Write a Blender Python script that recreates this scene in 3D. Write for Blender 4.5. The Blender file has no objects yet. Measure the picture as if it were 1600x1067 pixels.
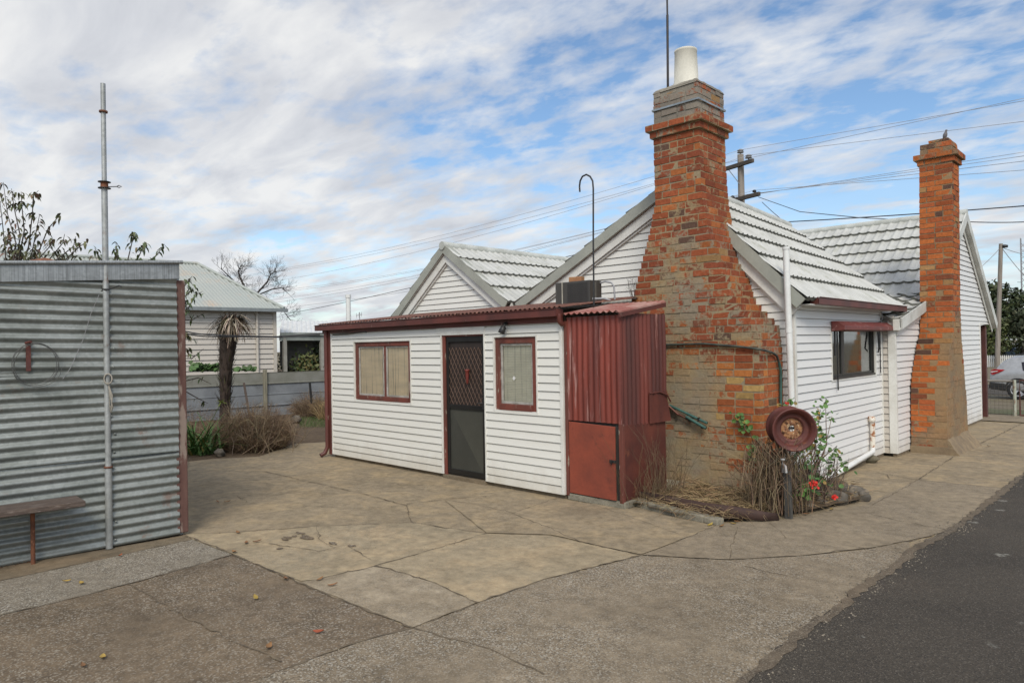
import bpy, math, random
import numpy as np
from mathutils import Vector, Matrix, noise as mnoise
R_ = random.Random(7)
rad = math.radians
scene = bpy.context.scene
C = scene.collection

# ------------------------------------------------------------------ camera
F_PX = 1085.0; TH = rad(44.1); CZ = 1.75
ROLL = math.atan(0.0176); PITCH = math.atan((540.3-533.5)/F_PX)
_f = np.array([-math.sin(TH)*math.cos(PITCH), math.cos(TH)*math.cos(PITCH), math.sin(PITCH)])
_r = np.array([math.cos(TH), math.sin(TH), 0.0]); _u = np.cross(_r, _f)
CR = _r*math.cos(ROLL) - _u*math.sin(ROLL); CU = _u*math.cos(ROLL) + _r*math.sin(ROLL); CF = _f
cam = bpy.data.cameras.new('camera'); camo = bpy.data.objects.new('camera', cam); C.objects.link(camo)
cam.sensor_width = 36.0; cam.sensor_fit = 'HORIZONTAL'; cam.lens = F_PX/1600*36
cam.clip_start = 0.05; cam.clip_end = 4000
M = Matrix(((CR[0], CU[0], -CF[0], 0), (CR[1], CU[1], -CF[1], 0), (CR[2], CU[2], -CF[2], CZ), (0, 0, 0, 1)))
camo.matrix_world = M
scene.camera = camo

# ------------------------------------------------------------------ world, sun, exposure
SUN_EL, SUN_AZ = rad(44), rad(136)      # azimuth clockwise from +Y: high, behind the camera
EXPOSURE = 0.0
SKY_STR = 0.1
scene.view_settings.view_transform = 'Standard'; scene.view_settings.look = 'None'
scene.view_settings.exposure = EXPOSURE; scene.view_settings.gamma = 1.0
scene.view_settings.use_curve_mapping = False
w = bpy.data.worlds.new('World'); scene.world = w; w.use_nodes = True
nt = w.node_tree; nt.nodes.clear()
def N(t, kind, **kw):
    n = t.nodes.new(kind)
    for k, v in kw.items():
        if k == 'inp':
            for a, b in v.items(): n.inputs[a].default_value = b
        else: setattr(n, k, v)
    return n
def mathn(t, op, a, b=None, c=None, clamp=False):
    n = t.nodes.new('ShaderNodeMath'); n.operation = op; n.use_clamp = clamp
    for i, v in enumerate((a, b, c)):
        if v is None: continue
        if hasattr(v, 'is_output') or hasattr(v, 'links'): t.links.new(v, n.inputs[i])
        else: n.inputs[i].default_value = v
    return n.outputs[0]
def ramp(t, fac, stops, interp='LINEAR'):
    n = t.nodes.new('ShaderNodeValToRGB'); n.color_ramp.interpolation = interp
    el = n.color_ramp.elements
    while len(el) < len(stops): el.new(0.5)
    for e, (p, c) in zip(el, stops):
        e.position = p
        e.color = (c, c, c, 1) if isinstance(c, (int, float)) else (*c[:3], 1)
    t.links.new(fac, n.inputs[0]); return n.outputs[0]
def mixc(t, fac, a, b, mode='MIX'):
    n = t.nodes.new('ShaderNodeMix'); n.data_type = 'RGBA'; n.blend_type = mode
    for i, v in ((0, fac), (6, a), (7, b)):
        if hasattr(v, 'links'): t.links.new(v, n.inputs[i])
        elif i == 0: n.inputs[0].default_value = v
        else: n.inputs[i].default_value = (*v[:3], 1)
    return n.outputs[2]
def noise(t, vec, scale, detail=4, rough=0.55, dist=0.0):
    n = t.nodes.new('ShaderNodeTexNoise'); n.inputs['Scale'].default_value = scale
    n.inputs['Detail'].default_value = detail; n.inputs['Roughness'].default_value = rough
    n.inputs['Distortion'].default_value = dist
    if vec is not None: t.links.new(vec, n.inputs['Vector'])
    return n.outputs['Fac']
def vmap(t, vec, scale=(1, 1, 1), loc=(0, 0, 0), rot=(0, 0, 0)):
    n = t.nodes.new('ShaderNodeMapping'); n.inputs['Scale'].default_value = scale
    n.inputs['Location'].default_value = loc; n.inputs['Rotation'].default_value = rot
    t.links.new(vec, n.inputs[0]); return n.outputs[0]

tc = N(nt, 'ShaderNodeTexCoord'); gen = tc.outputs['Generated']
sky = N(nt, 'ShaderNodeTexSky', sky_type='NISHITA', sun_disc=False, sun_elevation=SUN_EL, sun_rotation=SUN_AZ,
        air_density=1.0, dust_density=0.6, ozone_density=2.0)
sep = N(nt, 'ShaderNodeSeparateXYZ'); nt.links.new(gen, sep.inputs[0])
zz = mathn(nt, 'MAXIMUM', sep.outputs[2], 0.0)
zd = mathn(nt, 'ADD', zz, 0.16)
cmb = N(nt, 'ShaderNodeCombineXYZ')
nt.links.new(mathn(nt, 'DIVIDE', sep.outputs[0], zd), cmb.inputs[0])
nt.links.new(mathn(nt, 'DIVIDE', sep.outputs[1], zd), cmb.inputs[1])
cvec = cmb.outputs[0]
# cloud streaks run roughly across the view; stretch a little along them
cm = vmap(nt, cvec, scale=(1.0, 1.55, 1.0), rot=(0, 0, rad(-18)), loc=(0.7, 2.3, 0))
n1 = noise(nt, cm, 1.15, 9, 0.58, 0.25)
n2 = noise(nt, vmap(nt, cvec, scale=(1.2, 1.7, 1), loc=(4, 1, 3), rot=(0, 0, rad(-18))), 5.6, 7, 0.55, 0.15)
dens = mathn(nt, 'ADD', mathn(nt, 'MULTIPLY', n1, 0.55), mathn(nt, 'MULTIPLY', n2, 0.45))
def dirbias(px, py, sharp):
    d = CF + CR*(px-800)/F_PX - CU*(py-533.5)/F_PX; d = d/np.linalg.norm(d)
    dp = N(nt, 'ShaderNodeVectorMath', operation='DOT_PRODUCT'); nt.links.new(gen, dp.inputs[0]); dp.inputs[1].default_value = tuple(d)
    a = mathn(nt, 'MAXIMUM', dp.outputs['Value'], 0.0)
    return mathn(nt, 'POWER', a, sharp)
bias = mathn(nt, 'MULTIPLY', dirbias(1180, 190, 14), -0.075)
bias = mathn(nt, 'ADD', bias, mathn(nt, 'MULTIPLY', dirbias(100, 150, 5), 0.13))
bias = mathn(nt, 'ADD', bias, mathn(nt, 'MULTIPLY', dirbias(950, 250, 60), -0.035))
bias = mathn(nt, 'ADD', bias, mathn(nt, 'MULTIPLY', dirbias(430, 375, 900), -0.14))
bias = mathn(nt, 'ADD', bias, mathn(nt, 'MULTIPLY', dirbias(1500, 300, 60), 0.06))
dens = mathn(nt, 'ADD', dens, bias)
cov = ramp(nt, dens, [(0.40, 0.0), (0.48, 0.50), (0.60, 0.96)])
ctex = noise(nt, vmap(nt, cvec, scale=(0.9, 1.9, 1), loc=(9, 5, 1), rot=(0, 0, rad(-18))), 2.0, 7, 0.55, 0.3)
ccol = ramp(nt, ctex, [(0.30, (0.55, 0.57, 0.62)), (0.47, (0.70, 0.715, 0.75)), (0.64, (0.88, 0.88, 0.875))])
# thin cloud glows brighter round the veiled sun behind the camera
sdir = np.array([math.sin(SUN_AZ)*math.cos(SUN_EL), math.cos(SUN_AZ)*math.cos(SUN_EL), math.sin(SUN_EL)])
dps = N(nt, 'ShaderNodeVectorMath', operation='DOT_PRODUCT'); nt.links.new(gen, dps.inputs[0]); dps.inputs[1].default_value = tuple(sdir)
glow = mathn(nt, 'POWER', mathn(nt, 'MAXIMUM', dps.outputs['Value'], 0.0), 4.0)
gl = mathn(nt, 'ADD', mathn(nt, 'MULTIPLY', glow, 1.3), 1.0)
vs = N(nt, 'ShaderNodeVectorMath', operation='SCALE'); nt.links.new(ccol, vs.inputs[0]); nt.links.new(gl, vs.inputs['Scale'])
sk = N(nt, 'ShaderNodeVectorMath', operation='MULTIPLY'); nt.links.new(sky.outputs[0], sk.inputs[0]); sk.inputs[1].default_value = (SKY_STR*1.38, SKY_STR*1.52, SKY_STR*1.58)
# low horizon haze turns to pale cloud
hz = ramp(nt, zz, [(0.0, 0.75), (0.10, 0.25), (0.25, 0.0)])
covh = mathn(nt, 'MAXIMUM', cov, hz)
fin = mixc(nt, covh, sk.outputs[0], vs.outputs[0])
bg = N(nt, 'ShaderNodeBackground'); nt.links.new(fin, bg.inputs[0]); bg.inputs[1].default_value = 1.0
wo = N(nt, 'ShaderNodeOutputWorld'); nt.links.new(bg.outputs[0], wo.inputs[0])

sun = bpy.data.lights.new('sun', 'SUN'); sun.energy = 2.5; sun.angle = rad(22); sun.color = (1.0, 0.93, 0.81)
suno = bpy.data.objects.new('sun', sun); C.objects.link(suno)
suno.rotation_euler = Vector(tuple(-sdir)).to_track_quat('-Z', 'Y').to_euler()
suno.location = (0, 0, 30)

# ------------------------------------------------------------------ helpers: pixel rays (photo pixels, 1600x1067)
def ray(px, py): return CF + CR*(px-800)/F_PX - CU*(py-533.5)/F_PX
CAM = np.array([0, 0, CZ])
def gz(px, py, z=0.0): d = ray(px, py); return CAM + d*((z-CZ)/d[2])
def gx(px, py, X): d = ray(px, py); return CAM + d*(X/d[0])
def gy(px, py, Y): d = ray(px, py); return CAM + d*(Y/d[1])
def pd(px, py, dep): d = ray(px, py); return CAM + d*dep
def gp(px, py, P, n): d = ray(px, py); n = np.array(n, float); return CAM + d*(np.dot(np.array(P)-CAM, n)/np.dot(d, n))
def V(*a): return np.array(a, float)
def unit(v): v = np.array(v, float); return v/np.linalg.norm(v)

# ------------------------------------------------------------------ helpers: meshes and objects
class MB:
    def __init__(s): s.v = []; s.f = []; s.m = []; s.c = []; s.sm = []
    def face(s, pts, m=0, c=None, smooth=False):
        i = len(s.v); s.v.extend([tuple(p) for p in pts]); s.f.append(tuple(range(i, i+len(pts)))); s.m.append(m); s.c.append(c); s.sm.append(smooth)
    def idx(s, pts, faces, m=0, c=None, smooth=True):
        i = len(s.v); s.v.extend([tuple(p) for p in pts])
        for f in faces: s.f.append(tuple(i+k for k in f)); s.m.append(m); s.c.append(c); s.sm.append(smooth)
    def obox(s, c, ax, h, m=0, col=None):
        c = np.array(c, float); a = [np.array(ax[k], float)*h[k] for k in range(3)]
        p = [c + sx*a[0] + sy*a[1] + sz*a[2] for sz in (-1, 1) for sy in (-1, 1) for sx in (-1, 1)]
        fs = [(0, 2, 3, 1), (4, 5, 7, 6), (0, 1, 5, 4), (2, 6, 7, 3), (0, 4, 6, 2), (1, 3, 7, 5)]
        s.idx(p, fs, m, col, False)
    def box(s, x0, x1, y0, y1, z0, z1, m=0, col=None):
        s.obox(((x0+x1)/2, (y0+y1)/2, (z0+z1)/2), np.eye(3), (abs(x1-x0)/2, abs(y1-y0)/2, abs(z1-z0)/2), m, col)
    def beam(s, a, b, wd, ht, up=(0, 0, 1), m=0, col=None):
        a = np.array(a, float); b = np.array(b, float); d = unit(b-a); side = unit(np.cross(d, up)); u = np.cross(side, d)
        s.obox((a+b)/2, (d, side, u), (np.linalg.norm(b-a)/2, wd/2, ht/2), m, col)
    def prism(s, poly, vec, m=0, col=None):
        p = [np.array(q, float) for q in poly]; q = [k+np.array(vec, float) for k in p]; n = len(p)
        s.idx(p+q, [tuple(range(n)), tuple(range(2*n-1, n-1, -1))] + [(i, i+n, (i+1) % n+n, (i+1) % n) for i in range(n)], m, col, False)
    def tube(s, pts, r, seg=8, m=0, col=None, caps=True, smooth=True):
        pts = [np.array(p, float) for p in pts]; n = len(pts)
        rr = [r]*n if isinstance(r, (int, float)) else list(r)
        P = []; prev = None
        for i in range(n):
            d = pts[min(i+1, n-1)]-pts[max(i-1, 0)]; d = unit(d) if np.linalg.norm(d) > 1e-9 else V(0, 0, 1)
            if prev is None:
                a = np.cross(d, V(0, 0, 1));
                if np.linalg.norm(a) < 1e-3: a = np.cross(d, V(1, 0, 0))
            else: a = prev - d*np.dot(prev, d)
            a = unit(a); prev = a; b = np.cross(d, a)
            for k in range(seg):
                t = 2*math.pi*k/seg; P.append(pts[i]+rr[i]*(a*math.cos(t)+b*math.sin(t)))
        fs = [(i*seg+k, i*seg+(k+1) % seg, (i+1)*seg+(k+1) % seg, (i+1)*seg+k) for i in range(n-1) for k in range(seg)]
        s.idx(P, fs, m, col, smooth)
        if caps and seg > 2:
            s.face([P[k] for k in range(seg)][::-1], m, col); s.face([P[(n-1)*seg+k] for k in range(seg)], m, col)
    def lathe(s, prof, o, ax=(0, 0, 1), seg=24, m=0, col=None, ref=None, smooth=True):
        ax = unit(ax); a = np.cross(ax, V(0, 0, 1)) if ref is None else np.array(ref, float)
        if np.linalg.norm(a) < 1e-3: a = V(1, 0, 0)
        a = unit(a); b = np.cross(ax, a); o = np.array(o, float); P = []
        for (r, h) in prof:
            for k in range(seg):
                t = 2*math.pi*k/seg; P.append(o+ax*h+r*(a*math.cos(t)+b*math.sin(t)))
        fs = [(i*seg+k, i*seg+(k+1) % seg, (i+1)*seg+(k+1) % seg, (i+1)*seg+k) for i in range(len(prof)-1) for k in range(seg)]
        s.idx(P, fs, m, col, smooth)
    def blob(s, c, r, sub=2, amp=0.2, freq=2.0, seed=0, m=0, col=None, flat=1.0):
        # lumpy closed stone shape from a lat-long grid
        nu, nv = 6*sub, 4*sub; P = []
        for j in range(nv+1):
            ph = math.pi*j/nv
            for i in range(nu):
                t = 2*math.pi*i/nu; d = V(math.sin(ph)*math.cos(t), math.sin(ph)*math.sin(t), math.cos(ph))
                k = 1+amp*mnoise.noise(Vector(tuple(d*freq+seed*7.3))); q = d*k*np.array(r)
                P.append(np.array(c)+q)
        fs = [(j*nu+i, (j+1)*nu+i, (j+1)*nu+(i+1) % nu, j*nu+(i+1) % nu) for j in range(nv) for i in range(nu)]
        s.idx(P, fs, m, col, True)
    def build(s, name, mats, parent=None, bevel=0, loc=None):
        me = bpy.data.meshes.new(name)
        vs = s.v
        if loc is not None: vs = [(a-loc[0], b-loc[1], c-loc[2]) for a, b, c in vs]
        me.from_pydata(vs, [], s.f)
        if not isinstance(mats, (list, tuple)): mats = [mats]
        for mt in mats: me.materials.append(mt)
        me.polygons.foreach_set('material_index', s.m); me.polygons.foreach_set('use_smooth', s.sm)
        if any(c is not None for c in s.c):
            at = me.color_attributes.new('Col', 'FLOAT_COLOR', 'CORNER')
            buf = []
            for f, c in zip(s.f, s.c):
                cc = (0.5, 0.5, 0.5, 0) if c is None else (tuple(c)+(0,) if len(c) == 3 else tuple(c))
                buf.extend(cc*len(f))
            at.data.foreach_set('color', buf)
        me.validate(); me.update()
        o = bpy.data.objects.new(name, me); C.objects.link(o)
        if loc is not None: o.location = loc
        if parent is not None:
            o.parent = parent
            if loc is None: o.matrix_parent_inverse = Matrix.Translation(-WL(parent))
        if bevel:
            b = o.modifiers.new('bevel', 'BEVEL'); b.width = bevel; b.segments = 2; b.limit_method = 'ANGLE'; b.angle_limit = rad(40)
        return o
def WL(o):
    v = Vector(o.location)
    return v if o.parent is None else v   # parts are built at the world origin
def tag(o, label=None, cat=None, group=None, kind=None):
    if label: o['label'] = label
    if cat: o['category'] = cat
    if group: o['group'] = group
    if kind: o['kind'] = kind
    return o
def thing(name, label, cat, loc=(0, 0, 0), group=None):
    o = bpy.data.objects.new(name, None); C.objects.link(o); o.location = tuple(loc); o.empty_display_size = 0.1
    return tag(o, label, cat, group)
def struct(o): o['kind'] = 'structure'; return o
def part(mb, name, mats, parent, bevel=0, label=None):
    o = mb.build(name, mats, parent, bevel)
    if label: o['label'] = label
    return o
def copy_tree(o, parent=None):
    c = o.copy(); C.objects.link(c)
    if parent is not None: c.parent = parent; c.matrix_parent_inverse = o.matrix_parent_inverse
    for ch in list(o.children): copy_tree(ch, c)
    return c

# ------------------------------------------------------------------ materials
def mat(name): 
    m = bpy.data.materials.new(name); m.use_nodes = True; t = m.node_tree
    return m, t, t.nodes['Principled BSDF']
def objco(t): return N(t, 'ShaderNodeTexCoord').outputs['Object']
def bump(t, b, h, strength=0.3, dist=0.01):
    n = N(t, 'ShaderNodeBump'); n.inputs['Strength'].default_value = strength; n.inputs['Distance'].default_value = dist
    t.links.new(h, n.inputs['Height']); t.links.new(n.outputs[0], b.inputs['Normal'])
def weathered(name, c1, c2, rough=0.6, metal=0.0, scale=3.0, thr=(0.4, 0.65), c3=None, scale3=8.0, thr3=(0.58, 0.64), stretch=(1, 1, 1), bmp=0.15, fine=40, spec=0.5, detail=6, stretch3=None):
    m, t, b = mat(name); co = objco(t); v = vmap(t, co, scale=stretch)
    f = ramp(t, noise(t, v, scale, detail, 0.6), [(thr[0], 0.0), (thr[1], 1.0)])
    col = mixc(t, f, c1, c2)
    fn = noise(t, co, fine, 3, 0.6)
    col = mixc(t, 0.35, col, mixc(t, fn, (0.55, 0.55, 0.55), (1.4, 1.4, 1.4)), 'MULTIPLY')
    if c3 is not None:
        v3 = vmap(t, co, scale=stretch3 or stretch, loc=(3, 7, 1))
        g = ramp(t, noise(t, v3, scale3, 6, 0.65), [(thr3[0], 0.0), (thr3[1], 1.0)])
        col = mixc(t, g, col, c3)
    t.links.new(col, b.inputs['Base Color'])
    b.inputs['Roughness'].default_value = rough; b.inputs['Metallic'].default_value = metal
    b.inputs['Specular IOR Level'].default_value = spec
    if bmp: bump(t, b, fn, bmp, 0.004)
    return m
def plain(name, c, rough=0.5, metal=0.0, spec=0.5):
    return weathered(name, c, tuple(k*0.8 for k in c), rough, metal, 6.0, bmp=0.05, spec=spec)
def attr_mat(name, rough=0.7, bmp=0.0, var=0.3, fine=30, translucent=0.0):
    m, t, b = mat(name); a = N(t, 'ShaderNodeVertexColor', layer_name='Col'); co = objco(t)
    fn = noise(t, co, fine, 3, 0.6)
    col = mixc(t, var, a.outputs[0], mixc(t, fn, (0.4, 0.4, 0.4), (1.6, 1.6, 1.6)), 'MULTIPLY')
    t.links.new(col, b.inputs['Base Color']); b.inputs['Roughness'].default_value = rough
    b.inputs['Specular IOR Level'].default_value = 0.3
    if bmp: bump(t, b, fn, bmp, 0.004)
    return m
def siding(name, base, dirt, gloss=0.45, amount=0.5):
    # vinyl weatherboard: off-white with faint streaks, grime specks
    m, t, b = mat(name); co = objco(t)
    st = noise(t, vmap(t, co, scale=(0.9, 0.9, 6.0)), 1.6, 5, 0.6)
    f = ramp(t, st, [(0.45, 0.0), (0.9, amount*0.7)])
    col = mixc(t, f, base, dirt)
    sp = ramp(t, noise(t, vmap(t, co, scale=(1, 1, 2.2)), 5.5, 7, 0.7), [(0.66, 0.0), (0.76, 0.55)])
    col = mixc(t, sp, col, tuple(k*0.62 for k in dirt))
    sz = N(t, 'ShaderNodeSeparateXYZ'); t.links.new(co, sz.inputs[0])
    hgt = mathn(t, 'ADD', sz.outputs[2], mathn(t, 'MULTIPLY', noise(t, vmap(t, co, scale=(1, 1, .6)), 3.5, 7, .7), -0.55))
    col = mixc(t, ramp(t, hgt, [(-0.22, 0.42), (0.02, 0.0)]) if False else mathn(t, 'MULTIPLY', mathn(t, 'SUBTRACT', 0.02, hgt, None, True), 1.6, None, True), col, (0.38, 0.32, 0.23))
    fn = noise(t, co, 3.0, 2, 0.5)
    t.links.new(col, b.inputs['Base Color']); b.inputs['Roughness'].default_value = gloss
    bump(t, b, fn, 0.12, 0.02)
    return m
def concrete(name, c1, c2, speck=0.3, stain=0.4, vs=75.0, light=(0.5, 0.47, 0.42), dark=(0.05, 0.045, 0.04), tint=None, rough=0.85, cscale=0.8):
    m, t, b = mat(name); co = objco(t)
    ds = lambda c: tuple((v*.88+.12*(.3*c[0]+.59*c[1]+.11*c[2]))*k for v, k in zip(c, (1.10, 1.06, .99)))
    c1, c2 = ds(c1), ds(c2); tint = ds(tint) if tint is not None else None
    big = noise(t, co, cscale, 6, 0.62, 0.4)
    col = mixc(t, ramp(t, big, [(0.35, 0.0), (0.65, 1.0)]), c1, c2)
    if tint is not None:
        k = ramp(t, noise(t, vmap(t, co, loc=(5, 2, 0)), 2.3, 7, 0.68, 0.5), [(0.47, 0.0), (0.62, 0.8)])
        col = mixc(t, k, col, tint)
    s1 = ramp(t, noise(t, vmap(t, co, loc=(2, 9, 4)), 1.7, 8, 0.66, 0.6), [(0.5, 0.0), (0.72, stain)])
    col = mixc(t, s1, col, tuple(k*0.42 for k in c1))
    s2 = ramp(t, noise(t, co, 9.0, 6, 0.7), [(0.35, 0.72), (0.7, 1.18)])
    col = mixc(t, 1.0, col, s2, 'MULTIPLY')
    vo = N(t, 'ShaderNodeTexVoronoi', feature='F1'); vo.inputs['Scale'].default_value = vs*1.65; t.links.new(co, vo.inputs['Vector'])
    sep_ = N(t, 'ShaderNodeSeparateColor'); t.links.new(vo.outputs['Color'], sep_.inputs[0])
    area = ramp(t, noise(t, vmap(t, co, loc=(8, 1, 2)), 1.4, 5, 0.6), [(0.36, 0.25), (0.62, 1.0)])
    lf = mathn(t, 'MULTIPLY', mathn(t, 'MULTIPLY', ramp(t, sep_.outputs[0], [(0.72, 0.0), (0.86, 1.0)]), speck), area)
    df = mathn(t, 'MULTIPLY', mathn(t, 'MULTIPLY', ramp(t, sep_.outputs[1], [(0.70, 0.0), (0.85, 1.0)]), speck), area)
    col = mixc(t, df, col, dark); col = mixc(t, lf, col, light)
    v2 = N(t, 'ShaderNodeTexVoronoi', feature='F1'); v2.inputs['Scale'].default_value = 21; t.links.new(co, v2.inputs['Vector'])
    spo = ramp(t, v2.outputs['Distance'], [(0.06, 0.8), (0.11, 0.0)])
    col = mixc(t, mathn(t, 'MULTIPLY', spo, mathn(t, 'MULTIPLY', area, speck)), col, light)
    t.links.new(col, b.inputs['Base Color']); b.inputs['Roughness'].default_value = rough
    b.inputs['Specular IOR Level'].default_value = 0.25
    h = mathn(t, 'ADD', mathn(t, 'MULTIPLY', vo.outputs['Distance'], speck*0.6), mathn(t, 'ADD', noise(t, co, 35, 4, 0.7), mathn(t, 'MULTIPLY', big, 2.0)))
    bump(t, b, h, 0.45, 0.008)
    return m
def brickmat(name, smear_col, smear2):
    m, t, b = mat(name); a = N(t, 'ShaderNodeVertexColor', layer_name='Col'); co = objco(t)
    fn = noise(t, co, 24, 5, 0.65); f2 = noise(t, co, 8.0, 7, 0.68, 0.4)
    col = mixc(t, 0.75, a.outputs[0], mixc(t, fn, (0.35, 0.35, 0.35), (1.65, 1.6, 1.55)), 'MULTIPLY')
    soot = ramp(t, noise(t, vmap(t, co, loc=(1, 4, 2)), 3.1, 6, 0.7), [(0.58, 0.0), (0.78, 0.4)])
    col = mixc(t, soot, col, (0.07, 0.05, 0.04))
    sc = mixc(t, ramp(t, noise(t, co, 1.6, 4, 0.6), [(0.42, 0.0), (0.58, 1.0)]), smear_col, smear2)
    sc = mixc(t, 0.7, sc, mixc(t, fn, (0.55, 0.55, 0.55), (1.4, 1.4, 1.4)), 'MULTIPLY')
    lim = mathn(t, 'ADD', mathn(t, 'MULTIPLY', f2, 0.75), mathn(t, 'MULTIPLY', fn, 0.25))
    k = ramp(t, mathn(t, 'ADD', lim, mathn(t, 'MULTIPLY', a.outputs[1], 0.5)), [(0.60, 0.0), (0.69, 0.92)])
    col = mixc(t, k, col, sc)
    t.links.new(col, b.inputs['Base Color']); b.inputs['Roughness'].default_value = 0.9; b.inputs['Specular IOR Level'].default_value = 0.2
    bump(t, b, mathn(t, 'ADD', fn, f2), 0.5, 0.012)
    return m
def glassmat(name, tint=(0.8, 0.85, 0.85), gl=0.25):
    m = bpy.data.materials.new(name); m.use_nodes = True; t = m.node_tree; t.nodes.clear()
    tr = N(t, 'ShaderNodeBsdfTransparent'); tr.inputs[0].default_value = (*tint, 1)
    g = N(t, 'ShaderNodeBsdfGlossy'); g.inputs['Roughness'].default_value = 0.06; g.inputs[0].default_value = (0.9, 0.93, 0.95, 1)
    fr = N(t, 'ShaderNodeFresnel'); fr.inputs[0].default_value = 1.5
    mx = N(t, 'ShaderNodeMixShader'); t.links.new(mathn(t, 'MULTIPLY', fr.outputs[0], gl*4), mx.inputs[0])
    t.links.new(tr.outputs[0], mx.inputs[1]); t.links.new(g.outputs[0], mx.inputs[2])
    o = N(t, 'ShaderNodeOutputMaterial'); t.links.new(mx.outputs[0], o.inputs[0]); return m
def galv(name, c1=(0.42, 0.45, 0.46), c2=(0.27, 0.30, 0.31), metal=0.75, rough=0.42, rust=0.0, streak=False):
    m, t, b = mat(name); co = objco(t)
    sp = N(t, 'ShaderNodeTexVoronoi', feature='F1'); sp.inputs['Scale'].default_value = 38; t.links.new(co, sp.inputs['Vector'])
    sx = N(t, 'ShaderNodeSeparateColor'); t.links.new(sp.outputs['Color'], sx.inputs[0])
    f = noise(t, vmap(t, co, scale=(1, 1, 3)), 2.2, 7, 0.65)
    col = mixc(t, ramp(t, f, [(0.35, 0), (0.65, 1)]), c1, c2)
    col = mixc(t, 0.25, col, mixc(t, sx.outputs[0], (0.6, 0.6, 0.6), (1.4, 1.4, 1.4)), 'MULTIPLY')
    if streak:
        s = noise(t, vmap(t, co, scale=(40, 40, 0.8)), 2.0, 4, 0.6)
        col = mixc(t, 0.8, col, ramp(t, s, [(0.3, 0.55), (0.7, 1.3)]), 'MULTIPLY')
    dk = ramp(t, noise(t, vmap(t, co, loc=(4, 4, 4)), 1.1, 6, 0.6), [(0.5, 0), (0.75, 0.5)])
    col = mixc(t, dk, col, (0.16, 0.17, 0.15))
    if rust:
        r = ramp(t, noise(t, vmap(t, co, loc=(9, 4, 4)), 2.6, 8, 0.7), [(0.60, 0), (0.68, rust)])
        col = mixc(t, r, col, (0.16, 0.06, 0.025))
    t.links.new(col, b.inputs['Base Color']); b.inputs['Metallic'].default_value = metal
    t.links.new(ramp(t, f, [(0.3, rough-0.08), (0.7, rough+0.15)]), b.inputs['Roughness'])
    return m

WHITE = siding('white_vinyl', (0.70, 0.69, 0.64), (0.57, 0.55, 0.47))
WHITE2 = siding('white_vinyl_side', (0.70, 0.69, 0.67), (0.60, 0.57, 0.53), amount=0.4)
TRIM = weathered('white_trim', (0.70, 0.69, 0.645), (0.60, 0.585, 0.53), 0.45, bmp=0.05)
CREAMTRIM = weathered('cream_bead', (0.72, 0.69, 0.60), (0.55, 0.50, 0.42), 0.5, bmp=0.05)
BARGE = weathered('grey_green_flashing', (0.34, 0.345, 0.295), (0.28, 0.285, 0.245), 0.45, bmp=0.05)
ROOFW = weathered('white_tile_paint', (0.50, 0.50, 0.47), (0.41, 0.41, 0.38), 0.5, 0, 2.5, c3=(0.27, 0.275, 0.20), scale3=4, thr3=(0.54, 0.80), bmp=0.1)
ROOFN = weathered('shaded_mossy_tile_nose', (0.13, 0.13, 0.11), (0.19, 0.19, 0.165), 0.8, 0, 9, c3=(0.07, 0.07, 0.05), scale3=14, bmp=0.2)  # shade of the row steps painted into the nose colour, with moss and grime
RIDGE = weathered('ridge_cap_paint', (0.50, 0.51, 0.475), (0.38, 0.39, 0.35), 0.5, bmp=0.05)
REDP = weathered('dark_red_paint', (0.130, 0.034, 0.025), (0.075, 0.023, 0.018), 0.5, 0, 2.5, c3=(0.24, 0.17, 0.13), scale3=13, thr3=(0.66, 0.70), stretch=(1, 1, 0.5), bmp=0.15)
REDPEEL = weathered('peeling_red_paint', (0.17, 0.045, 0.03), (0.10, 0.035, 0.025), 0.65, 0, 4, c3=(0.32, 0.26, 0.20), scale3=19, thr3=(0.62, 0.66), stretch=(1, 1, 0.22), bmp=0.3)
POSTPEEL = weathered('flaking_pink_timber', (0.135, 0.070, 0.055), (0.080, 0.034, 0.027), 0.8, 0, 5, c3=(0.22, 0.165, 0.135), scale3=11, thr3=(0.52, 0.58), stretch=(1, 1, 0.2), bmp=0.5)
REDTIN = weathered('red_painted_iron', (0.23, 0.042, 0.025), (0.095, 0.022, 0.016), 0.55, 0, 1.6, thr=(0.40, 0.66), c3=(0.42, 0.26, 0.23), scale3=5.5, thr3=(0.57, 0.70), stretch=(2.6, 2.6, 0.22), bmp=0.12)
REDDOOR = weathered('faded_red_board', (0.27, 0.058, 0.030), (0.18, 0.042, 0.025), 0.7, 0, 2.4, c3=(0.12, 0.03, 0.02), scale3=7, thr3=(0.6, 0.75), bmp=0.15)
REDDK = weathered('dark_red_sheet', (0.085, 0.024, 0.018), (0.15, 0.040, 0.025), 0.6, 0, 2.0, c3=(0.26, 0.09, 0.045), scale3=3, thr3=(0.62, 0.72), bmp=0.15)
PINKTIN = weathered('faded_pink_iron', (0.27, 0.095, 0.075), (0.40, 0.24, 0.20), 0.6, 0, 3, c3=(0.25, 0.07, 0.05), scale3=6, bmp=0.1)
RUST = weathered('rust', (0.20, 0.075, 0.035), (0.10, 0.040, 0.025), 0.85, 0, 7, c3=(0.33, 0.15, 0.08), scale3=18, thr3=(0.55, 0.65), bmp=0.4)
RUSTRED = weathered('rusted_red_steel', (0.115, 0.032, 0.024), (0.075, 0.024, 0.02), 0.6, 0.1, 7, c3=(0.20, 0.075, 0.04), scale3=20, thr3=(0.58, 0.68), bmp=0.25)
RUSTOR = weathered('flaky_orange_rust', (0.34, 0.17, 0.075), (0.12, 0.05, 0.03), 0.9, 0, 30, c3=(0.55, 0.40, 0.24), scale3=35, bmp=0.5)
ROOFRUST = weathered('rusted_roof_iron', (0.155, 0.060, 0.038), (0.085, 0.035, 0.025), 0.85, 0, 8, c3=(0.30, 0.15, 0.10), scale3=14, bmp=0.3)
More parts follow.
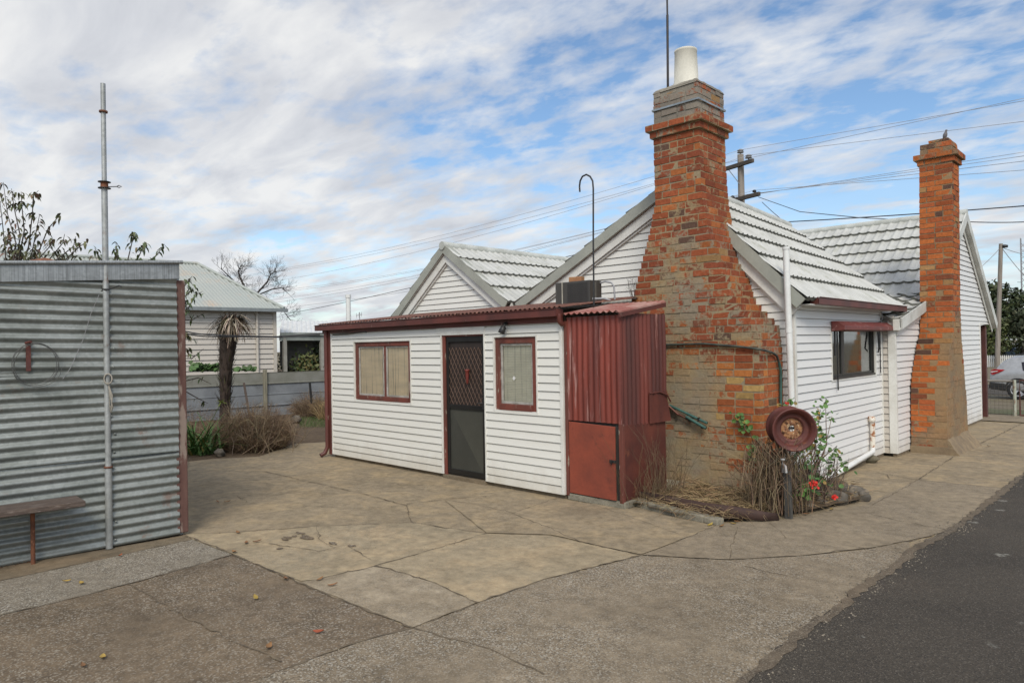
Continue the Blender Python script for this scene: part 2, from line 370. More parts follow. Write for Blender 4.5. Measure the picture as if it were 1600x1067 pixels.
GALV = galv('galvanised_iron')
GALVW = galv('shed_wall_iron', (0.28, 0.295, 0.28), (0.165, 0.18, 0.168), 0.45, 0.45, rust=0.45)
GALVF = galv('flashing_zinc', (0.33, 0.345, 0.35), (0.24, 0.255, 0.26), 0.55, 0.5, streak=True)
GALVR = galv('rusting_pipe', (0.42, 0.43, 0.42), (0.30, 0.31, 0.30), 0.5, 0.5, rust=0.9)
ZINCB = weathered('blue_grey_fence_iron', (0.235, 0.25, 0.262), (0.17, 0.182, 0.195), 0.55, 0.2, 1.6, c3=(0.10, 0.105, 0.10), scale3=3, thr3=(0.56, 0.8), bmp=0.05)
DARKM = plain('dark_metal', (0.035, 0.035, 0.036), 0.45, 0.3)
BLACKP = plain('black_plastic', (0.018, 0.018, 0.018), 0.5)
ACBOX = weathered('brown_grey_casing', (0.060, 0.055, 0.048), (0.045, 0.042, 0.038), 0.5, 0, 4, c3=(0.15, 0.14, 0.12), scale3=9, thr3=(0.66, 0.72), stretch=(3, 3, .3), bmp=0.05)
PVC = weathered('white_pvc', (0.72, 0.72, 0.70), (0.64, 0.64, 0.61), 0.3, bmp=0.0)
PVCR = weathered('pvc_with_rust', (0.74, 0.70, 0.62), (0.60, 0.50, 0.38), 0.5, 0, 6, c3=(0.30, 0.11, 0.04), scale3=9, thr3=(0.50, 0.56), bmp=0.1)
GREENP = weathered('green_conduit', (0.05, 0.12, 0.10), (0.03, 0.07, 0.06), 0.5, 0, 9, bmp=0.05)
LAG = weathered('dark_lagging', (0.03, 0.03, 0.026), (0.07, 0.08, 0.06), 0.7, 0, 12, bmp=0.2)
COPPER = weathered('brown_copper', (0.16, 0.06, 0.04), (0.10, 0.045, 0.03), 0.45, 0.3, 8, bmp=0.05)
WOODG = weathered('grey_weathered_timber', (0.17, 0.15, 0.13), (0.10, 0.085, 0.072), 0.9, 0, 6, c3=(0.05, 0.04, 0.035), scale3=9, thr3=(0.55, 0.7), stretch=(8, 0.7, 8), bmp=0.5)
WOODB = weathered('dark_bench_timber', (0.105, 0.075, 0.058), (0.060, 0.043, 0.036), 0.85, 0, 7, c3=(0.20, 0.165, 0.14), scale3=9, thr3=(0.54, 0.66), stretch=(9, 0.8, 9), bmp=0.5)
POLEW = weathered('pole_timber', (0.27, 0.235, 0.20), (0.17, 0.145, 0.12), 0.85, 0, 3, stretch=(4, 4, 0.25), bmp=0.3)
ARMW = weathered('crossarm_timber', (0.085, 0.07, 0.055), (0.05, 0.042, 0.035), 0.85, 0, 4, bmp=0.2)
FPOST = weathered('lichen_post_timber', (0.24, 0.22, 0.16), (0.15, 0.14, 0.105), 0.9, 0, 5, stretch=(3, 3, .5), bmp=0.4)
CREAM = siding('cream_boards', (0.50, 0.46, 0.405), (0.42, 0.38, 0.33), 0.55)
CREAMP = weathered('cream_paint', (0.52, 0.48, 0.42), (0.44, 0.40, 0.34), 0.55, bmp=0.05)
ROOFG = weathered('pale_green_iron', (0.36, 0.385, 0.355), (0.40, 0.41, 0.37), 0.45, 0.1, 0.9, c3=(0.45, 0.36, 0.27), scale3=1.4, thr3=(0.56, 0.75), bmp=0.05)
GREYG = plain('grey_gutter', (0.22, 0.245, 0.25), 0.5)
RENDER = weathered('cement_render', (0.27, 0.24, 0.20), (0.17, 0.15, 0.13), 0.95, 0, 4, c3=(0.33, 0.15, 0.075), scale3=5, thr3=(0.58, 0.66), bmp=0.9, fine=26)
SKIRT = weathered('tan_mortar', (0.25, 0.185, 0.110), (0.17, 0.125, 0.08), 0.95, 0, 5, c3=(0.11, 0.09, 0.07), scale3=6, thr3=(0.55, 0.7), bmp=0.8, fine=24)
POTM = weathered('cream_terracotta', (0.64, 0.61, 0.52), (0.50, 0.48, 0.41), 0.75, 0, 3, stretch=(1, 1, .4), bmp=0.1)
BRICK1 = brickmat('old_red_brick', (0.310, 0.230, 0.130), (0.262, 0.222, 0.158))
BRICK2 = brickmat('orange_brick', (0.29, 0.19, 0.10), (0.22, 0.16, 0.10))
CONCA = concrete('yard_concrete', (0.285, 0.228, 0.148), (0.232, 0.188, 0.126), 0.12, 0.5, tint=(0.34, 0.262, 0.155))
CONCY = concrete('sandy_concrete', (0.325, 0.262, 0.168), (0.275, 0.228, 0.152), 0.14, 0.4, tint=(0.385, 0.295, 0.178))
CONCG = concrete('grey_concrete', (0.295, 0.240, 0.165), (0.225, 0.182, 0.124), 0.25, 0.6, tint=(0.355, 0.298, 0.215))
CONCD = concrete('dark_aggregate', (0.138, 0.104, 0.070), (0.178, 0.133, 0.086), 0.5, 0.5, 60, light=(0.42, 0.38, 0.31))
CONCL = concrete('pebble_aggregate', (0.235, 0.207, 0.162), (0.20, 0.172, 0.134), 0.85, 0.3, 68, light=(0.44, 0.41, 0.35), dark=(0.07, 0.06, 0.05))
CONCR = concrete('worn_aggregate', (0.245, 0.198, 0.138), (0.185, 0.147, 0.100), 0.6, 0.45, 72, light=(0.42, 0.39, 0.33))
CONCP = concrete('path_concrete', (0.262, 0.212, 0.145), (0.212, 0.172, 0.120), 0.3, 0.5, 80, light=(0.36, 0.33, 0.28))
CONCF = concrete('footing_concrete', (0.22, 0.165, 0.105), (0.14, 0.12, 0.085), 0.1, 0.6)
KERBM = concrete('kerb_concrete', (0.26, 0.24, 0.19), (0.20, 0.19, 0.15), 0.2, 0.5)
SOIL = concrete('soil', (0.085, 0.058, 0.036), (0.12, 0.085, 0.052), 0.3, 0.4, 45, light=(0.22, 0.17, 0.12), dark=(0.03, 0.02, 0.015), rough=0.95)
JOINT = weathered('joint_grit', (0.095, 0.074, 0.050), (0.18, 0.138, 0.086), 0.95, 0, 6, bmp=0.3)
def asphalt():
    m, t, b = mat('asphalt'); co = objco(t)
    big = noise(t, co, 0.7, 6, 0.65, 0.5)
    col = mixc(t, ramp(t, big, [(0.35, 0), (0.65, 1)]), (0.047, 0.039, 0.030), (0.070, 0.058, 0.044))
    br = ramp(t, noise(t, vmap(t, co, loc=(6, 3, 0)), 0.9, 6, 0.6), [(0.55, 0), (0.7, 0.6)]); col = mixc(t, br, col, (0.095, 0.072, 0.052))
    vo = N(t, 'ShaderNodeTexVoronoi', feature='F1'); vo.inputs['Scale'].default_value = 150; t.links.new(co, vo.inputs['Vector'])
    sp = N(t, 'ShaderNodeSeparateColor'); t.links.new(vo.outputs['Color'], sp.inputs[0])
    col = mixc(t, ramp(t, sp.outputs[0], [(0.8, 0), (0.95, 0.7)]), col, (0.15, 0.13, 0.105)); col = mixc(t, ramp(t, sp.outputs[1], [(0.7, 0), (0.9, 0.7)]), col, (0.02, 0.019, 0.018))
    v2 = N(t, 'ShaderNodeTexVoronoi', feature='F1'); v2.inputs['Scale'].default_value = 3.2
    wv = N(t, 'ShaderNodeVectorMath', operation='ADD'); t.links.new(co, wv.inputs[0])
    nn = N(t, 'ShaderNodeTexNoise'); nn.inputs['Scale'].default_value = 14; nn.inputs['Detail'].default_value = 4; t.links.new(co, nn.inputs['Vector'])
    sc = N(t, 'ShaderNodeVectorMath', operation='SCALE'); t.links.new(nn.outputs['Color'], sc.inputs[0]); sc.inputs['Scale'].default_value = 0.16; t.links.new(sc.outputs[0], wv.inputs[1])
    t.links.new(wv.outputs[0], v2.inputs['Vector'])
    s2 = N(t, 'ShaderNodeSeparateColor'); t.links.new(v2.outputs['Color'], s2.inputs[0])
    lich = mathn(t, 'MULTIPLY', ramp(t, v2.outputs['Distance'], [(0.10, 0.8), (0.17, 0)]), ramp(t, s2.outputs[0], [(0.45, 0), (0.6, 1)]))
    lich = mathn(t, 'MULTIPLY', lich, ramp(t, noise(t, co, 55, 3, .7), [(.4, 0.1), (.6, 1)]))
    col = mixc(t, lich, col, (0.30, 0.29, 0.25))
    t.links.new(col, b.inputs['Base Color']); b.inputs['Roughness'].default_value = 0.85; b.inputs['Specular IOR Level'].default_value = 0.3
    bump(t, b, mathn(t, 'ADD', vo.outputs['Distance'], noise(t, co, 30, 4, .7)), 0.6, 0.008); return m
ASPH = asphalt()
LEAF = attr_mat('foliage', 0.6); DRY = attr_mat('dry_stems', 0.85); BARK = weathered('bark', (0.055, 0.045, 0.038), (0.09, 0.075, 0.06), 0.9, 0, 9, stretch=(1, 1, .3), bmp=0.5)
BARKD = weathered('dark_bark', (0.028, 0.022, 0.019), (0.045, 0.036, 0.03), 0.9, 0, 9, bmp=0.3)
TRUNKP = weathered('fibrous_trunk', (0.028, 0.020, 0.015), (0.055, 0.036, 0.026), 0.95, 0, 14, stretch=(2, 2, .5), bmp=0.7)
STONE = weathered('bluestone', (0.085, 0.075, 0.062), (0.15, 0.125, 0.095), 0.9, 0, 6, c3=(0.24, 0.19, 0.13), scale3=8, thr3=(.56, .66), bmp=0.7, fine=22)
GLASS = glassmat('window_glass', (0.97, 0.97, 0.95), 0.2); GLASSD = glassmat('dark_window_glass', (0.6, 0.63, 0.62), 0.5)
WIRE = plain('cable_black', (0.03, 0.03, 0.032), 0.5); WIREG = plain('cable_grey', (0.30, 0.30, 0.31), 0.5, 0.0)

# ------------------------------------------------------------------ ground
def ground_z(y): 
    return float(np.interp(y, [-600, 19.2, 30, 40, 80, 140, 900], [-0.03, -0.03, -0.55, -0.72, -1.15, -1.3, -1.3]))
def poly_sheet(name, pts, z, m, jit=0.0, step=0.15, seed=1):
    rnd = random.Random(seed); P = []
    n = len(pts)
    for i in range(n):
        a = np.array(pts[i][:2], float); b = np.array(pts[(i+1) % n][:2], float); L = np.linalg.norm(b-a); k = max(1, int(L/step)) if jit else 1
        for j in range(k):
            q = a+(b-a)*j/k
            if jit and j: q = q + V(rnd.uniform(-jit, jit), rnd.uniform(-jit, jit))
            P.append((q[0], q[1], z))
    mb = MB(); 
    ar = sum(P[i][0]*P[(i+1) % len(P)][1]-P[(i+1) % len(P)][0]*P[i][1] for i in range(len(P)))
    mb.face(P if ar > 0 else P[::-1]); return mb.build(name, m)
gb = MB(); ys = [-600, -60, -10, 0, 10, 19.2, 24, 30, 40, 60, 80, 140, 900]; xs = [-900, -100, -40, -20, -10, 0, 20, 60, 900]
gp_ = [(x, y, ground_z(y)) for y in ys for x in xs]
gb.idx(gp_, [(j*len(xs)+i, j*len(xs)+i+1, (j+1)*len(xs)+i+1, (j+1)*len(xs)+i) for j in range(len(ys)-1) for i in range(len(xs)-1)], smooth=False)
VERGE = concrete('dry_verge_soil', (0.17, 0.13, 0.09), (0.13, 0.11, 0.07), 0.3, 0.4, 30, light=(0.26, 0.22, 0.16), tint=(0.16, 0.15, 0.07))
go = gb.build('ground', VERGE); struct(go)
G = lambda px, py: tuple(gz(px, py)[:2])
edge_px = [(1160, 1067), (1205, 1028), (1250, 990), (1310, 950), (1345, 918), (1370, 905), (1415, 870), (1421, 862), (1485, 830), (1500, 820), (1560, 772), (1600, 742)]
edge = [(-1.2, -5.0), (-1.25, 0.0), (-1.5, 2.2)] + [G(*p) for p in edge_px] + [(-1.40, 14.5), (-1.42, 18.6)]
yard = [(-9.0, -5.0)] + [(x, y) for x, y in edge] + [(-3.2, 18.6), (-3.2, 17.2), (-4.0, 16), (-4.0, 6.5), (-10.4, 6.5), G(515, 690), G(462, 693), G(405, 713), G(330, 717), G(285, 722), (-14.0, 4.0), (-14, -5)]
struct(poly_sheet('concrete_yard', yard, 0.0, CONCA, 0.02, 0.25))
struct(poly_sheet('garden_soil', [(-60, 3.9), (-60, 30), (-10.3, 30), (-10.3, 6.3), G(515, 692), G(462, 696), G(405, 716), G(330, 720), G(285, 725)], -0.012, SOIL, 0.04, 0.2))
struct(poly_sheet('asphalt_driveway', edge + [(6, 18.6), (6, -5)], 0.014, ASPH, 0.028, 0.09, 3))
_off = [(x-.02, y) for x, y in edge]; _in = [(x+.045+.05*mnoise.noise(Vector((x*3, y*2.2, 0))), y) for x, y in edge]
struct(poly_sheet('sandy_margin', _off+_in[::-1], 0.017, concrete('sandy_grit', (0.15, 0.115, 0.078), (0.095, 0.076, 0.056), 0.45, 0.5, 80, light=(.30, .26, .2)), 0.022, 0.07, 5))
struct(poly_sheet('gate_apron', [(-3.2, 17.3), (-3.2, 18.75), (6, 18.75), (6, 17.9), (-1.2, 17.3)], 0.019, CONCP, 0.01))
SLABN = [0]
def slab(px, m, z=0.004, name='concrete_slab', jit=0.006):
    SLABN[0] += 1; z = .0015 + .0007*SLABN[0]
    return struct(poly_sheet(name, [G(*p) if p[0] > -9000 else p[1:] for p in px], z, m, jit, 0.12, int(px[0][0])))
slab([(-9999, -8.0, 0.5), (0, 962), (60, 948), (200, 913), (364, 867), (455, 905), (645, 983), (560, 1005), (490, 1030), (390, 1067), (-9999, -3.2, -1.5), (-9999, -8.0, -1.5)], CONCD)
slab([(-9999, -7.25, 0.0), (0, 908), (150, 876), (301, 843), (364, 867), (200, 913), (60, 948), (0, 962), (-9999, -6.6, 0.2)], CONCL)
slab([(-9999, -7.45, 0.0), (0, 880), (283, 830), (301, 843), (150, 876), (0, 908), (-9999, -7.25, 0)], CONCF, 0.004)
slab([(301, 843), (290, 835), (370, 832), (490, 823), (645, 817), (695, 825), (760, 834), (680, 858), (585, 885), (500, 905), (470, 908), (364, 867)], CONCY)
slab([(585, 885), (680, 858), (760, 834), (860, 838), (1000, 868), (850, 905), (745, 942), (680, 912), (622, 893)], CONCY)
slab([(470, 910), (500, 905), (585, 885), (622, 893), (680, 912), (745, 942), (645, 981), (455, 905)], CONCG)
slab([(390, 1067), (490, 1030), (560, 1005), (645, 983), (745, 944), (850, 907), (1003, 869), (1140, 876), (1260, 869), (1360, 858), (1420, 846)] + [(1421, 862), (1415, 870), (1370, 905), (1345, 918), (1310, 950), (1250, 990), (1205, 1028), (1160, 1067), (-9999, -1.5, 2.2), (-9999, -1.25, 0), (-9999, -2.2, -1.5), (-9999, -3.2, -1.5)], CONCR)
slab([(1003, 868), (1050, 850), (1120, 820), (1215, 812), (1260, 806), (1350, 790), (1435, 750), (1585, 765), (1560, 772), (1500, 820), (1485, 830), (1420, 845), (1360, 857), (1260, 868), (1140, 875)], CONCP)
slab([(760, 833), (695, 782), (883, 782), (965, 792), (1118, 822), (1050, 849), (1001, 867), (860, 836)], CONCA, 0.004)
def joint(px, wd=0.016, jit=0.008, z=0.009, seed=0, m=JOINT):
    rnd = random.Random(int(px[0][0]*3+px[-1][1])+seed); pts = [np.array(G(*p)) for p in px]; fine = []
    for a, b in zip(pts, pts[1:]):
        k = max(1, int(np.linalg.norm(b-a)/0.07))
        for j in range(k): fine.append(a+(b-a)*j/k + V(rnd.gauss(0, jit), rnd.gauss(0, jit))*(1 if (j or len(fine)) else 0))
    fine.append(pts[-1]); mb = MB(); L = []; Rr = []
    for i, p in enumerate(fine):
        d = unit(fine[min(i+1, len(fine)-1)]-fine[max(i-1, 0)]); nrm = V(-d[1], d[0]); h = wd/2*rnd.choice((.3, .6, .9, 1.2, 1.8))*rnd.uniform(.7, 1.3)
        L.append((*(p+nrm*h), z)); Rr.append((*(p-nrm*h), z))
    n = len(fine); mb.idx(L+Rr, [(i, i+n, i+n+1, i+1) for i in range(n-1)], smooth=False)
    return struct(mb.build('paving_joint', m))
J = [([(290, 838), (364, 867), (455, 905), (550, 945), (645, 982)], .022), ([(0, 962), (60, 948), (200, 913), (364, 867)], .014), ([(0, 908), (150, 876), (301, 843)], .008),
     ([(390, 1067), (490, 1030), (560, 1005), (645, 982), (745, 943), (850, 906), (1003, 868)], .022), ([(645, 982), (750, 1010), (800, 1032), (850, 1055)], .02),
     ([(200, 913), (290, 965), (370, 1003), (440, 1035)], .016), ([(290, 835), (370, 832), (490, 823), (645, 817), (695, 825), (760, 834)], .016),
     ([(760, 834), (680, 858), (585, 885), (500, 905)], .012), ([(585, 885), (622, 893), (680, 912), (745, 942)], .018), ([(800, 803), (860, 826), (900, 845), (1000, 868)], .016),
     ([(290, 735), (350, 736), (415, 737), (470, 750), (525, 762), (580, 775), (635, 790), (640, 812), (648, 818)], .014), ([(525, 761), (575, 749), (625, 737)], .012), ([(635, 788), (700, 780), (760, 776)], .012),
     ([(695, 782), (750, 790), (805, 803)], .012), ([(1003, 868), (1140, 875), (1260, 868), (1360, 857), (1420, 846), (1485, 830)], .016), ([(1050, 851), (1120, 820)], .012), ([(1140, 875), (1147, 845), (1152, 824)], .012),
     ([(1203, 818), (1228, 842)], .010), ([(1340, 800), (1410, 815), (1485, 830)], .012), ([(1360, 792), (1400, 770), (1435, 750)], .012), ([(1390, 742), (1435, 750), (1510, 758), (1585, 765)], .012),
     ([(1435, 750), (1500, 707), (1560, 680), (1600, 660)], .016), ([(1525, 703), (1600, 715)], .012), ([(1360, 735), (1385, 742), (1390, 748)], .01), ([(1160, 885), (1250, 905), (1350, 918)], .01),
     ([(800, 803), (900, 768)], .010), ([(460, 790), (560, 795), (640, 790)], .006), ([(860, 770), (960, 800), (1060, 835)], .007), ([(420, 850), (500, 862), (540, 852), (580, 875)], .010), ([(495, 822), (500, 845), (520, 855)], .008), ([(370, 775), (385, 785)], .008),
     ([(560, 748), (600, 755), (690, 760)], .006), ([(300, 700), (292, 735)], .006), ([(455, 905), (420, 890), (405, 893)], .006), ([(1315, 852), (1370, 862)], .012)]
for px, wd in J: joint(px, wd*.62)
# dark crack scar in the sandy slab
for k in range(9):
    a = gz(500+R_.uniform(-70, 80), 848+R_.uniform(-14, 14)); pts = []
    mb = MB(); n = 9; r0 = R_.uniform(.02, .05)
    mb.face([(a[0]+math.cos(t*2*math.pi/n)*r0*R_.uniform(.4, 2.6), a[1]+math.sin(t*2*math.pi/n)*r0*R_.uniform(.4, 1.4), 0.0095+k*0.0002) for t in range(n)])
    struct(mb.build('paving_stain', CONCD))

# ------------------------------------------------------------------ builders for walls, roofs, iron
def boards(mb, O, U, Nn, xl, xr, z0, z1, pitch=0.0975, holes=(), lip=0.016, zk=(), m=0):
    O = np.array(O, float); U = unit(U); Nn = unit(Nn)
    fl = xl if callable(xl) else (lambda z: xl); fr = xr if callable(xr) else (lambda z: xr)
    P = lambda x, z, o: O + U*x + V(0, 0, z) + Nn*o
    zs = {z0, z1, *zk}; k = 0
    while z0+k*pitch < z1: zs.add(z0+k*pitch); zs.add(z0+k*pitch+pitch-0.010); k += 1
    for (a, b, c, d) in holes: zs.add(c); zs.add(d)
    zs = sorted(z for z in zs if z0-1e-9 <= z <= z1+1e-9)
    for a, b in zip(zs, zs[1:]):
        if b-a < 1e-5: continue
        mid = (a+b)/2; kk = math.floor((mid-z0)/pitch); base = z0+kk*pitch
        gro = mid-base > pitch-0.010
        off = (lambda z: -0.014) if gro else (lambda z: lip*(1-(z-base)/pitch)+0.002)
        iv = [(fl(mid), fr(mid))]
        for (h0, h1, h2, h3) in holes:
            if h2 < mid < h3:
                nv = []
                for (p, q) in iv:
                    if h1 <= p or h0 >= q: nv.append((p, q)); continue
                    if h0 > p: nv.append((p, h0))
                    if h1 < q: nv.append((h1, q))
                iv = nv
        for (p, q) in iv:
            if q-p < 1e-4: continue
            pa = fl(a) if abs(p-fl(mid)) < 1e-9 else p; pb = fl(b) if abs(p-fl(mid)) < 1e-9 else p
            qa = fr(a) if abs(q-fr(mid)) < 1e-9 else q; qb = fr(b) if abs(q-fr(mid)) < 1e-9 else q
            f = [P(pa, a, off(a)), P(qa, a, off(a)), P(qb, b, off(b)), P(pb, b, off(b))]
            mb.face(f, m)
            if abs(a-base) < 1e-6:
                mb.face([P(pa, a, -0.014), P(qa, a, -0.014), P(qa, a, off(a)), P(pa, a, off(a))], m)
            if abs(b-(base+pitch-0.010)) < 1e-6 and not gro:
                mb.face([P(pb, b, off(b)), P(qb, b, off(b)), P(qb, b, -0.014), P(pb, b, -0.014)], m)
def corr(mb, O, U, Wv, lenU, lenW, Nn, pitch=0.076, amp=0.009, nU=1, m=0, ph=0.0, wob=0.0, seed=0, thick=False, dz=None):
    # ribs run along U, waves across Wv
    O = np.array(O, float); U = unit(U); Wv = unit(Wv); Nn = unit(Nn); nw = max(2, int(round(lenW/pitch*8))); P = []
    for j in range(nU+1):
        for i in range(nw+1):
            u = lenU*j/nU; x = lenW*i/nw
            o = amp*math.sin(2*math.pi*x/pitch+ph)
            if wob: o += wob*mnoise.noise(Vector((u*0.9+seed, x*1.3, seed*3.1)))
            P.append(O+U*u+Wv*(x+(dz(u, x) if dz else 0))+Nn*o)
    nn = nw+1
    mb.idx(P, [(j*nn+i, (j+1)*nn+i, (j+1)*nn+i+1, j*nn+i+1) for j in range(nU) for i in range(nw)], m, None, True)
def tiles(mb, A, B, D, E_, rows, pitch=0.176, step=0.03, roll=0.022, nper=8, m=0, mn=1, rlen=None):
    # A,B eave ends; D,E_ ridge ends above A and B. Pressed pans in lapped rows.
    A, B, D, E_ = [np.array(k, float) for k in (A, B, D, E_)]
    L = np.linalg.norm(B-A); nx = int(L/pitch*nper); n = unit(np.cross(B-A, D-A));
    if n[2] < 0: n = -n
    def pt(s, t): return (A*(1-s)+B*s)*(1-t) + (D*(1-s)+E_*s)*t
    prof = [0, 0.35, 1, 1, 0.35, 0, 0, 0]
    sag = [R_.uniform(-.004, .004) for _ in range(rows+1)]
    for r in range(rows):
        t0, t1 = r/rows, (r+1)/rows
        def strip(t, off, drop=False):
            return [pt(i/nx, t) + n*(off + roll*prof[(i+4*(r % 2)*0) % nper] + 0.004*mnoise.noise(Vector((i*0.11, r*1.7, L)))) for i in range(nx+1)]
        lo = strip(t0, step+sag[r]); hi = strip(t1, 0.004); nn = nx+1
        mb.idx(lo+hi, [(i, i+1, nn+i+1, nn+i) for i in range(nx)], m, None, False)
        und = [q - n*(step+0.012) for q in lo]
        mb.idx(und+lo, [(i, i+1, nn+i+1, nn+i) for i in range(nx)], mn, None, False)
def rake(mb, p0, p1, y0, y1, w0, w1, m=0, X=False):
    # board following a rake line between p0 and p1=(h,z); w0,w1 measured square below the line; y0..y1 is its depth
    d = unit(V(p1[0]-p0[0], p1[1]-p0[1])); nn = V(-d[1], d[0]);
    if nn[1] > 0: nn = -nn
    tt = lambda w_: V(*p1)+nn*w_-d*(nn[0]*w_/d[0])
    q = [V(*p0)+nn*w0, tt(w0), tt(w1), V(*p0)+nn*w1]
    if X: pts = [(y0, a[0], a[1]) for a in q]; mb.prism(pts, (y1-y0, 0, 0), m)
    else: pts = [(a[0], y0, a[1]) for a in q]; mb.prism(pts, (0, y1-y0, 0), m)

def window_unit(parent, name, x0, x1, z0, z1, y, ax, out, frame_m, sash_m, glass_m, mull=(), fw=0.045, sw=0.03, depth=0.09, trim_m=None, blind=None, sillm=None):
    # ax: unit vector along the wall, out: outward normal; y: wall origin point
    O = np.array(y, float); ax = unit(ax); out = unit(out); up = V(0, 0, 1)
    def bx(mb, a, b, c, d, o0, o1, m=0):
        mb.obox(O+ax*((a+b)/2)+up*((c+d)/2)+out*((o0+o1)/2), (ax, out, up), (abs(b-a)/2, abs(o1-o0)/2, abs(d-c)/2), m)
    mb = MB()
    bx(mb, x0, x0+fw, z0, z1, -depth, -0.004); bx(mb, x1-fw, x1, z0, z1, -depth, -0.004)
    bx(mb, x0+fw, x1-fw, z1-fw, z1, -depth, -0.004)
    wn = part(mb, 'window', frame_m, parent, 0.003); wn.name = name
    ms = MB(); bx(ms, x0+fw-0.0, x1-fw, z0, z0+fw, -depth, 0.02); 
    part(ms, 'sill', sillm or frame_m, wn, 0.004)
    xs = [x0+fw] + list(mull) + [x1-fw]
    for mx_ in mull:
        mm = MB(); bx(mm, mx_-0.025, mx_+0.025, z0+fw, z1-fw, -depth, -0.02); part(mm, 'mullion', frame_m, wn, 0.003)
    for i in range(len(xs)-1):
        a = xs[i]+(0.025 if i else 0)+0.001; b = xs[i+1]-(0.025 if i < len(xs)-2 else 0)-0.001; c, d = z0+fw+0.001, z1-fw-0.001
        sm_ = MB(); bx(sm_, a, a+sw, c, d, -depth+.01, -0.022); bx(sm_, b-sw, b, c, d, -depth+.01, -0.022); bx(sm_, a+sw, b-sw, c, c+sw, -depth+.01, -0.022); bx(sm_, a+sw, b-sw, d-sw, d, -depth+.01, -0.022)
        part(sm_, 'sash', sash_m, wn, 0.002)
        g = MB(); q4 = [O+ax*h_+up*v_+out*-.036 for h_, v_ in ((a+sw, c+sw), (b-sw, c+sw), (b-sw, d-sw), (a+sw, d-sw))]; g.face(q4 if np.dot(np.cross(q4[1]-q4[0], q4[2]-q4[0]), out) > 0 else q4[::-1]); part(g, 'pane', glass_m, wn)
    if blind:
        bm_, kind = blind; bl = MB()
        if kind == 'flat':
            n = 40; P = []
            for i in range(n+1):
                for zq in (z0+fw, z1-fw): P.append(O+ax*(x0+fw+(x1-x0-2*fw)*i/n)+up*zq+out*(-0.046+0.003*math.sin(i*1.9)))
            bl.idx(P, [(2*i, 2*i+2, 2*i+3, 2*i+1) for i in range(n)])
        elif kind == 'slat':
            z = z0+fw
            while z < z1-fw: bx(bl, x0+fw, x1-fw, z, z+0.019, -0.056, -0.050); z += 0.0205
        elif kind == 'net':
            n = 90; P = []
            for i in range(n+1):
                for zq in (z0+fw, z1-fw): P.append(O+ax*(x0+fw+(x1-x0-2*fw)*i/n)+up*zq+out*(-depth-0.10+0.022*math.sin(i*1.1)+0.01*math.sin(i*.37)))
            bl.idx(P, [(2*i, 2*i+2, 2*i+3, 2*i+1) for i in range(n)])
        part(bl, 'blind', bm_, wn)
    # dark room behind
    dk = MB(); bx(dk, x0, x1, z0, z1, -0.62, -0.60); bx(dk, x0-.01, x0, z0, z1, -.60, -depth); bx(dk, x1, x1+.01, z0, z1, -.60, -depth); bx(dk, x0, x1, z1, z1+.01, -.60, -depth); bx(dk, x0, x1, z0-.01, z0, -.60, -depth)
    part(dk, 'reveal', INTER, wn)
    if trim_m:
        t = MB(); tw = 0.022
        bx(t, x0-tw, x0, z0-tw, z1+tw, -0.01, 0.020); bx(t, x1, x1+tw, z0-tw, z1+tw, -0.01, 0.020); bx(t, x0, x1, z1, z1+tw, -0.01, 0.020); bx(t, x0, x1, z0-tw, z0, -0.01, 0.016)
        part(t, 'trim', trim_m, wn, 0.002)
    return wn
INTER = plain('dim_interior', (0.05, 0.045, 0.04), 0.9)
SASH = weathered('grey_sash_paint', (0.42, 0.40, 0.36), (0.26, 0.25, 0.22), 0.6, 0, 9, bmp=0.2)
def blindmat(name, c, lines):
    m, t, b = mat(name); co = objco(t)
    s = noise(t, vmap(t, co, scale=(26, 26, 0.5)), 1.2, 5, 0.7)
    col = mixc(t, ramp(t, s, [(0.56, 0), (0.62, lines)]), c, tuple(k*0.42 for k in c))
    f = noise(t, vmap(t, co, scale=(1, 1, 5)), 2.5, 4, .6); col = mixc(t, 0.4, col, ramp(t, f, [(.3, .7), (.7, 1.2)]), 'MULTIPLY')
    t.links.new(col, b.inputs['Base Color']); b.inputs['Roughness'].default_value = 0.8; return m
BLINDT = blindmat('tan_holland_blind', (0.92, 0.77, 0.55), 0.75)
BLINDG = blindmat('grey_bamboo_blind', (0.78, 0.74, 0.60), 0.5)
NET = blindmat('net_curtain', (0.16, 0.16, 0.155), 0.5)

# ------------------------------------------------------------------ lean-to room at the rear
LY = 6.066; LXL, LXR = -9.955, -5.085
lt = thing('lean_to_room', 'low white weatherboard lean-to room with red gutter, two windows and a dark screen door', 'lean-to', (-7.5, LY, 0))
D0, D1, DZ0, DZ1 = -7.185, -6.365, 0.06, 1.905
W1 = (-9.285, -7.88, 0.965, 1.845); W2 = (-6.175, -5.478, 0.965, 1.855)
mb = MB(); boards(mb, (0, LY, 0), (1, 0, 0), (0, -1, 0), LXL, LXR, 0.05, 2.005, 0.0975, [(D0, D1, 0, DZ1), W1, W2])
wall = part(mb, 'wall', WHITE, lt)
mb = MB()
mb.box(LXR-0.03, LXR+0.012, LY-0.022, LY+0.02, 0.05, 2.005); mb.box(LXL-0.01, LXL+0.02, LY-0.02, LY+0.02, 0.05, 2.005)
mb.box(D0-0.022, D0, LY-0.022, LY, 0.05, DZ1+0.02); mb.box(D1, D1+0.022, LY-0.022, LY, 0.05, 2.0); mb.box(D0, D1, LY-0.022, LY, DZ1, DZ1+0.02); mb.box(D0-0.1, D1, LY-0.019, LY, DZ1+0.02, 2.005)
part(mb, 'trim', TRIM, wall, 0.003)
mb = MB(); mb.box(LXL, LXR, LY+0.03, LY+0.10, 0.0, 0.05); mb.box(D0, D1, LY-0.03, LY+0.3, 0.0, 0.045); part(mb, 'footing', CONCF, lt)
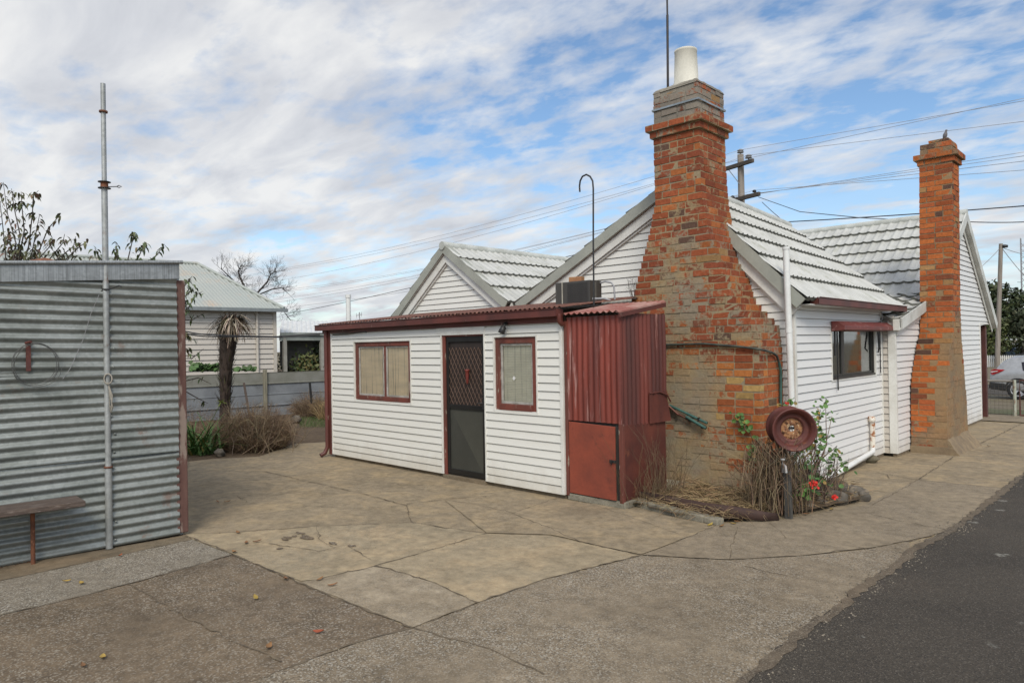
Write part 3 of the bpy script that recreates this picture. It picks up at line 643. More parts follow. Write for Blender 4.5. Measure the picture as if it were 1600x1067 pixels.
mb = MB(); mb.box(LXL-0.03, LXL+0.0, LY+0.05, 8.1, 0.05, 2.05); part(mb, 'side_wall', WHITE, lt)
mb = MB(); mb.box(-10.04, LXL-0.012, LY-0.03, LY+0.06, 0.04, 2.03); part(mb, 'corner_post', REDP, lt, 0.006)
mb = MB(); mb.tube([(-10.06, LY-0.045, 2.04), (-10.06, LY-0.045, 0.16), (-10.075, LY-0.09, 0.06), (-10.09, LY-0.16, 0.03)], 0.034, 10, caps=False); part(mb, 'downpipe', REDP, lt)
# gutter and fascia
mb = MB(); GY = LY-0.13; zl, zr = 2.05, 2.075
prof = [(0.0, 0.078), (0.0, 0.0), (0.10, 0.0), (0.10, 0.09), (0.096, 0.09), (0.096, 0.004), (0.004, 0.004), (0.004, 0.078), (-.012, 0.083), (-.012, 0.09), (0.008, 0.09)]
def gutter(mb, a, b, inn, prof):
    a = np.array(a, float); b = np.array(b, float); inn = np.array(inn, float); n = len(prof)
    P = [q+inn*o+V(0, 0, h) for q in (a, b) for (o, h) in prof]
    mb.idx(P, [(i, i+1, n+i+1, n+i) for i in range(n-1)], 0, None, False)
gutter(mb, (-10.26, GY, zl), (-5.06, GY, zr), (0, 1, 0), prof)
mb.box(-10.262, -10.258, GY, GY+0.1, zl, zl+0.085); mb.box(-5.062, -5.058, GY, GY+0.1, zr, zr+0.085)
part(mb, 'gutter', REDP, lt)
mb = MB(); mb.prism([(-10.2, GY+0.103, 2.0), (-5.06, GY+0.103, 2.006), (-5.06, GY+0.103, 2.15), (-10.2, GY+0.103, 2.12)], (0, 0.022, 0)); part(mb, 'fascia', REDP, lt)
mb = MB()
for i in range(6):
    x0 = -10.24+i*0.87; corr(mb, (x0, LY-0.085-R_.uniform(0, .012), 2.152+0.0045*i+R_.uniform(0, .006)), (0, 1, 0.105), (1, 0, 0.004), 2.12, 0.88, (0, 0, 1), 0.076, 0.009, 1)
part(mb, 'roof', ROOFRUST, lt)
mb = MB(); mb.tube([(-5.055, GY+.05, 2.10), (-5.055, GY+.05, 2.02), (-5.05, LY-0.03, 1.98)], 0.03, 10); part(mb, 'gutter_outlet', REDP, lt)
w1 = window_unit(lt, 'window', *W1, (0, LY, 0), (1, 0, 0), (0, -1, 0), REDPEEL, SASH, GLASS, [-8.53], 0.065, 0.026, 0.11, TRIM, (BLINDT, 'flat'))
w1['label'] = 'wide red framed window with two sashes and tan blinds'
w2 = window_unit(lt, 'window', *W2, (0, LY, 0), (1, 0, 0), (0, -1, 0), REDPEEL, SASH, GLASS, [], 0.075, 0.028, 0.11, TRIM, (BLINDG, 'slat'))
w2['label'] = 'narrow red framed window with a grey slatted blind'
mb = MB(); c = gy(803, 591, LY+0.030); mb.prism([c+V(-.028, 0, 0), c+V(0, 0, -.028), c+V(.028, 0, 0), c+V(0, 0, .028)], (0, 0.004, 0)); part(mb, 'sticker', plain('white_sticker', (.75, .75, .73)), w2)
# door
mb = MB(); mb.box(D0, D0+0.055, LY-0.004, LY+0.12, 0.045, DZ1); mb.box(D1-0.018, D1, LY-0.002, LY+0.12, 0.045, DZ1); mb.box(D0+.055, D1-.018, LY+0.0, LY+0.12, DZ1-0.02, DZ1)
jam = part(mb, 'door_frame', REDPEEL, lt, 0.003)
dx0, dx1, dz0, dz1 = D0+0.057, D1-0.02, 0.062, DZ1-0.022
mb = MB(); f = 0.05; ya, yb = LY+0.012, LY+0.04
mb.box(dx0, dx0+f, ya, yb, dz0, dz1); mb.box(dx1-f, dx1, ya, yb, dz0, dz1); mb.box(dx0+f, dx1-f, ya, yb, dz0, dz0+.07); mb.box(dx0+f, dx1-f, ya, yb, dz1-.07, dz1); mb.box(dx0+f, dx1-f, ya, yb, 0.93, 0.985)
DOORF = plain('bronze_door_frame', (0.022, 0.021, 0.020), 0.4, 0.3)
door = part(mb, 'screen_door', DOORF, lt, 0.003)
mb = MB(); mb.face([(dx0+f, LY+.03, dz0+.07), (dx1-f, LY+.03, dz0+.07), (dx1-f, LY+.03, .93), (dx0+f, LY+.03, .93)])
SCR = weathered('dusty_fly_mesh', (0.042, 0.043, 0.036), (0.060, 0.060, 0.050), 0.5, 0, 1.6, bmp=0.05); part(mb, 'mesh_panel', SCR, door)
mb = MB(); a = (dx1-f-.16, LY+.028, dz0+.55); mb.prism([(dx0+f+.02, LY+.0285, .90), (dx0+f+.05, LY+.0285, .90), (dx1-f-.02, LY+.0285, dz0+.10), (dx1-f-.05, LY+.0285, dz0+.10)], (0, -0.0015, 0)); mb.face([(dx0+f+.05, LY+.0288, .90), (dx1-f, LY+.0288, .90), (dx1-f, LY+.0288, .30), (dx1-f-.03, LY+.0288, dz0+.1)])
part(mb, 'mesh_fold', weathered('sagging_fly_mesh', (0.062, 0.062, 0.050), (0.05, 0.05, 0.04), 0.5, 0, 2, bmp=0.05), door)
mb = MB(); mb.face([(dx0+f, LY+.034, .985), (dx1-f, LY+.034, .985), (dx1-f, LY+.034, dz1-.07), (dx0+f, LY+.034, dz1-.07)]); part(mb, 'backing_mesh', plain('dark_brown_mesh', (0.032, 0.022, 0.018), 0.6), door)
mb = MB(); gx0, gx1, gz0, gz1 = dx0+f, dx1-f, .99, dz1-.075; nx = 9; dx = (gx1-gx0)/nx; dzz = dx*1.75
k = 0
while gz0+k*dzz < gz1:
    for i in range(nx):
        for s in (0, 1):
            a = (gx0+i*dx, gz0+(k+s)*dzz); b = (gx0+(i+1)*dx, gz0+(k+1-s)*dzz)
            if max(a[1], b[1]) < gz1: mb.beam((a[0], LY+.024-.002*s, a[1]), (b[0], LY+.024-.002*s, b[1]), 0.003, 0.006, (0, 1, 0))
    k += 1
part(mb, 'diamond_grille', plain('bronze_grille', (0.23, 0.15, 0.115), 0.4, 0.2), door)
mb = MB(); hx = dx1-f*0.5; mb.box(hx-.016, hx+.016, ya-.012, ya-.001, .95, 1.07); mb.tube([(hx, ya-.012, 1.03), (hx, ya-.045, 1.03), (hx-.07, ya-.045, 1.025)], 0.008, 8); part(mb, 'handle', DARKM, door)
c = gy(730, 588, LY-0.005)
mb = MB(); mb.lathe([(r*.72, h*.72) for r, h in [(0.005, .13), (0.045, .125), (0.05, .105), (0.036, .09), (0.034, .02), (.026, -.05), (.022, -.11), (.006, -.14)]], c, (0, 0, 1), 12)
mb.obox(c+V(0, 0.014, 0.08), np.eye(3), (.004, .014, .006))
tag(mb.build('door_ornament', plain('red_ornament_paint', (0.17, 0.03, 0.022), 0.5), None, 0, tuple(c)), 'small red horn-shaped ornament hanging on the brown screen door', 'ornament')
c = gy(789, 508, LY-0.06)
mb = MB(); mb.tube([c+V(0, .06, .03), c+V(0, .0, .02), c+V(0, -.02, -.02)], 0.018, 8); mb.lathe([(.012, .04), (.034, .035), (.042, -.05), (.036, -.055), (.0, -.05)], c+V(-.01, -.03, -.05), unit(V(.35, .3, 1)), 14)
part(mb, 'flood_light', BLACKP, lt)
a, b = gy(520, 523, LY-.03), gy(572, 518, LY-.03)
mb = MB(); mb.tube([a, a*.6+b*.4+V(0, 0, -.008), b, b+V(0, 0, -.02)], 0.008, 6); mb.tube([a*.7+b*.3+V(0, 0, .02), a*.5+b*.5+V(0, 0, .03), a*.3+b*.7+V(0, 0, .05)], 0.005, 5); part(mb, 'cable', WIRE, lt)

# ------------------------------------------------------------------ red iron enclosure beside it
RX0, RX1, RY0, RY1 = -5.035, -4.29, LY+0.02, 7.49
rb = thing('iron_enclosure', 'red painted corrugated iron cupboard with faded board door, between lean-to and brick chimney', 'cupboard', (-4.7, RY0, 0.1))
mb = MB(); corr(mb, (RX0, RY0, 0.90), (0, 0, 1), (1, 0, 0), 1.16, RX1-RX0, (0, -1, 0), 0.076, 0.009, 4, wob=0.012); part(mb, 'front_sheet', REDTIN, rb)
mb = MB()
def sd(u, x): return 0.0
corr(mb, (RX1, RY0, 0.86), (0, 0, 1), (0, 1, 0), 1.22, 0.86, (1, 0, 0), 0.076, 0.009, 8, wob=0.02, seed=3)
part(mb, 'side_sheet', weathered('darkened_red_iron', (0.155, 0.034, 0.022), (0.070, 0.021, 0.016), 0.6, 0, 1.5, thr=(.38, .6), c3=(0.30, 0.15, 0.12), scale3=5.5, thr3=(.62, .74), stretch=(2.6, 2.6, .25), bmp=.12), rb, 0, 'darker rust stained side sheet')
mb = MB(); P = []
for j in range(9):
    for i in range(9):
        u = i/8; v = j/8; P.append((RX1+0.012+0.02*(1-v)**2*u+0.012*math.sin(u*20)*(1-u), RY0+0.50+0.36*u+0.06*(1-v)*u, 0.86+0.34*v))
mb.idx(P, [(j*9+i, j*9+i+1, (j+1)*9+i+1, (j+1)*9+i) for j in range(8) for i in range(8)]); mb.tube([(RX1+.016, RY0+.5, 1.195), (RX1+.02, RY0+.7, 1.20), (RX1+.03, RY0+.84, 1.16), (RX1+.04, RY0+.90, 1.08)], 0.009, 6)
part(mb, 'patch_sheet', REDDK, rb)
mb = MB(); mb.box(RX1-0.012, RX1-0.004, RY0+0.02, RY0+0.85, 0.08, 0.88); part(mb, 'lower_sheet', REDDK, rb)
mb = MB(); mb.box(RX1-0.045, RX1+0.006, RY0-0.012, RY0+0.03, 0.06, 0.9); mb.box(RX0-0.03, RX0+0.012, RY0-0.016, RY0+0.03, 0.05, 2.02); part(mb, 'corner_post', REDPEEL, rb, 0.004)
mb = MB(); mb.box(RX0+.02, RX1-.05, RY0+.03, RY0+.05, 0.08, 0.9); part(mb, 'backing', INTER, rb)
mb = MB(); mb.prism([(RX0+0.02, RY0-.014, 0.085), (RX1-0.085, RY0-.03, 0.085), (RX1-0.085, RY0-.03, 0.868), (RX0+0.02, RY0-.014, 0.885)], (0, 0.022, 0)); rd = part(mb, 'door', REDDOOR, rb, 0.003, 'faded red board door')
mb = MB(); hx = RX1-0.12; mb.box(hx-.03, hx+.05, RY0-.042, RY0-.031, .485, .515); mb.tube([(hx, RY0-.045, .47), (hx, RY0-.06, .49), (hx, RY0-.06, .52)], .008, 6); part(mb, 'latch', DARKM, rd)
mb = MB(); mb.box(RX0-.02, RX1+.02, RY0-.01, RY1, 0.0, 0.075); part(mb, 'plinth', KERBM, rb, 0.01)
mb = MB(); corr(mb, (RX0-0.01, RY0-0.07, 2.095), (0, 1, 0.15), (1, 0, 0), 0.94, 0.78, (0, 0, 1), 0.0805, 0.011, 2); 
mb.prism([(RX1-.02, RY0-.06, 2.085), (RX1+.03, RY0-.06, 2.075), (RX1+.03, RY0+.85, 2.21), (RX1-.02, RY0+.85, 2.223)], (0, 0, 0.018))
part(mb, 'roof', PINKTIN, rb)
mb = MB(); mb.prism([(RX1+.012, RY0-.055, 2.03), (RX1+.012, RY0+.86, 2.165), (RX1+.012, RY0+.86, 2.222), (RX1+.012, RY0-.055, 2.085)], (.014, 0, 0)); part(mb, 'barge_board', REDP, rb)

# ------------------------------------------------------------------ main cottage
hs = thing('weatherboard_cottage', 'white weatherboard cottage with two rear gables, white tiled roofs and two brick chimneys', 'house', (-6, 12, 0))
GYw = 8.13; KX = -3.285
AP = (-4.77, 3.90); RL = (-7.66, 2.40); RR = (-3.12, 2.20)
def lin(p, q): return lambda z: p[0]+(q[0]-p[0])*(z-p[1])/(q[1]-p[1])
dl = lin((RL[0], RL[1]-.21), (AP[0], AP[1]-.21)); dr = lin((RR[0], RR[1]-.29), (AP[0], AP[1]-.29))
mb = MB(); boards(mb, (0, GYw, 0), (1, 0, 0), (0, -1, 0), lambda z: max(-7.9, dl(z)) if z > 2.2 else -7.7, lambda z: KX if z < 1.9 else min(KX, dr(z)), 0.05, 3.60, 0.0975, zk=(1.9, 2.0, 2.2))
part(mb, 'wall', WHITE, hs, 0, 'cream white rear gable wall behind the big chimney')
S1, SA, S2 = (-11.0, 2.30), (-9.43, 3.546), (-7.86, 2.44)
d1 = lin((S1[0], S1[1]-.22), (SA[0], SA[1]-.22)); d2 = lin((S2[0], S2[1]-.22), (SA[0], SA[1]-.22))
mb = MB(); boards(mb, (0, GYw, 0), (1, 0, 0), (0, -1, 0), lambda z: d1(z), lambda z: d2(z), 2.14, 3.31, 0.0975)
part(mb, 'wall', WHITE, hs, 0, 'small rear gable wall above the lean-to')
def barge_set(p, q, lab):
    e_ = .001 if p[0] < q[0] else 0.0
    mb = MB(); rake(mb, p, q, GYw-0.13-e_, GYw-0.105, -0.02, 0.105); rake(mb, p, q, GYw-0.13, GYw+.02, -0.032, -0.021)
    part(mb, 'barge_flashing', BARGE, hs)
    mb = MB(); rake(mb, p, q, GYw-0.075-e_, GYw-0.05, 0.112, 0.235); rake(mb, p, q, GYw-0.105, GYw, 0.090, 0.102); part(mb, 'barge_board', TRIM, hs)
    mb = MB(); rake(mb, p, q, GYw-0.045-e_, GYw-0.003, 0.237, 0.262); part(mb, 'bead', TRIM, hs)
barge_set(RL, AP, ''); barge_set(RR, AP, ''); barge_set(S1, SA, ''); barge_set(S2, SA, '')
mb = MB(); mb.prism([(-7.95, GYw-.05, 2.22), (-7.55, GYw-.05, 2.22), (-7.68, GYw-.05, 2.42), (-7.76, GYw-.05, 2.46), (-7.85, GYw-.05, 2.44)], (0, 0.02, 0)); part(mb, 'valley_flashing', TRIM, hs)
# roofs
YN = GYw-0.15
EV = -3.10
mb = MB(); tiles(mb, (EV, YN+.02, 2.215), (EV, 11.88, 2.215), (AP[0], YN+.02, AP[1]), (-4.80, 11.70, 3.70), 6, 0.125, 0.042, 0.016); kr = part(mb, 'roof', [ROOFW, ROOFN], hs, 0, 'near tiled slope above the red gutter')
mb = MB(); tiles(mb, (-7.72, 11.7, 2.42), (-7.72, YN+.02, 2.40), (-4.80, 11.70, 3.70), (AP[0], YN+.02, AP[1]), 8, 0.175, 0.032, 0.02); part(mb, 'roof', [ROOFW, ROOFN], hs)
mb = MB(); mb.tube([(AP[0], YN, AP[1]-.01), (-4.80, 11.72, 3.69)], 0.075, 12); part(mb, 'ridge_cap', RIDGE, kr)
mb = MB(); mb.beam((-4.80, 11.715, 3.66), (EV, 11.895, 2.19), 0.02, 0.05); mb.face([(-4.8, 11.68, 3.66), (EV-.1, 11.85, 2.2), (-7.6, 11.68, 2.3)]); mb.face([(-4.8, 11.68, 3.66), (-7.6, 11.68, 2.3), (EV-.1, 11.85, 2.2)]); part(mb, 'verge_gap_shade', DARKM, kr)  # dark strip stands in for the shaded gap under the verge, plus end fill
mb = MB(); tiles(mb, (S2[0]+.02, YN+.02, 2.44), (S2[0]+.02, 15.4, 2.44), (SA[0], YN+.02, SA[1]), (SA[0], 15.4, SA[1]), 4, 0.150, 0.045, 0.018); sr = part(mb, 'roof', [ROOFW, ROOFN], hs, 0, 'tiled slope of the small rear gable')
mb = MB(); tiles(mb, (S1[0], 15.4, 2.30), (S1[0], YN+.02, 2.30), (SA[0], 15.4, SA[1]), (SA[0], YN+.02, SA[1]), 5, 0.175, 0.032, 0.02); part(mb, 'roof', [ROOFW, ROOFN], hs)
mb = MB(); mb.tube([(SA[0], YN, SA[1]), (SA[0], 15.4, SA[1])], 0.075, 12); part(mb, 'ridge_cap', RIDGE, sr)
FX = -3.10; VX = FX+0.10
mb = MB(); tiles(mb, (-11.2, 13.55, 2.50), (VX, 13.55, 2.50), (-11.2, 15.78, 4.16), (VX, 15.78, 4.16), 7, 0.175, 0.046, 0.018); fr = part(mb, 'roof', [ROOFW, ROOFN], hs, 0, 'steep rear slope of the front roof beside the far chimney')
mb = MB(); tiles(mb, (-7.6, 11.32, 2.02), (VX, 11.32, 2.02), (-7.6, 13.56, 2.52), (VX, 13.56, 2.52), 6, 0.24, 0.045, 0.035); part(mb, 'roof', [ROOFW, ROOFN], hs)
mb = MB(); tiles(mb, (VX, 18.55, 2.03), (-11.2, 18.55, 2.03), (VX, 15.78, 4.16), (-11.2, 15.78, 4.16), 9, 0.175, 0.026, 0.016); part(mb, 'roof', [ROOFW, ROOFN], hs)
mb = MB(); mb.tube([(VX+.02, 15.78, 4.165), (-11.2, 15.78, 4.165)], 0.075, 12); part(mb, 'ridge_cap', RIDGE, fr)
# kitchen side wall
KW = (9.305, 11.05, 1.235, 1.93)
mb = MB(); boards(mb, (KX, 0, 0), (0, 1, 0), (1, 0, 0), GYw+.01, 11.37, 0.05, 2.18, 0.0985, [KW]); kw = part(mb, 'wall', WHITE2, hs, 0, 'white side wall with the hooded window')
mb = MB(); mb.box(KX-0.03, KX+0.022, GYw-0.022, GYw+0.03, 0.05, 2.2); part(mb, 'trim', TRIM, kw, 0.003)
mb = MB(); mb.box(KX-.01, KX+0.024, 11.33, 11.37, 0.05, 2.17); part(mb, 'trim', TRIM, kw, 0.003)
mb = MB(); mb.box(KX-.05, KX+.004, GYw, 11.37, 0.0, 0.05); mb.box(FX-.05, FX+.004, 11.37, 17.3, 0.0, 0.06); part(mb, 'footing', CONCF, hs)
mb = MB(); boards(mb, (0, 11.37, 0), (1, 0, 0), (0, -1, 0), KX+.02, FX-.0, 0.05, 2.1, 0.0985); part(mb, 'wall', CREAM, hs, 0, 'narrow yellowed return wall at the corner')
mb = MB(); mb.box(FX-0.085, FX+0.02, 11.345, 11.40, 0.05, 2.06); part(mb, 'corner_trim', TRIM, hs, 0.003)
wk = window_unit(hs, 'window', *KW, (KX, 0, 0), (0, 1, 0), (1, 0, 0), plain('dark_bronze_frame', (0.05, 0.045, 0.04), 0.4, 0.3), plain('dark_bronze_sash', (0.04, 0.04, 0.035), 0.4, 0.3), GLASSD, [9.80], 0.03, 0.03, 0.08, TRIM, (NET, 'net'))
mb = MB(); hy0, hy1 = 9.27, 11.52
mb.prism([(KX+.02, hy0, 1.865), (KX+.02, hy0, 1.995), (KX+.10, hy0, 1.995), (KX+.19, hy0, 1.93), (KX+.19, hy0, 1.88)], (0, hy1-hy0, 0)); hd = part(mb, 'awning', weathered('faded_red_awning', (0.17, 0.035, 0.028), (0.12, 0.03, 0.024), 0.5, 0, 5, c3=(0.42, 0.24, 0.22), scale3=9, thr3=(.6, .68), bmp=.1), wk, 0.004)
for pts_, r_ in (([(KX+.04, 11.10, 1.86), (KX+.06, 11.06, 1.62), (KX+.03, 11.12, 1.56)], .012), ([(KX+.035, 11.2, 1.9), (KX+.035, 11.2, 1.25)], .008), ([(KX+.04, 9.42, 1.86), (KX+.04, 9.42, 1.10)], .009), ([(KX+.035, 9.35, 1.87), (KX+.035, 9.35, 1.55)], .013)):
    mb = MB(); mb.tube(pts_, r_, 6); part(mb, 'awning_arm', DARKM, wk)
mb = MB(); gutter(mb, (EV-.06+0.11, GYw+.16, 2.175), (EV-.06+0.11, 11.86, 2.165), (-1, 0, 0), [(a*.9, b*.95) for a, b in prof]); mb.box(EV-.05, EV+.045, GYw+.155, GYw+.16, 2.175, 2.26); part(mb, 'gutter', REDP, hs)
mb = MB(); mb.box(KX, EV, GYw+.02, 11.4, 2.165, 2.175); part(mb, 'soffit', TRIM, hs)
# front house end wall
zb = 2.50
xl_ = lambda z: 11.40 if z < 1.98 else (11.40+(z-1.98)*(13.55-11.4)/(2.40-1.98) if z < 2.40 else 13.55+(z-2.40)*(15.78-13.55)/(4.04-2.40))
xr_ = lambda z: 17.3 if z < 2.05 else 18.36-(z-2.05)*(18.36-15.78)/(4.04-2.05)
mb = MB(); boards(mb, (FX, 0, 0), (0, 1, 0), (1, 0, 0), xl_, xr_, 0.05, 4.0, 0.0975, zk=(1.98, 2.05, 2.40)); fw = part(mb, 'wall', WHITE2, hs, 0, 'tall white end gable wall behind the far chimney')
mb = MB(); mb.box(FX-.03, FX+.022, 17.27, 17.325, 0.05, 2.05); part(mb, 'trim', TRIM, fw, .003)
mb = MB(); mb.box(FX-.03, FX+.022, 17.33, 18.4, 2.03, 2.055); part(mb, 'trim', TRIM, fw, .003)
mb = MB()
for p, q in (((11.30, 2.04), (13.56, 2.535)), ((13.55, 2.535), (15.78, 4.19)), ((18.57, 2.06), (15.78, 4.19))):
    rake(mb, p, q, VX-.0, VX+.022, -0.01, 0.15, X=True); rake(mb, p, q, FX+.02, VX+.0, 0.13, 0.15, X=True)
part(mb, 'barge_board', weathered('grey_white_barge', (.62, .62, .58), (.45, .45, .41), .5, bmp=.05), hs)
mb = MB()
for p, q in (((11.36, 1.90), (13.56, 2.36)), ((13.55, 2.36), (15.78, 4.02)), ((18.5, 1.94), (15.78, 4.02))): rake(mb, p, q, FX+.024, FX+.04, 0.0, 0.10, X=True)
part(mb, 'bead', TRIM, hs)
mb = MB(); mb.prism([(FX, 11.3, 1.88), (FX, 11.42, 1.88), (FX, 11.42, 2.08), (FX, 11.3, 2.04)], (0.09, 0, 0)); part(mb, 'eave_end', TRIM, hs)
# veranda
mb = MB(); mb.box(FX-.14, FX-.02, 18.05, 18.17, 0.0, 2.0); vp = part(mb, 'veranda_post', weathered('oxblood_post', (0.075, 0.026, 0.022), (0.11, 0.04, 0.03), .55, bmp=.1), hs, .006)
mb = MB(); mb.box(-11, FX-.03, 18.06, 18.16, 2.0, 2.06); mb.box(-11, FX-.03, 17.32, 18.4, 2.06, 2.07); part(mb, 'veranda_beam', REDP, hs)
mb = MB(); mb.box(-11, FX-.03, 17.28, 17.32, 0.05, 2.06); mb.box(-11.0, FX, 17.32, 18.4, -.02, .012); part(mb, 'veranda_floor', CONCP, hs)
# pipes on the side wall
mb = MB(); a, b = gy(1228, 390, 7.97), gy(1237, 628, 7.97); mb.tube([a, b, b+V(0, 0, -.9)], 0.036, 14); mb.tube([a+V(0, 0, .0), a+V(0, 0, .03)], 0.042, 14); mb.tube([a*.48+b*.52, a*.48+b*.52+V(0, 0, -.05)], 0.041, 14); part(mb, 'vent_pipe', PVC, hs)
mb = MB(); x = KX+.06; mb.tube([(KX+.01, 10.69, .62), (x, 10.69, .615), (x, 10.69, .56), (x, 10.69, .20)], 0.036, 12); mb.lathe([(.0, .04), (.045, .035), (.05, -.02), (.04, -.04)], (x, 10.67, .62), (0, 0, 1), 12); wp = part(mb, 'waste_pipe', PVCR, hs)
mb = MB(); mb.tube([(x, 10.69, .20), (x+.01, 10.62, .15), (x+.02, 9.55, .085), (x+.03, 8.5, .03)], 0.036, 12); part(mb, 'waste_pipe', PVC, hs)
mb = MB(); mb.tube([(KX+.03, 11.30, 2.17), (KX+.05, 11.3, 2.08), (KX+.03, 11.27, 2.0), (KX+.025, 11.3, 1.95)], .006, 6); mb.tube([(KX+.025, 11.35, 1.9), (KX+.025, 11.35, 1.25)], .005, 6); part(mb, 'cable', WIREG, hs)

# ------------------------------------------------------------------ brick chimneys
def brick_col(rnd, pal):
    c = pal[0]; r = rnd.random(); acc = 0
    for wt, col in pal:
        acc += wt
        if r <= acc: c = col; break
    else: c = pal[-1][1]
    k = rnd.uniform(0.82, 1.18); return tuple(min(1, v*k) for v in c)
PAL1 = [(.46, (0.275, 0.078, 0.034)), (.30, (0.225, 0.064, 0.032)), (.16, (0.34, 0.115, 0.040)), (.03, (0.30, 0.18, 0.08)), (.02, (0.105, 0.062, 0.045)), (.03, (0.16, 0.06, 0.035))]
PAL2 = [(.50, (0.40, 0.120, 0.036)), (.28, (0.32, 0.088, 0.032)), (.13, (0.22, 0.072, 0.036)), (.05, (0.37, 0.21, 0.09)), (.04, (0.10, 0.055, 0.04))]
def rbox_(mb, rnd, x0, x1, y0, y1, z0, z1, col, j=.0035):
    n0 = len(mb.v); mb.box(x0, x1, y0, y1, z0, z1, 0, col)
    for k in range(n0, len(mb.v)): a, b, c = mb.v[k]; mb.v[k] = (a+rnd.uniform(-j, j), b+rnd.uniform(-j, j), c+rnd.uniform(-j, j))
def brick_stack(mb, fx0, fx1, fy0, fy1, z0, z1, pal, smear, faces='frlb', ch=0.086, seed=0, mort=(0.35, 0.26, 0.14)):
    rnd = random.Random(seed); z = z0; k = 0
    while z < z1-0.02:
        zt = min(z+ch, z1); zm = (z+zt)/2; x0, x1, y0, y1 = fx0(zm), fx1(zm), fy0(zm), fy1(zm); jg = 0.015; ins = 0.0025
        mb.box(x0+ins, x1-ins, y0+ins, y1-ins, z, zt, 0, (*mort, 1.0))
        def run(a0, a1, place):
            a = a0 - (0.0 if k % 2 else 0.12) ; first = True
            while a < a1-.005:
                ln = rnd.choice((.225, .225, .225, .108)) if k % 3 else .225
                b = min(a+ln, a1); s = max(a, a0)
                if a1-b < .05: b = a1
                if b-s > .03:
                    rnd_skip = rnd.random()
                    place(s+(jg/2 if s > a0 else 0), b-(jg/2 if b < a1 else 0))
                a = b+jg*0
        dp = 0.10
        def col(p):
            c = brick_col(rnd, pal); c = (c[0]*1.18, c[1]*1.28, c[2]*1.1) if (pal is PAL1 and p[2] < 1.55) else c; s = smear(p[0], p[1], p[2]) + rnd.uniform(-.15, .15); return (*c, s)
        def rbox(mb_, rnd_, a0, a1, b0, b1, c0, c1, cl, j=.0035):
            # bricks under thick old mortar are buried in it
            if cl[3] > .62 and rnd_.random() < .62: return
            rbox_(mb_, rnd_, a0, a1, b0, b1, c0, c1, cl, j)
        zz0, zz1 = z+jg/2, zt-jg/2
        o = lambda: rnd.uniform(-.0015, .006)
        if 'f' in faces: run(x0, x1, lambda s, e: rbox(mb, rnd, s, e, y0-o(), y0+dp, zz0+rnd.uniform(-.002, .002), zz1+rnd.uniform(-.002, .002), col(((s+e)/2, y0, zm))))
        if 'b' in faces: run(x0, x1, lambda s, e: rbox(mb, rnd, s, e, y1-dp, y1+o(), zz0, zz1, col(((s+e)/2, y1, zm))))
        if 'r' in faces: run(y0+dp+.003, y1-(dp+.003 if 'b' in faces else 0), lambda s, e: rbox(mb, rnd, x1-dp, x1+o(), s, e, zz0+rnd.uniform(-.002, .002), zz1, col((x1, (s+e)/2, zm))))
        if 'l' in faces: run(y0+dp+.003, y1-(dp+.003 if 'b' in faces else 0), lambda s, e: rbox(mb, rnd, x0-o(), x0+dp, s, e, zz0, zz1, col((x0, (s+e)/2, zm))))
        z = zt; k += 1
def itp(zs, xs): return lambda z: float(np.interp(z, zs, xs))
CY = 7.5
rp = [gy(*p, CY) for p in [(1196, 548), (1182, 510), (1162, 490), (1149, 475), (1142, 465), (1134, 435), (1121, 406), (1107, 359), (1098, 312), (1093, 250)]]
lp = [gy(*p, CY) for p in [(990, 460), (995, 442), (1001, 418), (1008, 393), (1013, 373), (1016, 360), (1021, 335), (1024, 320), (1022, 250)]]
c1x1 = itp([0, 1.63]+[p[2] for p in rp][1:], [-3.42, -3.42]+[p[0] for p in rp][1:])
c1x0 = itp([0, 1.63]+[p[2] for p in lp], [-5.4, -5.4]+[p[0] for p in lp])
def gauss(x, z, cx, cz, rx, rz): return math.exp(-((x-cx)/rx)**2-((z-cz)/rz)**2)
def smear1(x, y, z):
    return 0.10 + .66*gauss(x, z, -4.25, 1.15, .40, .40) + .32*gauss(x, z, -4.45, 2.2, .40, .55) + .62*gauss(x, z, -4.4, .3, .5, .45) + .30*gauss(x, z, -3.6, .25, .4, .35) + .22*gauss(x, z, -4.4, 2.9, .18, .4) + .25*gauss(x, z, -3.55, 1.85, .25, .25) - .25*gauss(x, z, -3.7, 1.1, .25, .5)
mb = MB(); brick_stack(mb, c1x0, c1x1, lambda z: CY, lambda z: GYw+.03 if z > 3.0 else GYw+.0, 0.0, 4.30, PAL1, smear1, 'frlb', 0.0843, 5)
ch1 = part(mb, 'chimney', BRICK1, hs, 0, 'broad brick chimney with sloping shoulders and cement capped top')
mb = MB(); sc = lambda *a: .1
x0, x1, y0, y1 = -4.735, -4.115, CY, GYw+.03
for i, (zz_, e) in enumerate(((4.302, .035), (4.384, .075))):
    brick_stack(mb, lambda z: x0-e, lambda z: x1+e, lambda z: y0-e, lambda z: y1+e, zz_, zz_+.080, PAL1, sc, 'frlb', .080, 11+i)
part(mb, 'corbel', BRICK1, ch1)
BRICKC = brickmat('cement_washed_brick', (0.27, 0.245, 0.20), (0.20, 0.185, 0.155))
xa, xb, ya_, yb_ = x0, x1, y0, y1
mb = MB(); brick_stack(mb, lambda z: xa+.005, lambda z: xb-.005, lambda z: ya_+.005, lambda z: yb_-.005, 4.466, 4.886, PAL1, lambda x, y, z: .50-(.38 if x > xb-.05 else 0)*(mnoise.noise(Vector((y*5, z*5, 1)))+.3), 'frlb', .084, 41, (.24, .215, .175))
for k in range(16):  # rounded cement crown
    pass
P = []; nn2 = 22
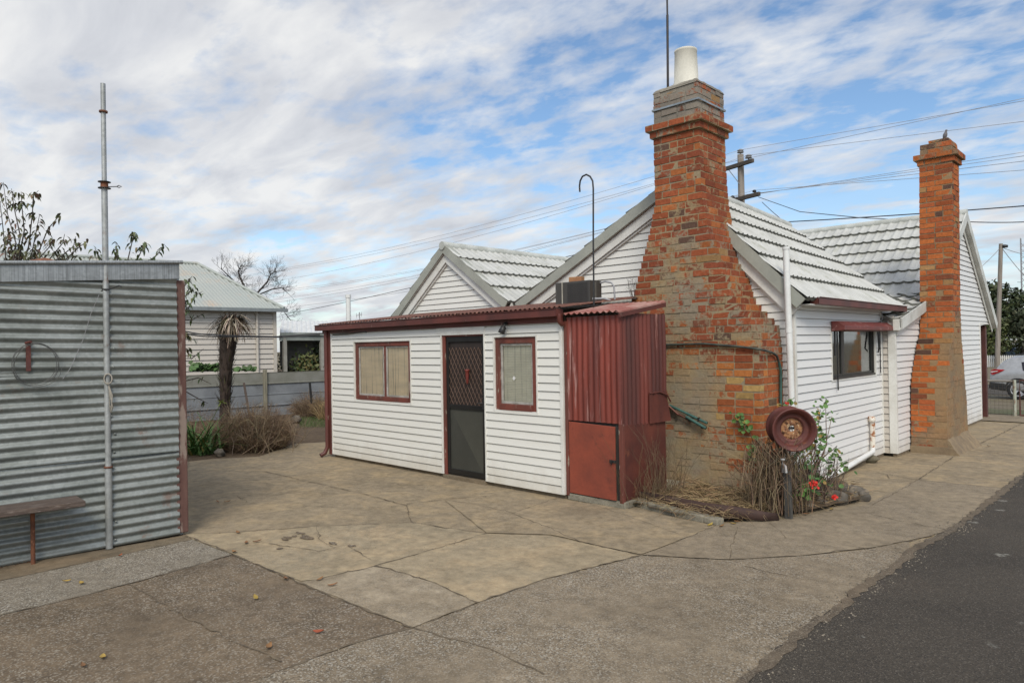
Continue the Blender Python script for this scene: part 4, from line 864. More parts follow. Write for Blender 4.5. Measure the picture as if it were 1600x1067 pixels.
for j_ in range(nn2+1):
    for i_ in range(nn2+1):
        u, v = i_/nn2*2-1, j_/nn2*2-1; ed_ = max(abs(u), abs(v)); h = .075*(1-ed_**3.2) + .018*mnoise.noise(Vector((u*2.5, v*2.5, 3)))+.008*mnoise.noise(Vector((u*9, v*9, 3)))
        k_ = 1-.06*max(0, ed_-.9)/.1*0; P.append(((xa+xb)/2+u*((xb-xa)/2+.004), (ya_+yb_)/2+v*((yb_-ya_)/2+.004), 4.885+h if ed_ < 1 else 4.862))
mb.idx(P, [(j_*(nn2+1)+i_, j_*(nn2+1)+i_+1, (j_+1)*(nn2+1)+i_+1, (j_+1)*(nn2+1)+i_) for j_ in range(nn2) for i_ in range(nn2)], 0, (.25, .22, .18, .9))
part(mb, 'render_cap', BRICKC, ch1)
mb = MB(); e = .012; zs_ = 4.655
for a, b in (((xa-e, ya_-e, zs_), (xb+e, ya_-e, zs_)), ((xb+e, ya_-e, zs_), (xb+e, yb_+e, zs_)), ((xb+e, yb_+e, zs_), (xa-e, yb_+e, zs_)), ((xa-e, yb_+e, zs_), (xa-e, ya_-e, zs_))): mb.beam(a, b, .006, .022)
part(mb, 'strap', GALV, ch1)
pc = gy(1072, 118, 7.78); pc[2] = 4.95
mb = MB(); mb.lathe([(.165, -.02), (.165, .03), (.150, .035), (.140, .30), (.136, .42), (.139, .425), (.139, .45), (.105, .45), (.105, .2), (.0, .2)], pc, (0, 0, 1), 28); part(mb, 'chimney_pot', POTM, ch1)
# conduit on chimney
mb = MB(); pts = [gy(*p, CY-.03) for p in [(1033, 539), (1060, 538), (1100, 537), (1125, 539), (1150, 541), (1175, 544)]]+[gy(1194, 547, CY-.03), gx(1207, 551, -3.39), gx(1214, 556, -3.385), gx(1217, 566, -3.385)]
mb.tube(pts, 0.014, 8); lg = part(mb, 'lagged_pipe', LAG, ch1)
mb = MB(); mb.tube([gx(1217, 566, -3.385), gx(1220, 580, -3.385), gx(1220, 630, -3.385), gx(1220, 660, -3.385)], .018, 8); part(mb, 'conduit', GREENP, ch1)
mb = MB(); a = gy(1034, 560, CY-.05); mb.tube([a+V(-.12, 0, .12), a+V(-.03, -.02, .10), a, a+V(.0, 0, -.25), gy(1036, 615, CY-.05), gy(1045, 636, CY-.05), gy(1062, 648, CY-.06), gy(1080, 658, CY-.05)], .012, 8); mb.tube([gy(1033, 610, CY-.07), gy(1040, 630, CY-.08), gy(1060, 648, CY-.08)], .014, 8); part(mb, 'copper_pipe', COPPER, ch1)
mb = MB(); mb.tube([gy(1046, 633, CY-.05), gy(1105, 661, CY-.05)], .017, 8); mb.tube([gy(1072, 651, CY-.075), gy(1103, 669, CY-.075)], .019, 8); part(mb, 'conduit', GREENP, ch1)
mb = MB()
for p in ((1092, 655), (1078, 655), (1097, 666)): c = gy(*p, CY-.06); mb = MB(); mb.obox(c, np.eye(3), (.008, .022, .022)); part(mb, 'pipe_clip', BLACKP, ch1)
# far chimney
c2y0 = itp([0, 1.05, 1.6, 1.85, 5], [12.0, 12.06, 12.38, 12.64, 12.82]); c2y1 = itp([0, .6, 1.7, 5], [13.42, 13.40, 13.24, 13.26]); c2x1 = itp([0, 1.2, 2.2, 5], [-2.58, -2.60, -2.625, -2.60])
def smear2(x, y, z):
    s = 0.05
    if x > -2.72: s += .72*max(0, min(1, (2.35-z)/.7))
    s += .45*gauss(y, z, 12.0, .15, .6, .25) + .25*gauss(x, z, -2.9, 2.3, .3, .3) + .2*gauss(x, z, -2.9, 3.1, .3, .2) - .1
    return s
mb = MB(); brick_stack(mb, lambda z: FX+.03, c2x1, c2y0, c2y1, 0.06, 4.56, PAL2, smear2, 'frlb', 0.0845, 9, (0.28, 0.21, 0.13)); ch2 = part(mb, 'chimney', BRICK2, hs, 0, 'tall narrow orange brick chimney on the end wall')
x0, x1, y0, y1 = FX+.03, -2.60, 12.82, 13.26
mb = MB()
for i, (zz_, e, h) in enumerate(((4.562, .03, .085), (4.649, .075, .085))): brick_stack(mb, lambda z: x0-e, lambda z: x1+e, lambda z: y0-e, lambda z: y1+e, zz_, zz_+h, PAL2, sc, 'frlb', h, 21+i)
brick_stack(mb, lambda z: x0+.01, lambda z: x1-.02, lambda z: y0+.01, lambda z: y1-.02, 4.736, 4.906, PAL2, lambda x, y, z: .3, 'frlb', .085, 33)
brick_stack(mb, lambda z: x0+.13, lambda z: x1-.06, lambda z: y0+.02, lambda z: y1-.04, 4.907, 4.955, PAL2, lambda x, y, z: .25, 'frlb', .05, 35)
part(mb, 'corbel', BRICK2, ch2)
mb = MB(); P = []; nu = 26; prof_ = [(.0, .27), (.05, .20), (.13, .08), (.175, 0.0)]
per = [(-3.08, 12.0), (-2.58, 12.0), (-2.58, 13.42), (-3.08, 13.42)]
def skirt(a, b, k0, k1, nx):
    a = np.array(a); b = np.array(b); d = unit(b-a); nn = V(d[1], -d[0]); i0 = len(P)
    for (o, h) in prof_:
        for i in range(nx+1):
            u = i/nx; oo = o*(k0+(k1-k0)*u); q = a+(b-a)*u + nn*oo + d*oo*(1 if u == 1 else 0)*0
            q3 = V(q[0], q[1], h*.9); rr = mnoise.noise(Vector((q3[0]*5, q3[1]*5, h*9)))*.018; P.append(q3+V(nn[0]*rr, nn[1]*rr, max(0, rr) if h else 0))
    return [(i0+j*(nx+1)+i, i0+(j+1)*(nx+1)+i, i0+(j+1)*(nx+1)+i+1, i0+j*(nx+1)+i+1) for j in range(len(prof_)-1) for i in range(nx)]
F = skirt((-2.60, 12.02), (-2.60, 13.42), .85, 1.15, 16)
mb.idx(P, F); mb.face([P[0], P[17], P[34], P[51], (-2.6, 12.02, 0)]); mb.face([P[16], (-2.6, 13.42, 0), P[67], P[50], P[33]])
mb.prism([(-3.08, 11.985, 0), (-2.42, 11.985, 0), (-2.50, 11.985, .10), (-2.60, 11.985, .115), (-3.08, 11.985, .10)], (0, .03, 0))
part(mb, 'mortar_skirt', SKIRT, ch2)

# ------------------------------------------------------------------ things on the house and lean-to roof
roofz = lambda y: 2.152+0.105*(y-5.98)+.012
mb = MB(); ab = V(-5.322, 6.9, 0); zb0, zb1 = 2.262, 2.556
ac = thing('air_conditioner', 'square dark brown air conditioner box on the lean-to roof with a brick on top', 'air conditioner', (-5.6, 7.03, 2.26))
mb.box(-5.885, -5.322, 6.9, 7.15, zb0, zb1); part(mb, 'casing', ACBOX, ac, 0.008)
mb = MB()
for i in range(11): mb.box(-5.68, -5.36, 6.895, 6.90, zb0+.03+i*.0225, zb0+.041+i*.0225)
part(mb, 'louvre', plain('louvre_brown', (.045, .04, .036), .5), ac); ac.children[-1]['kind'] = 'stuff'
mb = MB(); mb.box(-5.772, -5.758, 6.893, 6.90, zb0, zb1); part(mb, 'strap', plain('pale_tape', (.42, .39, .32), .6), ac)
mb = MB(); mb.box(-5.321, -5.316, 7.0, 7.03, zb0+.02, zb1-.02); part(mb, 'side_trim', plain('grey_trim', (.13, .125, .11), .5), ac)
mb = MB(); P0 = gx(938, 442, -5.31); mb.tube([P0, P0+V(.08, .0, .01), P0+V(.17, .0, -.01), P0+V(.21, 0, -.06), P0+V(.22, 0, -.24)], .011, 8); part(mb, 'hose', WIREG, ac)
mb = MB(); q = gy(926, 467, 6.88); mb.tube([q, q+V(.14, 0.05, -.002), q+V(.2, .1, -.03)], .014, 8); part(mb, 'hose', WIREG, ac)
c = gy(901, 437, 7.0)
mb = MB(); mb.box(-.09, .09, -.05, .05, 0, .062); o = mb.build('brick', weathered('tan_brick', (.36, .19, .085), (.28, .12, .06), .9, c3=(.45, .33, .2), scale3=14, bmp=.5), None, .006, (0, 0, 0)); o.location = (c[0], c[1], zb1+.001); o.rotation_euler = (0, 0, .25)
tag(o, 'loose tan brick sitting on top of the brown air conditioner', 'brick')
hz_ = roofz(6.55)
mb = MB(); a = gy(928, 470, 6.55); mb.tube([V(a[0], 6.55, hz_-.02)] + [gy(*p, 6.55) for p in [(927, 380), (927, 295), (926, 283), (922, 276), (916, 273), (910, 276), (906.5, 283), (905.5, 291), (906, 300)]], 0.0105, 10)
tag(mb.build('hook_pole', DARKM), 'tall black steel rod bent into a hook, standing on the lean-to roof', 'hook pole')
mb = MB(); a = gy(1040, 130, 7.85); mb.tube([V(a[0], 7.9, 4.9), V(a[0]+.01, 7.9, 5.6), V(a[0]+.015, 7.9, 6.0)], .016, 8); mb.tube([V(a[0]+.015, 7.9, 6.0), V(a[0]+.02, 7.9, 8.0)], .012, 8)
am = thing('antenna_mast', 'dark antenna mast rising from the cement capped chimney', 'antenna', (a[0], 7.9, 4.9)); part(mb, 'mast', plain('dark_brown_pipe', (.03, .022, .02), .5), am)
mb = MB(); b0 = V(a[0]+.02, 7.9, 6.35); mb.tube([b0+V(-.3, 0, .0), b0+V(.45, .05, .12)], .008, 6)
bm_ = part(mb, 'boom', DARKM, am)
for k in range(4):
    mb = MB(); q = b0+V(-.25+.2*k, 0.01*k, .01+.035*k); mb.tube([q+V(-.02, -.35, -.04), q+V(.02, .35, .04)], .005, 5); part(mb, 'element', DARKM, bm_)
# dry seedling behind the box
def twig(mb, p, d, L, r, depth, rnd, spread=.6, col=None, seg=4, up=.12):
    n = 3; pts = [np.array(p, float)]; d = unit(d)
    for i in range(n):
        d = unit(d + V(rnd.gauss(0, .12), rnd.gauss(0, .12), rnd.gauss(0, .12)+up*.3)); pts.append(pts[-1]+d*L/n)
    mb.tube(pts, [r*(1-.5*i/n) for i in range(n+1)], seg, 0, col, caps=False)
    if depth <= 0: return [pts[-1]]
    out = []
    for k in range(rnd.choice((2, 3, 3))):
        q = pts[rnd.choice((1, 2, 3))] if k else pts[-1]; ax = unit(V(rnd.gauss(0, 1), rnd.gauss(0, 1), rnd.gauss(0, 1)))
        out += twig(mb, q, unit(d+ax*spread), L*rnd.uniform(.55, .85), r*.6, depth-1, rnd, spread, col, seg, up)
    return out
mb = MB(); rnd = random.Random(4)
for k in range(7): twig(mb, V(-5.0+rnd.uniform(-.05, .05), 7.4, roofz(7.4)), V(rnd.uniform(-.6, .6), rnd.uniform(-.3, .3), 1), .14, .0035, 2, rnd, .5, (.10, .085, .075), 4)
tag(mb.build('dry_seedling', DRY), 'leafless dry seedling growing on the lean-to roof by the chimney', 'plant')
# ridge-top pigeon
mb = MB(); pgn = gy(1491, 217, 12.95); pg = V(-2.74, 12.95, 4.955)
pax = unit(V(.25, -.15, .9)); k_ = .75
mb.lathe([(0, -.02), (.022, .0), (.040, .04), (.045, .08), (.036, .12), (.022, .145), (.021, .165), (.022, .18), (.012, .195), (0, .198)], pg+V(0, 0, .015), pax, 12)
mb.tube([pg+V(.045, -.03, .19), pg+V(.075, -.045, .185)], [.006, .002], 6); mb.prism([pg+V(-.02, -.015, .04), pg+V(-.075, .02, -.03), pg+V(-.07, .05, -.03), pg+V(-.015, .015, .04)], (0, 0, .01)); mb.tube([pg+V(0, 0, .03), pg+V(.012, 0, 0)], .005, 5)
pgo = mb.build('pigeon', plain('pigeon_grey', (.16, .15, .16), .8), None, 0, tuple(pg)); pgo.scale = (.75, .75, .75); tag(pgo, 'small grey pigeon perched on top of the far orange chimney', 'bird')

# ------------------------------------------------------------------ garden bed by the chimney
bed = [G(965, 783), (-3.70, 6.12), (-3.25, 6.15), G(1215, 808), G(1262, 803), G(1345, 785), G(1335, 768), G(1300, 746), (-3.24, 9.0), (-3.24, 8.1), (-3.45, 7.45), (-4.3, 7.45), (-4.3, 6.2)]
struct(poly_sheet('garden_bed', bed, 0.045, SOIL, 0.02, 0.1))
kpts = [gz(962, 781), gz(1000, 793), gz(1050, 806), gz(1100, 817), gz(1122, 822)]
mb = MB()
for i, (a, b) in enumerate(zip(kpts, kpts[1:])): mb.beam(V(a[0], a[1]+.055, .0+.03), V(b[0], b[1]+.055, .03), .11, .10-.012*i)
tag(mb.build('concrete_kerb', KERBM, None, .012), 'low curved concrete kerb edging the dry garden bed by the chimney', 'kerb')
e0 = [gz(983, 779, .05), gz(1040, 789, .05), gz(1100, 801, .05), gz(1150, 808, .045), gz(1190, 812, .03), gz(1218, 811, .02)]
mb = MB(); P = []
for i, q in enumerate(e0):
    for (o, h) in ((0, -.01), (.012, .05), (.03, (.095, .095, .10, .10, .075, .05)[i])): P.append(q+V(.3*o, o+.012*math.sin(i*2.1), h))
mb.idx(P, [(i*3+k, i*3+3+k, i*3+4+k, i*3+1+k) for i in range(5) for k in range(2)])
ed = mb.build('rusty_edging', weathered('brown_rusted_strip', (0.032, 0.017, 0.014), (0.060, 0.030, 0.021), .8, 0, 6, bmp=.2)); sdm = ed.modifiers.new('solid', 'SOLIDIFY'); sdm.thickness = .006
tag(ed, 'rusty brown steel strip holding the dry grass of the garden bed', 'edging')
def blade(mb, p, d, L, wd, col, bend=.4, seg=3, side=None, rnd=R_):
    p = np.array(p, float); d = unit(d); s = unit(np.cross(d, V(rnd.gauss(0, 1), rnd.gauss(0, 1), rnd.gauss(0, 1)))) if side is None else side
    P = []; q = p; 
    for i in range(seg+1):
        h = wd/2*(1-.8*i/seg); P += [q-s*h, q+s*h]; d = unit(d+V(0, 0, -bend/seg)); q = q+d*L/seg
    mb.idx(P, [(2*i, 2*i+1, 2*i+3, 2*i+2) for i in range(seg)], 0, col, True)
def vary(c, k=.25, rnd=R_):
    f = 1+rnd.uniform(-k, k); return tuple(max(0, v*f*(1+rnd.uniform(-.08, .08))) for v in c)
STRAW = (.30, .215, .115); STRAWD = (.16, .105, .055)
def inpoly(x, y, P):
    r = False; n = len(P)
    for i in range(n):
        a, b = P[i], P[(i+1) % n]
        if (a[1] > y) != (b[1] > y) and x < (b[0]-a[0])*(y-a[1])/(b[1]-a[1])+a[0]: r = not r
    return r
mb = MB(); k = 0; rnd = random.Random(12)
while k < 3600:
    x = rnd.uniform(-4.35, -2.5); y = rnd.uniform(6.05, 8.6)
    if not inpoly(x, y, bed): continue
    if y > 7.45 and x < -3.4: continue
    if x > -3.0 and rnd.random() < .45: continue
    k += 1; t = rnd.uniform(0, 6.28)
    blade(mb, (x, y, .045+rnd.uniform(0, .07)), V(math.cos(t), math.sin(t), rnd.uniform(-.05, .6)), rnd.uniform(.08, .30), rnd.uniform(.004, .008), vary(STRAW if rnd.random() < .65 else STRAWD, .35, rnd), rnd.uniform(.1, .8), 3, None, rnd)
tag(mb.build('dry_grass', DRY), 'straw coloured dead grass covering the bed below the chimney', 'grass', None, 'stuff')
mb = MB()
for k in range(95):
    a = V(-4.16+rnd.gauss(0, .12), 6.55+rnd.gauss(0, .22), .05); twig(mb, a, V(rnd.gauss(0, .28), rnd.gauss(-.05, .25), 1), rnd.choice((.1, .15, .2, .3, .42)), .0032, rnd.choice((0, 1, 2)), rnd, .35, vary((.15, .105, .06), .35, rnd), 4)
tag(mb.build('dead_weed', DRY), 'tall brown dead weed stems against the red iron cupboard', 'weed')
mb = MB()
for k in range(330):
    a = V(-3.02+rnd.gauss(0, .12), 6.95+rnd.gauss(0, .13), .04); top_ = rnd.uniform(.25, .75)
    p2 = a+V(rnd.gauss(0, .05), rnd.gauss(0, .05), top_*.7); p3 = a+V(rnd.gauss(0, .10), rnd.gauss(0, .1), top_)
    mb.tube([a, p2, p3, p3+V(rnd.gauss(0, .07), rnd.gauss(0, .07), -rnd.uniform(.05, .3))], [.004, .0035, .003, .002], 4, 0, vary((.20, .14, .085) if rnd.random() < .7 else (.09, .065, .045), .3, rnd), False)
tag(mb.build('dead_stem_clump', DRY), 'tangled clump of dead pale stems behind the garden tap', 'weed')
def leafdisc(mb, p, nrm, r, col, rnd=R_):
    nrm = unit(nrm); a = unit(np.cross(nrm, V(rnd.gauss(0, 1), rnd.gauss(0, 1), rnd.gauss(0, 1)))); b = np.cross(nrm, a); n = 7; c = np.array(p)-nrm*r*.22
    P = [c]+[np.array(p)+r*rnd.uniform(.8, 1.1)*(a*math.cos(2*math.pi*i/n)+b*math.sin(2*math.pi*i/n)) for i in range(n)]
    mb.idx(P, [(0, i+1, (i+1) % n+1) for i in range(n)], 0, col, False)
GREENL = (.075, .15, .035)
# geranium
tg = gz(1232, 806, .03)
ger = thing('geranium', 'straggly geranium with green leaves and red flowers beside the rusty wheel', 'plant', (-2.72, 7.35, .04))
mbs = MB(); mbl = MB(); mbf = MB(); ger_tips = [(1290, 628, 7.7), (1300, 650, 7.8), (1282, 640, 7.6), (1276, 652, 7.6), (1272, 662, 7.5), (1285, 675, 7.6), (1290, 683, 7.6), (1275, 690, 7.5), (1298, 703, 7.7), (1284, 700, 7.6), (1262, 690, 7.4), (1308, 712, 7.8), (1228, 632, 7.5), (1236, 628, 7.6), (1256, 762, 7.0), (1246, 770, 7.0), (1262, 770, 7.0), (1268, 760, 7.1), (1305, 735, 7.9), (1315, 730, 8.0), (1270, 680, 7.5), (1255, 700, 7.4), (1262, 708, 7.4), (1280, 712, 7.5)]
for (px, py, dep) in ger_tips:
    tip = pd(px, py, dep); base = V(-2.95+rnd.gauss(0, .10), 7.5+rnd.gauss(0, .2), .04)
    mid = (base+tip)/2+V(rnd.gauss(0, .05), rnd.gauss(0, .05), .05); mbs.tube([base, mid, tip], [.008, .006, .003], 5, 0, vary((.12, .085, .06), .3, rnd))
    for k in range(9): leafdisc(mbl, tip+V(rnd.gauss(0, .04), rnd.gauss(0, .04), rnd.gauss(0, .035)), V(rnd.gauss(0, .6)+.4, rnd.gauss(0, .6)-.5, .8), rnd.uniform(.015, .030), vary(GREENL if rnd.random() < .85 else (.22, .15, .04), .35, rnd), rnd)
for k in range(150):
    a = V(-3.0+rnd.gauss(0, .12), 7.62+rnd.gauss(0, .2), .04); twig(mbs, a, V(rnd.gauss(.05, .25), rnd.gauss(0, .25), 1), rnd.uniform(.12, .30), .005, 1, rnd, .4, vary((.115, .085, .068), .3, rnd), 4)
for k in range(150): leafdisc(mbl, V(-2.96+rnd.gauss(0, .16), 7.5+rnd.gauss(0, .25), .32+rnd.gauss(0, .14)), V(rnd.gauss(0, .6)+.4, rnd.gauss(0, .6)-.5, .8), rnd.uniform(.018, .036), vary((.055, .11, .03), .4, rnd), rnd)
part(mbs, 'stem', DRY, ger); part(mbl, 'foliage', LEAF, ger)
for (px, py, dep) in [(1272, 753, 7.0), (1276, 758, 7.0), (1304, 776, 6.9), (1268, 757, 6.98), (1229, 630, 7.5)]:
    mb = MB(); c = pd(px, py, dep)
    for k in range(9 if px != 1229 else 3): leafdisc(mb, c+V(rnd.gauss(0, .012), rnd.gauss(0, .012), rnd.gauss(0, .012)), V(rnd.gauss(.3, .6), -.6, .7), .016, vary((.48, .02, .012), .2, rnd), rnd)
    part(mb, 'flower', LEAF, ger)
vn = thing('chimney_creeper', 'small green creeper climbing the corner of the big chimney', 'plant', (-3.5, CY-.05, .2)); mbl = MB(); mbs = MB()
pv = [gy(*p, CY-.05) for p in [(1185, 740), (1183, 715), (1178, 700), (1175, 685), (1168, 668), (1160, 655), (1155, 648)]]; mbs.tube(pv, .005, 5, 0, (.1, .08, .05))
for q, n in zip(pv, (0, 12, 14, 2, 16, 12, 5)):
    for k in range(n): leafdisc(mbl, q+V(rnd.gauss(0, .045), -abs(rnd.gauss(0, .02))-.01, rnd.gauss(0, .035)), V(rnd.gauss(.2, .5), -1, rnd.gauss(.3, .4)), rnd.uniform(.016, .032), vary(GREENL if rnd.random() < .9 else (.3, .2, .05), .35, rnd), rnd)
part(mbs, 'stem', DRY, vn); part(mbl, 'foliage', LEAF, vn)
rk = [(1254, 797, .10, 'grey rock nearest the garden tap'), (1278, 792, .085, 'small squarish rock second along the bed edge'), (1303, 788, .12, 'broad dark rock in the bed edging'), (1328, 782, .13, 'large rounded rock near the end of the bed edge'), (1345, 783, .10, 'tan patched rock at the tip of the garden bed'), (1277, 772, .08, 'small pale rock behind the red flower'), (1318, 768, .075, 'round dark pebble sized rock behind the edging'), (1290, 770, .06, 'half buried rock among geranium stems')]
for i, (px, py, r, lb) in enumerate(rk):
    c = gz(px, py, .0); mb = MB(); mb.blob((0, 0, r*.42), (r, r*.85, r*.75), 3, .35, 1.7, i+3); o = mb.build('rock', STONE); o.location = (c[0], c[1]+r*.6, 0.0); o.rotation_euler = (0, 0, i*1.3); tag(o, lb, 'rock', 'rocks edging the garden bed')
mb = MB(); mb.blob((0, 0, .05), (.13, .10, .065), 3, .3, 1.8, 21); o = mb.build('rock', weathered('mossy_rock', (.15, .125, .08), (.10, .09, .06), .9, bmp=.6)); c = gz(1358, 722); o.location = tuple(c); tag(o, 'flat mossy rock on the path under the white waste pipe', 'rock')
# tap
tp = thing('garden_tap', 'garden tap on a dark timber stake in front of the dead stems', 'tap', (tg[0], tg[1], 0))
mb = MB(); mb.prism([V(tg[0]-.03, tg[1]-.025, 0), V(tg[0]+.035, tg[1]-.025, 0), V(tg[0]+.035, tg[1]+.03, 0), V(tg[0]-.03, tg[1]+.03, 0)], (-.008, 0.0, .47)); part(mb, 'stake', weathered('dark_stake', (.045, .042, .038), (.085, .08, .07), .85, 0, 7, stretch=(3, 3, .4), bmp=.4), tp, .006)
mb = MB(); q = V(tg[0]-.03, tg[1]-.04, 0); mb.tube([q+V(.0, 0, .46), q+V(0, 0, .52), q+V(.01, -.02, .545), q+V(.05, -.05, .53), q+V(.055, -.055, .47)], .014, 8); mb.lathe([(.0, .07), (.022, .065), (.022, .05), (.008, .045), (.008, 0)], q+V(0, 0, .53), (0, 0, 1), 10); part(mb, 'spout', GALVR, tp)
# wheel on its post
wc = pd(1238, 670, 6.95); waxis = unit(-CF*1.0 - CR*0.10 - V(0, 0, .02))
wh = thing('steel_wheel', 'rusty dark red car wheel rim mounted on a post as a hose holder', 'wheel', tuple(wc))
mb = MB(); prf = [(.195, -.19), (.212, -.185), (.214, -.17), (.198, -.16), (.190, -.13), (.190, .02), (.196, .045), (.212, .055), (.218, .07), (.210, .082), (.198, .076), (.186, .058), (.176, .052), (.168, .035), (.160, .005), (.152, -.004), (.128, .004), (.112, -.004), (.104, -.02)]
mb.lathe(prf, wc, waxis, 40); part(mb, 'rim', RUSTRED, wh)
mb = MB(); prf2 = [(.104, -.02), (.098, -.03), (.075, -.018), (.055, -.018), (.034, -.022), (.030, -.03)]
mb.lathe(prf2, wc, waxis, 32); aa = unit(np.cross(waxis, V(0, 0, 1))); bb = np.cross(waxis, aa)
for k in range(5):
    t = 2*math.pi*k/5+.3; q = wc+.083*(aa*math.cos(t)+bb*math.sin(t))-waxis*.018; mb.lathe([(.0, .022), (.011, .02), (.013, .0)], q, waxis, 8)
for k in range(26):
    t = rnd.uniform(0, 6.28); r0 = rnd.uniform(.045, .098); q = wc+r0*(aa*math.cos(t)+bb*math.sin(t))-waxis*.022; mb.blob(q, (.010, .010, .010), 1, .4, 2, k)
part(mb, 'hub', RUSTOR, wh)
mb = MB(); q = wc-waxis*.10; mb.beam(V(q[0], q[1], 0), V(q[0], q[1], wc[2]-.12), .05, .05); mb.beam(V(q[0], q[1], wc[2]-.14), q+waxis*.0+V(0, 0, .0), .04, .04); part(mb, 'post', RUSTRED, wh)
mb = MB(); mb.tube([wc-waxis*.06-aa*.12, wc-waxis*.06+aa*.12], .012, 8); part(mb, 'crossbar', DARKM, wh)

# ------------------------------------------------------------------ corrugated shed
sa = gz(281, 838); sb = gz(40, 880); sdir = unit((sa-sb)*V(1, 1, 0)); snrm = unit(V(sdir[1], -sdir[0], 0))
LS = 5.2; so = sa - sdir*LS
sh = thing('corrugated_shed', 'grey corrugated iron shed with a flaking red corner post and flat zinc fascia', 'shed', tuple(sa))
for i, (z0, h, of) in enumerate(((0.015, .81, 0.0), (.80, .79, .006), (1.565, .90, .012))):
    mb = MB(); corr(mb, so+V(0, 0, z0)+snrm*of, sdir, V(0, 0, 1), LS, h, snrm, 0.081, 0.0125, 26, ph=i, wob=0.016, seed=i*5+1, dz=lambda u, x, i=i: 0.012*math.sin(u*1.3+i*2)+(-.006*(u-4.2) if i == 2 else .002*(u-2.6)))
    for st_ in np.arange(.35, LS, .86):
        for zz_ in np.arange(.06, h-.03, .162): mb.lathe([(.011, .0), (.010, .006), (.0, .009)], so+sdir*(st_+.02*math.sin(zz_*9))+V(0, 0, z0+zz_)+snrm*(of+.011), snrm, 7)
    part(mb, 'wall_sheet', GALVW, sh)
mb = MB(); mb.beam(so-snrm*.10+V(0, 0, 1.2), sa-snrm*.10+V(0, 0, 1.2), .03, 2.4); part(mb, 'inner_lining', INTER, sh)
mb = MB(); c = sa+sdir*.030-snrm*.03; mb.beam(c+V(0, 0, .03), c+V(0, 0, 2.43), .058, .10, tuple(sdir)); part(mb, 'corner_post', POSTPEEL, sh, .01)
zt0, zt1 = 2.33, 2.605; slope = .066
mb = MB(); f0 = so+snrm*.035+V(0, 0, 2.44-LS*slope); f1 = sa+sdir*.02+snrm*.035+V(0, 0, 2.44)
mb.prism([f0, f1, f1+V(0, 0, .145), f0+V(0, 0, .145)], snrm*.004); mb.prism([f0, f1, f1-snrm*.03, f0-snrm*.03], (0, 0, .004)); part(mb, 'fascia', GALVF, sh)
mb = MB(); mb.tube([f0+V(0, 0, .158)+snrm*.01, f1+sdir*.03+V(0, 0, .158)+snrm*.01], .018, 10); part(mb, 'roll_capping', GALVF, sh)
mb = MB(); bk = -snrm*3.2
mb.face([f0+V(0, 0, .165), f1+V(0, 0, .165), f1+bk+V(0, 0, .05), f0+bk+V(0, 0, .05)]); part(mb, 'roof', GALV, sh)
mb = MB(); mb.prism([sa-snrm*.06+sdir*.02, sa-snrm*3.2+sdir*.02, sa-snrm*3.2+sdir*.02+V(0, 0, 2.47), sa-snrm*.06+sdir*.02+V(0, 0, 2.58)], sdir*.02); mb.prism([so-snrm*3.2, sa-snrm*3.2, sa-snrm*3.2+V(0, 0, 2.45), so-snrm*3.2+V(0, 0, 2.4)], -snrm*.02); part(mb, 'far_walls', GALV, sh)
onw = lambda px, py, o=.03: gp(px, py, sa+snrm*o, snrm)
mb = MB(); c = pd(70, 411, 8.0); mb.lathe([(.0, .06), (.03, .055), (.16, .015), (.17, 0), (.15, -.03), (.09, -.1)], c, (0, 0, 1), 20); part(mb, 'roof_vent', RUST, sh)
pb = gz(171, 858); pbn = pb+snrm*0
pl = thing('pipe_mast', 'tall galvanised pipe mast strapped to the corrugated shed', 'mast', tuple(pb))
mb = MB(); mb.tube([pb+V(0, 0, .01), pb+V(0, 0, .72)], .030, 12); mb.tube([pb+V(0, 0, .72), pb+V(0, 0, 3.25)], .026, 12, caps=False); mb.tube([pb+V(0, 0, 3.25), pb+V(0, 0, 4.16)], .021, 12); part(mb, 'pipe', GALVR, pl)
for z, r, hh in ((3.22, .052, .006), (3.275, .052, .006)):
    mb = MB(); mb.lathe([(.02, 0), (r, 0), (r, hh), (.02, hh)], pb+V(0, 0, z), (0, 0, 1), 18); part(mb, 'pulley_flange', DARKM, pl)
mb = MB(); mb.lathe([(.032, 0), (.030, .05)], pb+V(0, 0, 3.225), (0, 0, 1), 14); part(mb, 'pulley', RUST, pl)
mb = MB(); q = pb+V(0, 0, 3.235); s = unit(CR*V(1, 1, 0)); mb.tube([q+s*.03, q+s*.11, q+s*.13+V(0, 0, .01), q+s*.155, q+s*.13-V(0, 0, .01), q+s*.11], .004, 6); part(mb, 'wire_loop', DARKM, pl)
for z in (3.90, .725):
    mb = MB(); mb.lathe([(.026, 0), (.035, .0), (.035, .016), (.026, .016)], pb+V(0, 0, z), (0, 0, 1), 14); part(mb, 'collar', RUST, pl)
mb = MB(); q = pb+V(0, 0, 2.31); mb.lathe([(.028, 0), (.034, .006), (.028, .014)], q, (0, 0, 1), 12); mb.tube([q-s*.06+V(0, 0, -.01), q+V(0, 0, .0)+snrm*.035, q+s*.08+V(0, 0, .025), q+s*.12+V(0, 0, .04), q+s*.14+V(0, 0, .03)], .006, 6); part(mb, 'wire_tie', DARKM, pl)
mb = MB(); q = pb+V(0, 0, 1.52)+snrm*.03
for k in range(3): mb.tube([q+s*(.035*math.cos(t+k))+V(0, 0, .045*math.sin(t+k))+snrm*(.01+.006*k) for t in np.linspace(0, 6.28, 16)], .005, 6)
for k in range(3): mb.tube([q+V(0, 0, -.03), q+s*(.02+.01*k)+V(0, 0, -.15), q+s*(.045-.01*k)+V(0, 0, -.26-.02*k), q+s*.015+V(0, 0, -.24), q+s*.012+V(0, 0, -.1)], .004, 6)
tag(mb.build('rope', plain('pale_rope', (.34, .31, .26), .9)), 'pale knotted rope tied round the pipe mast on the shed', 'rope')
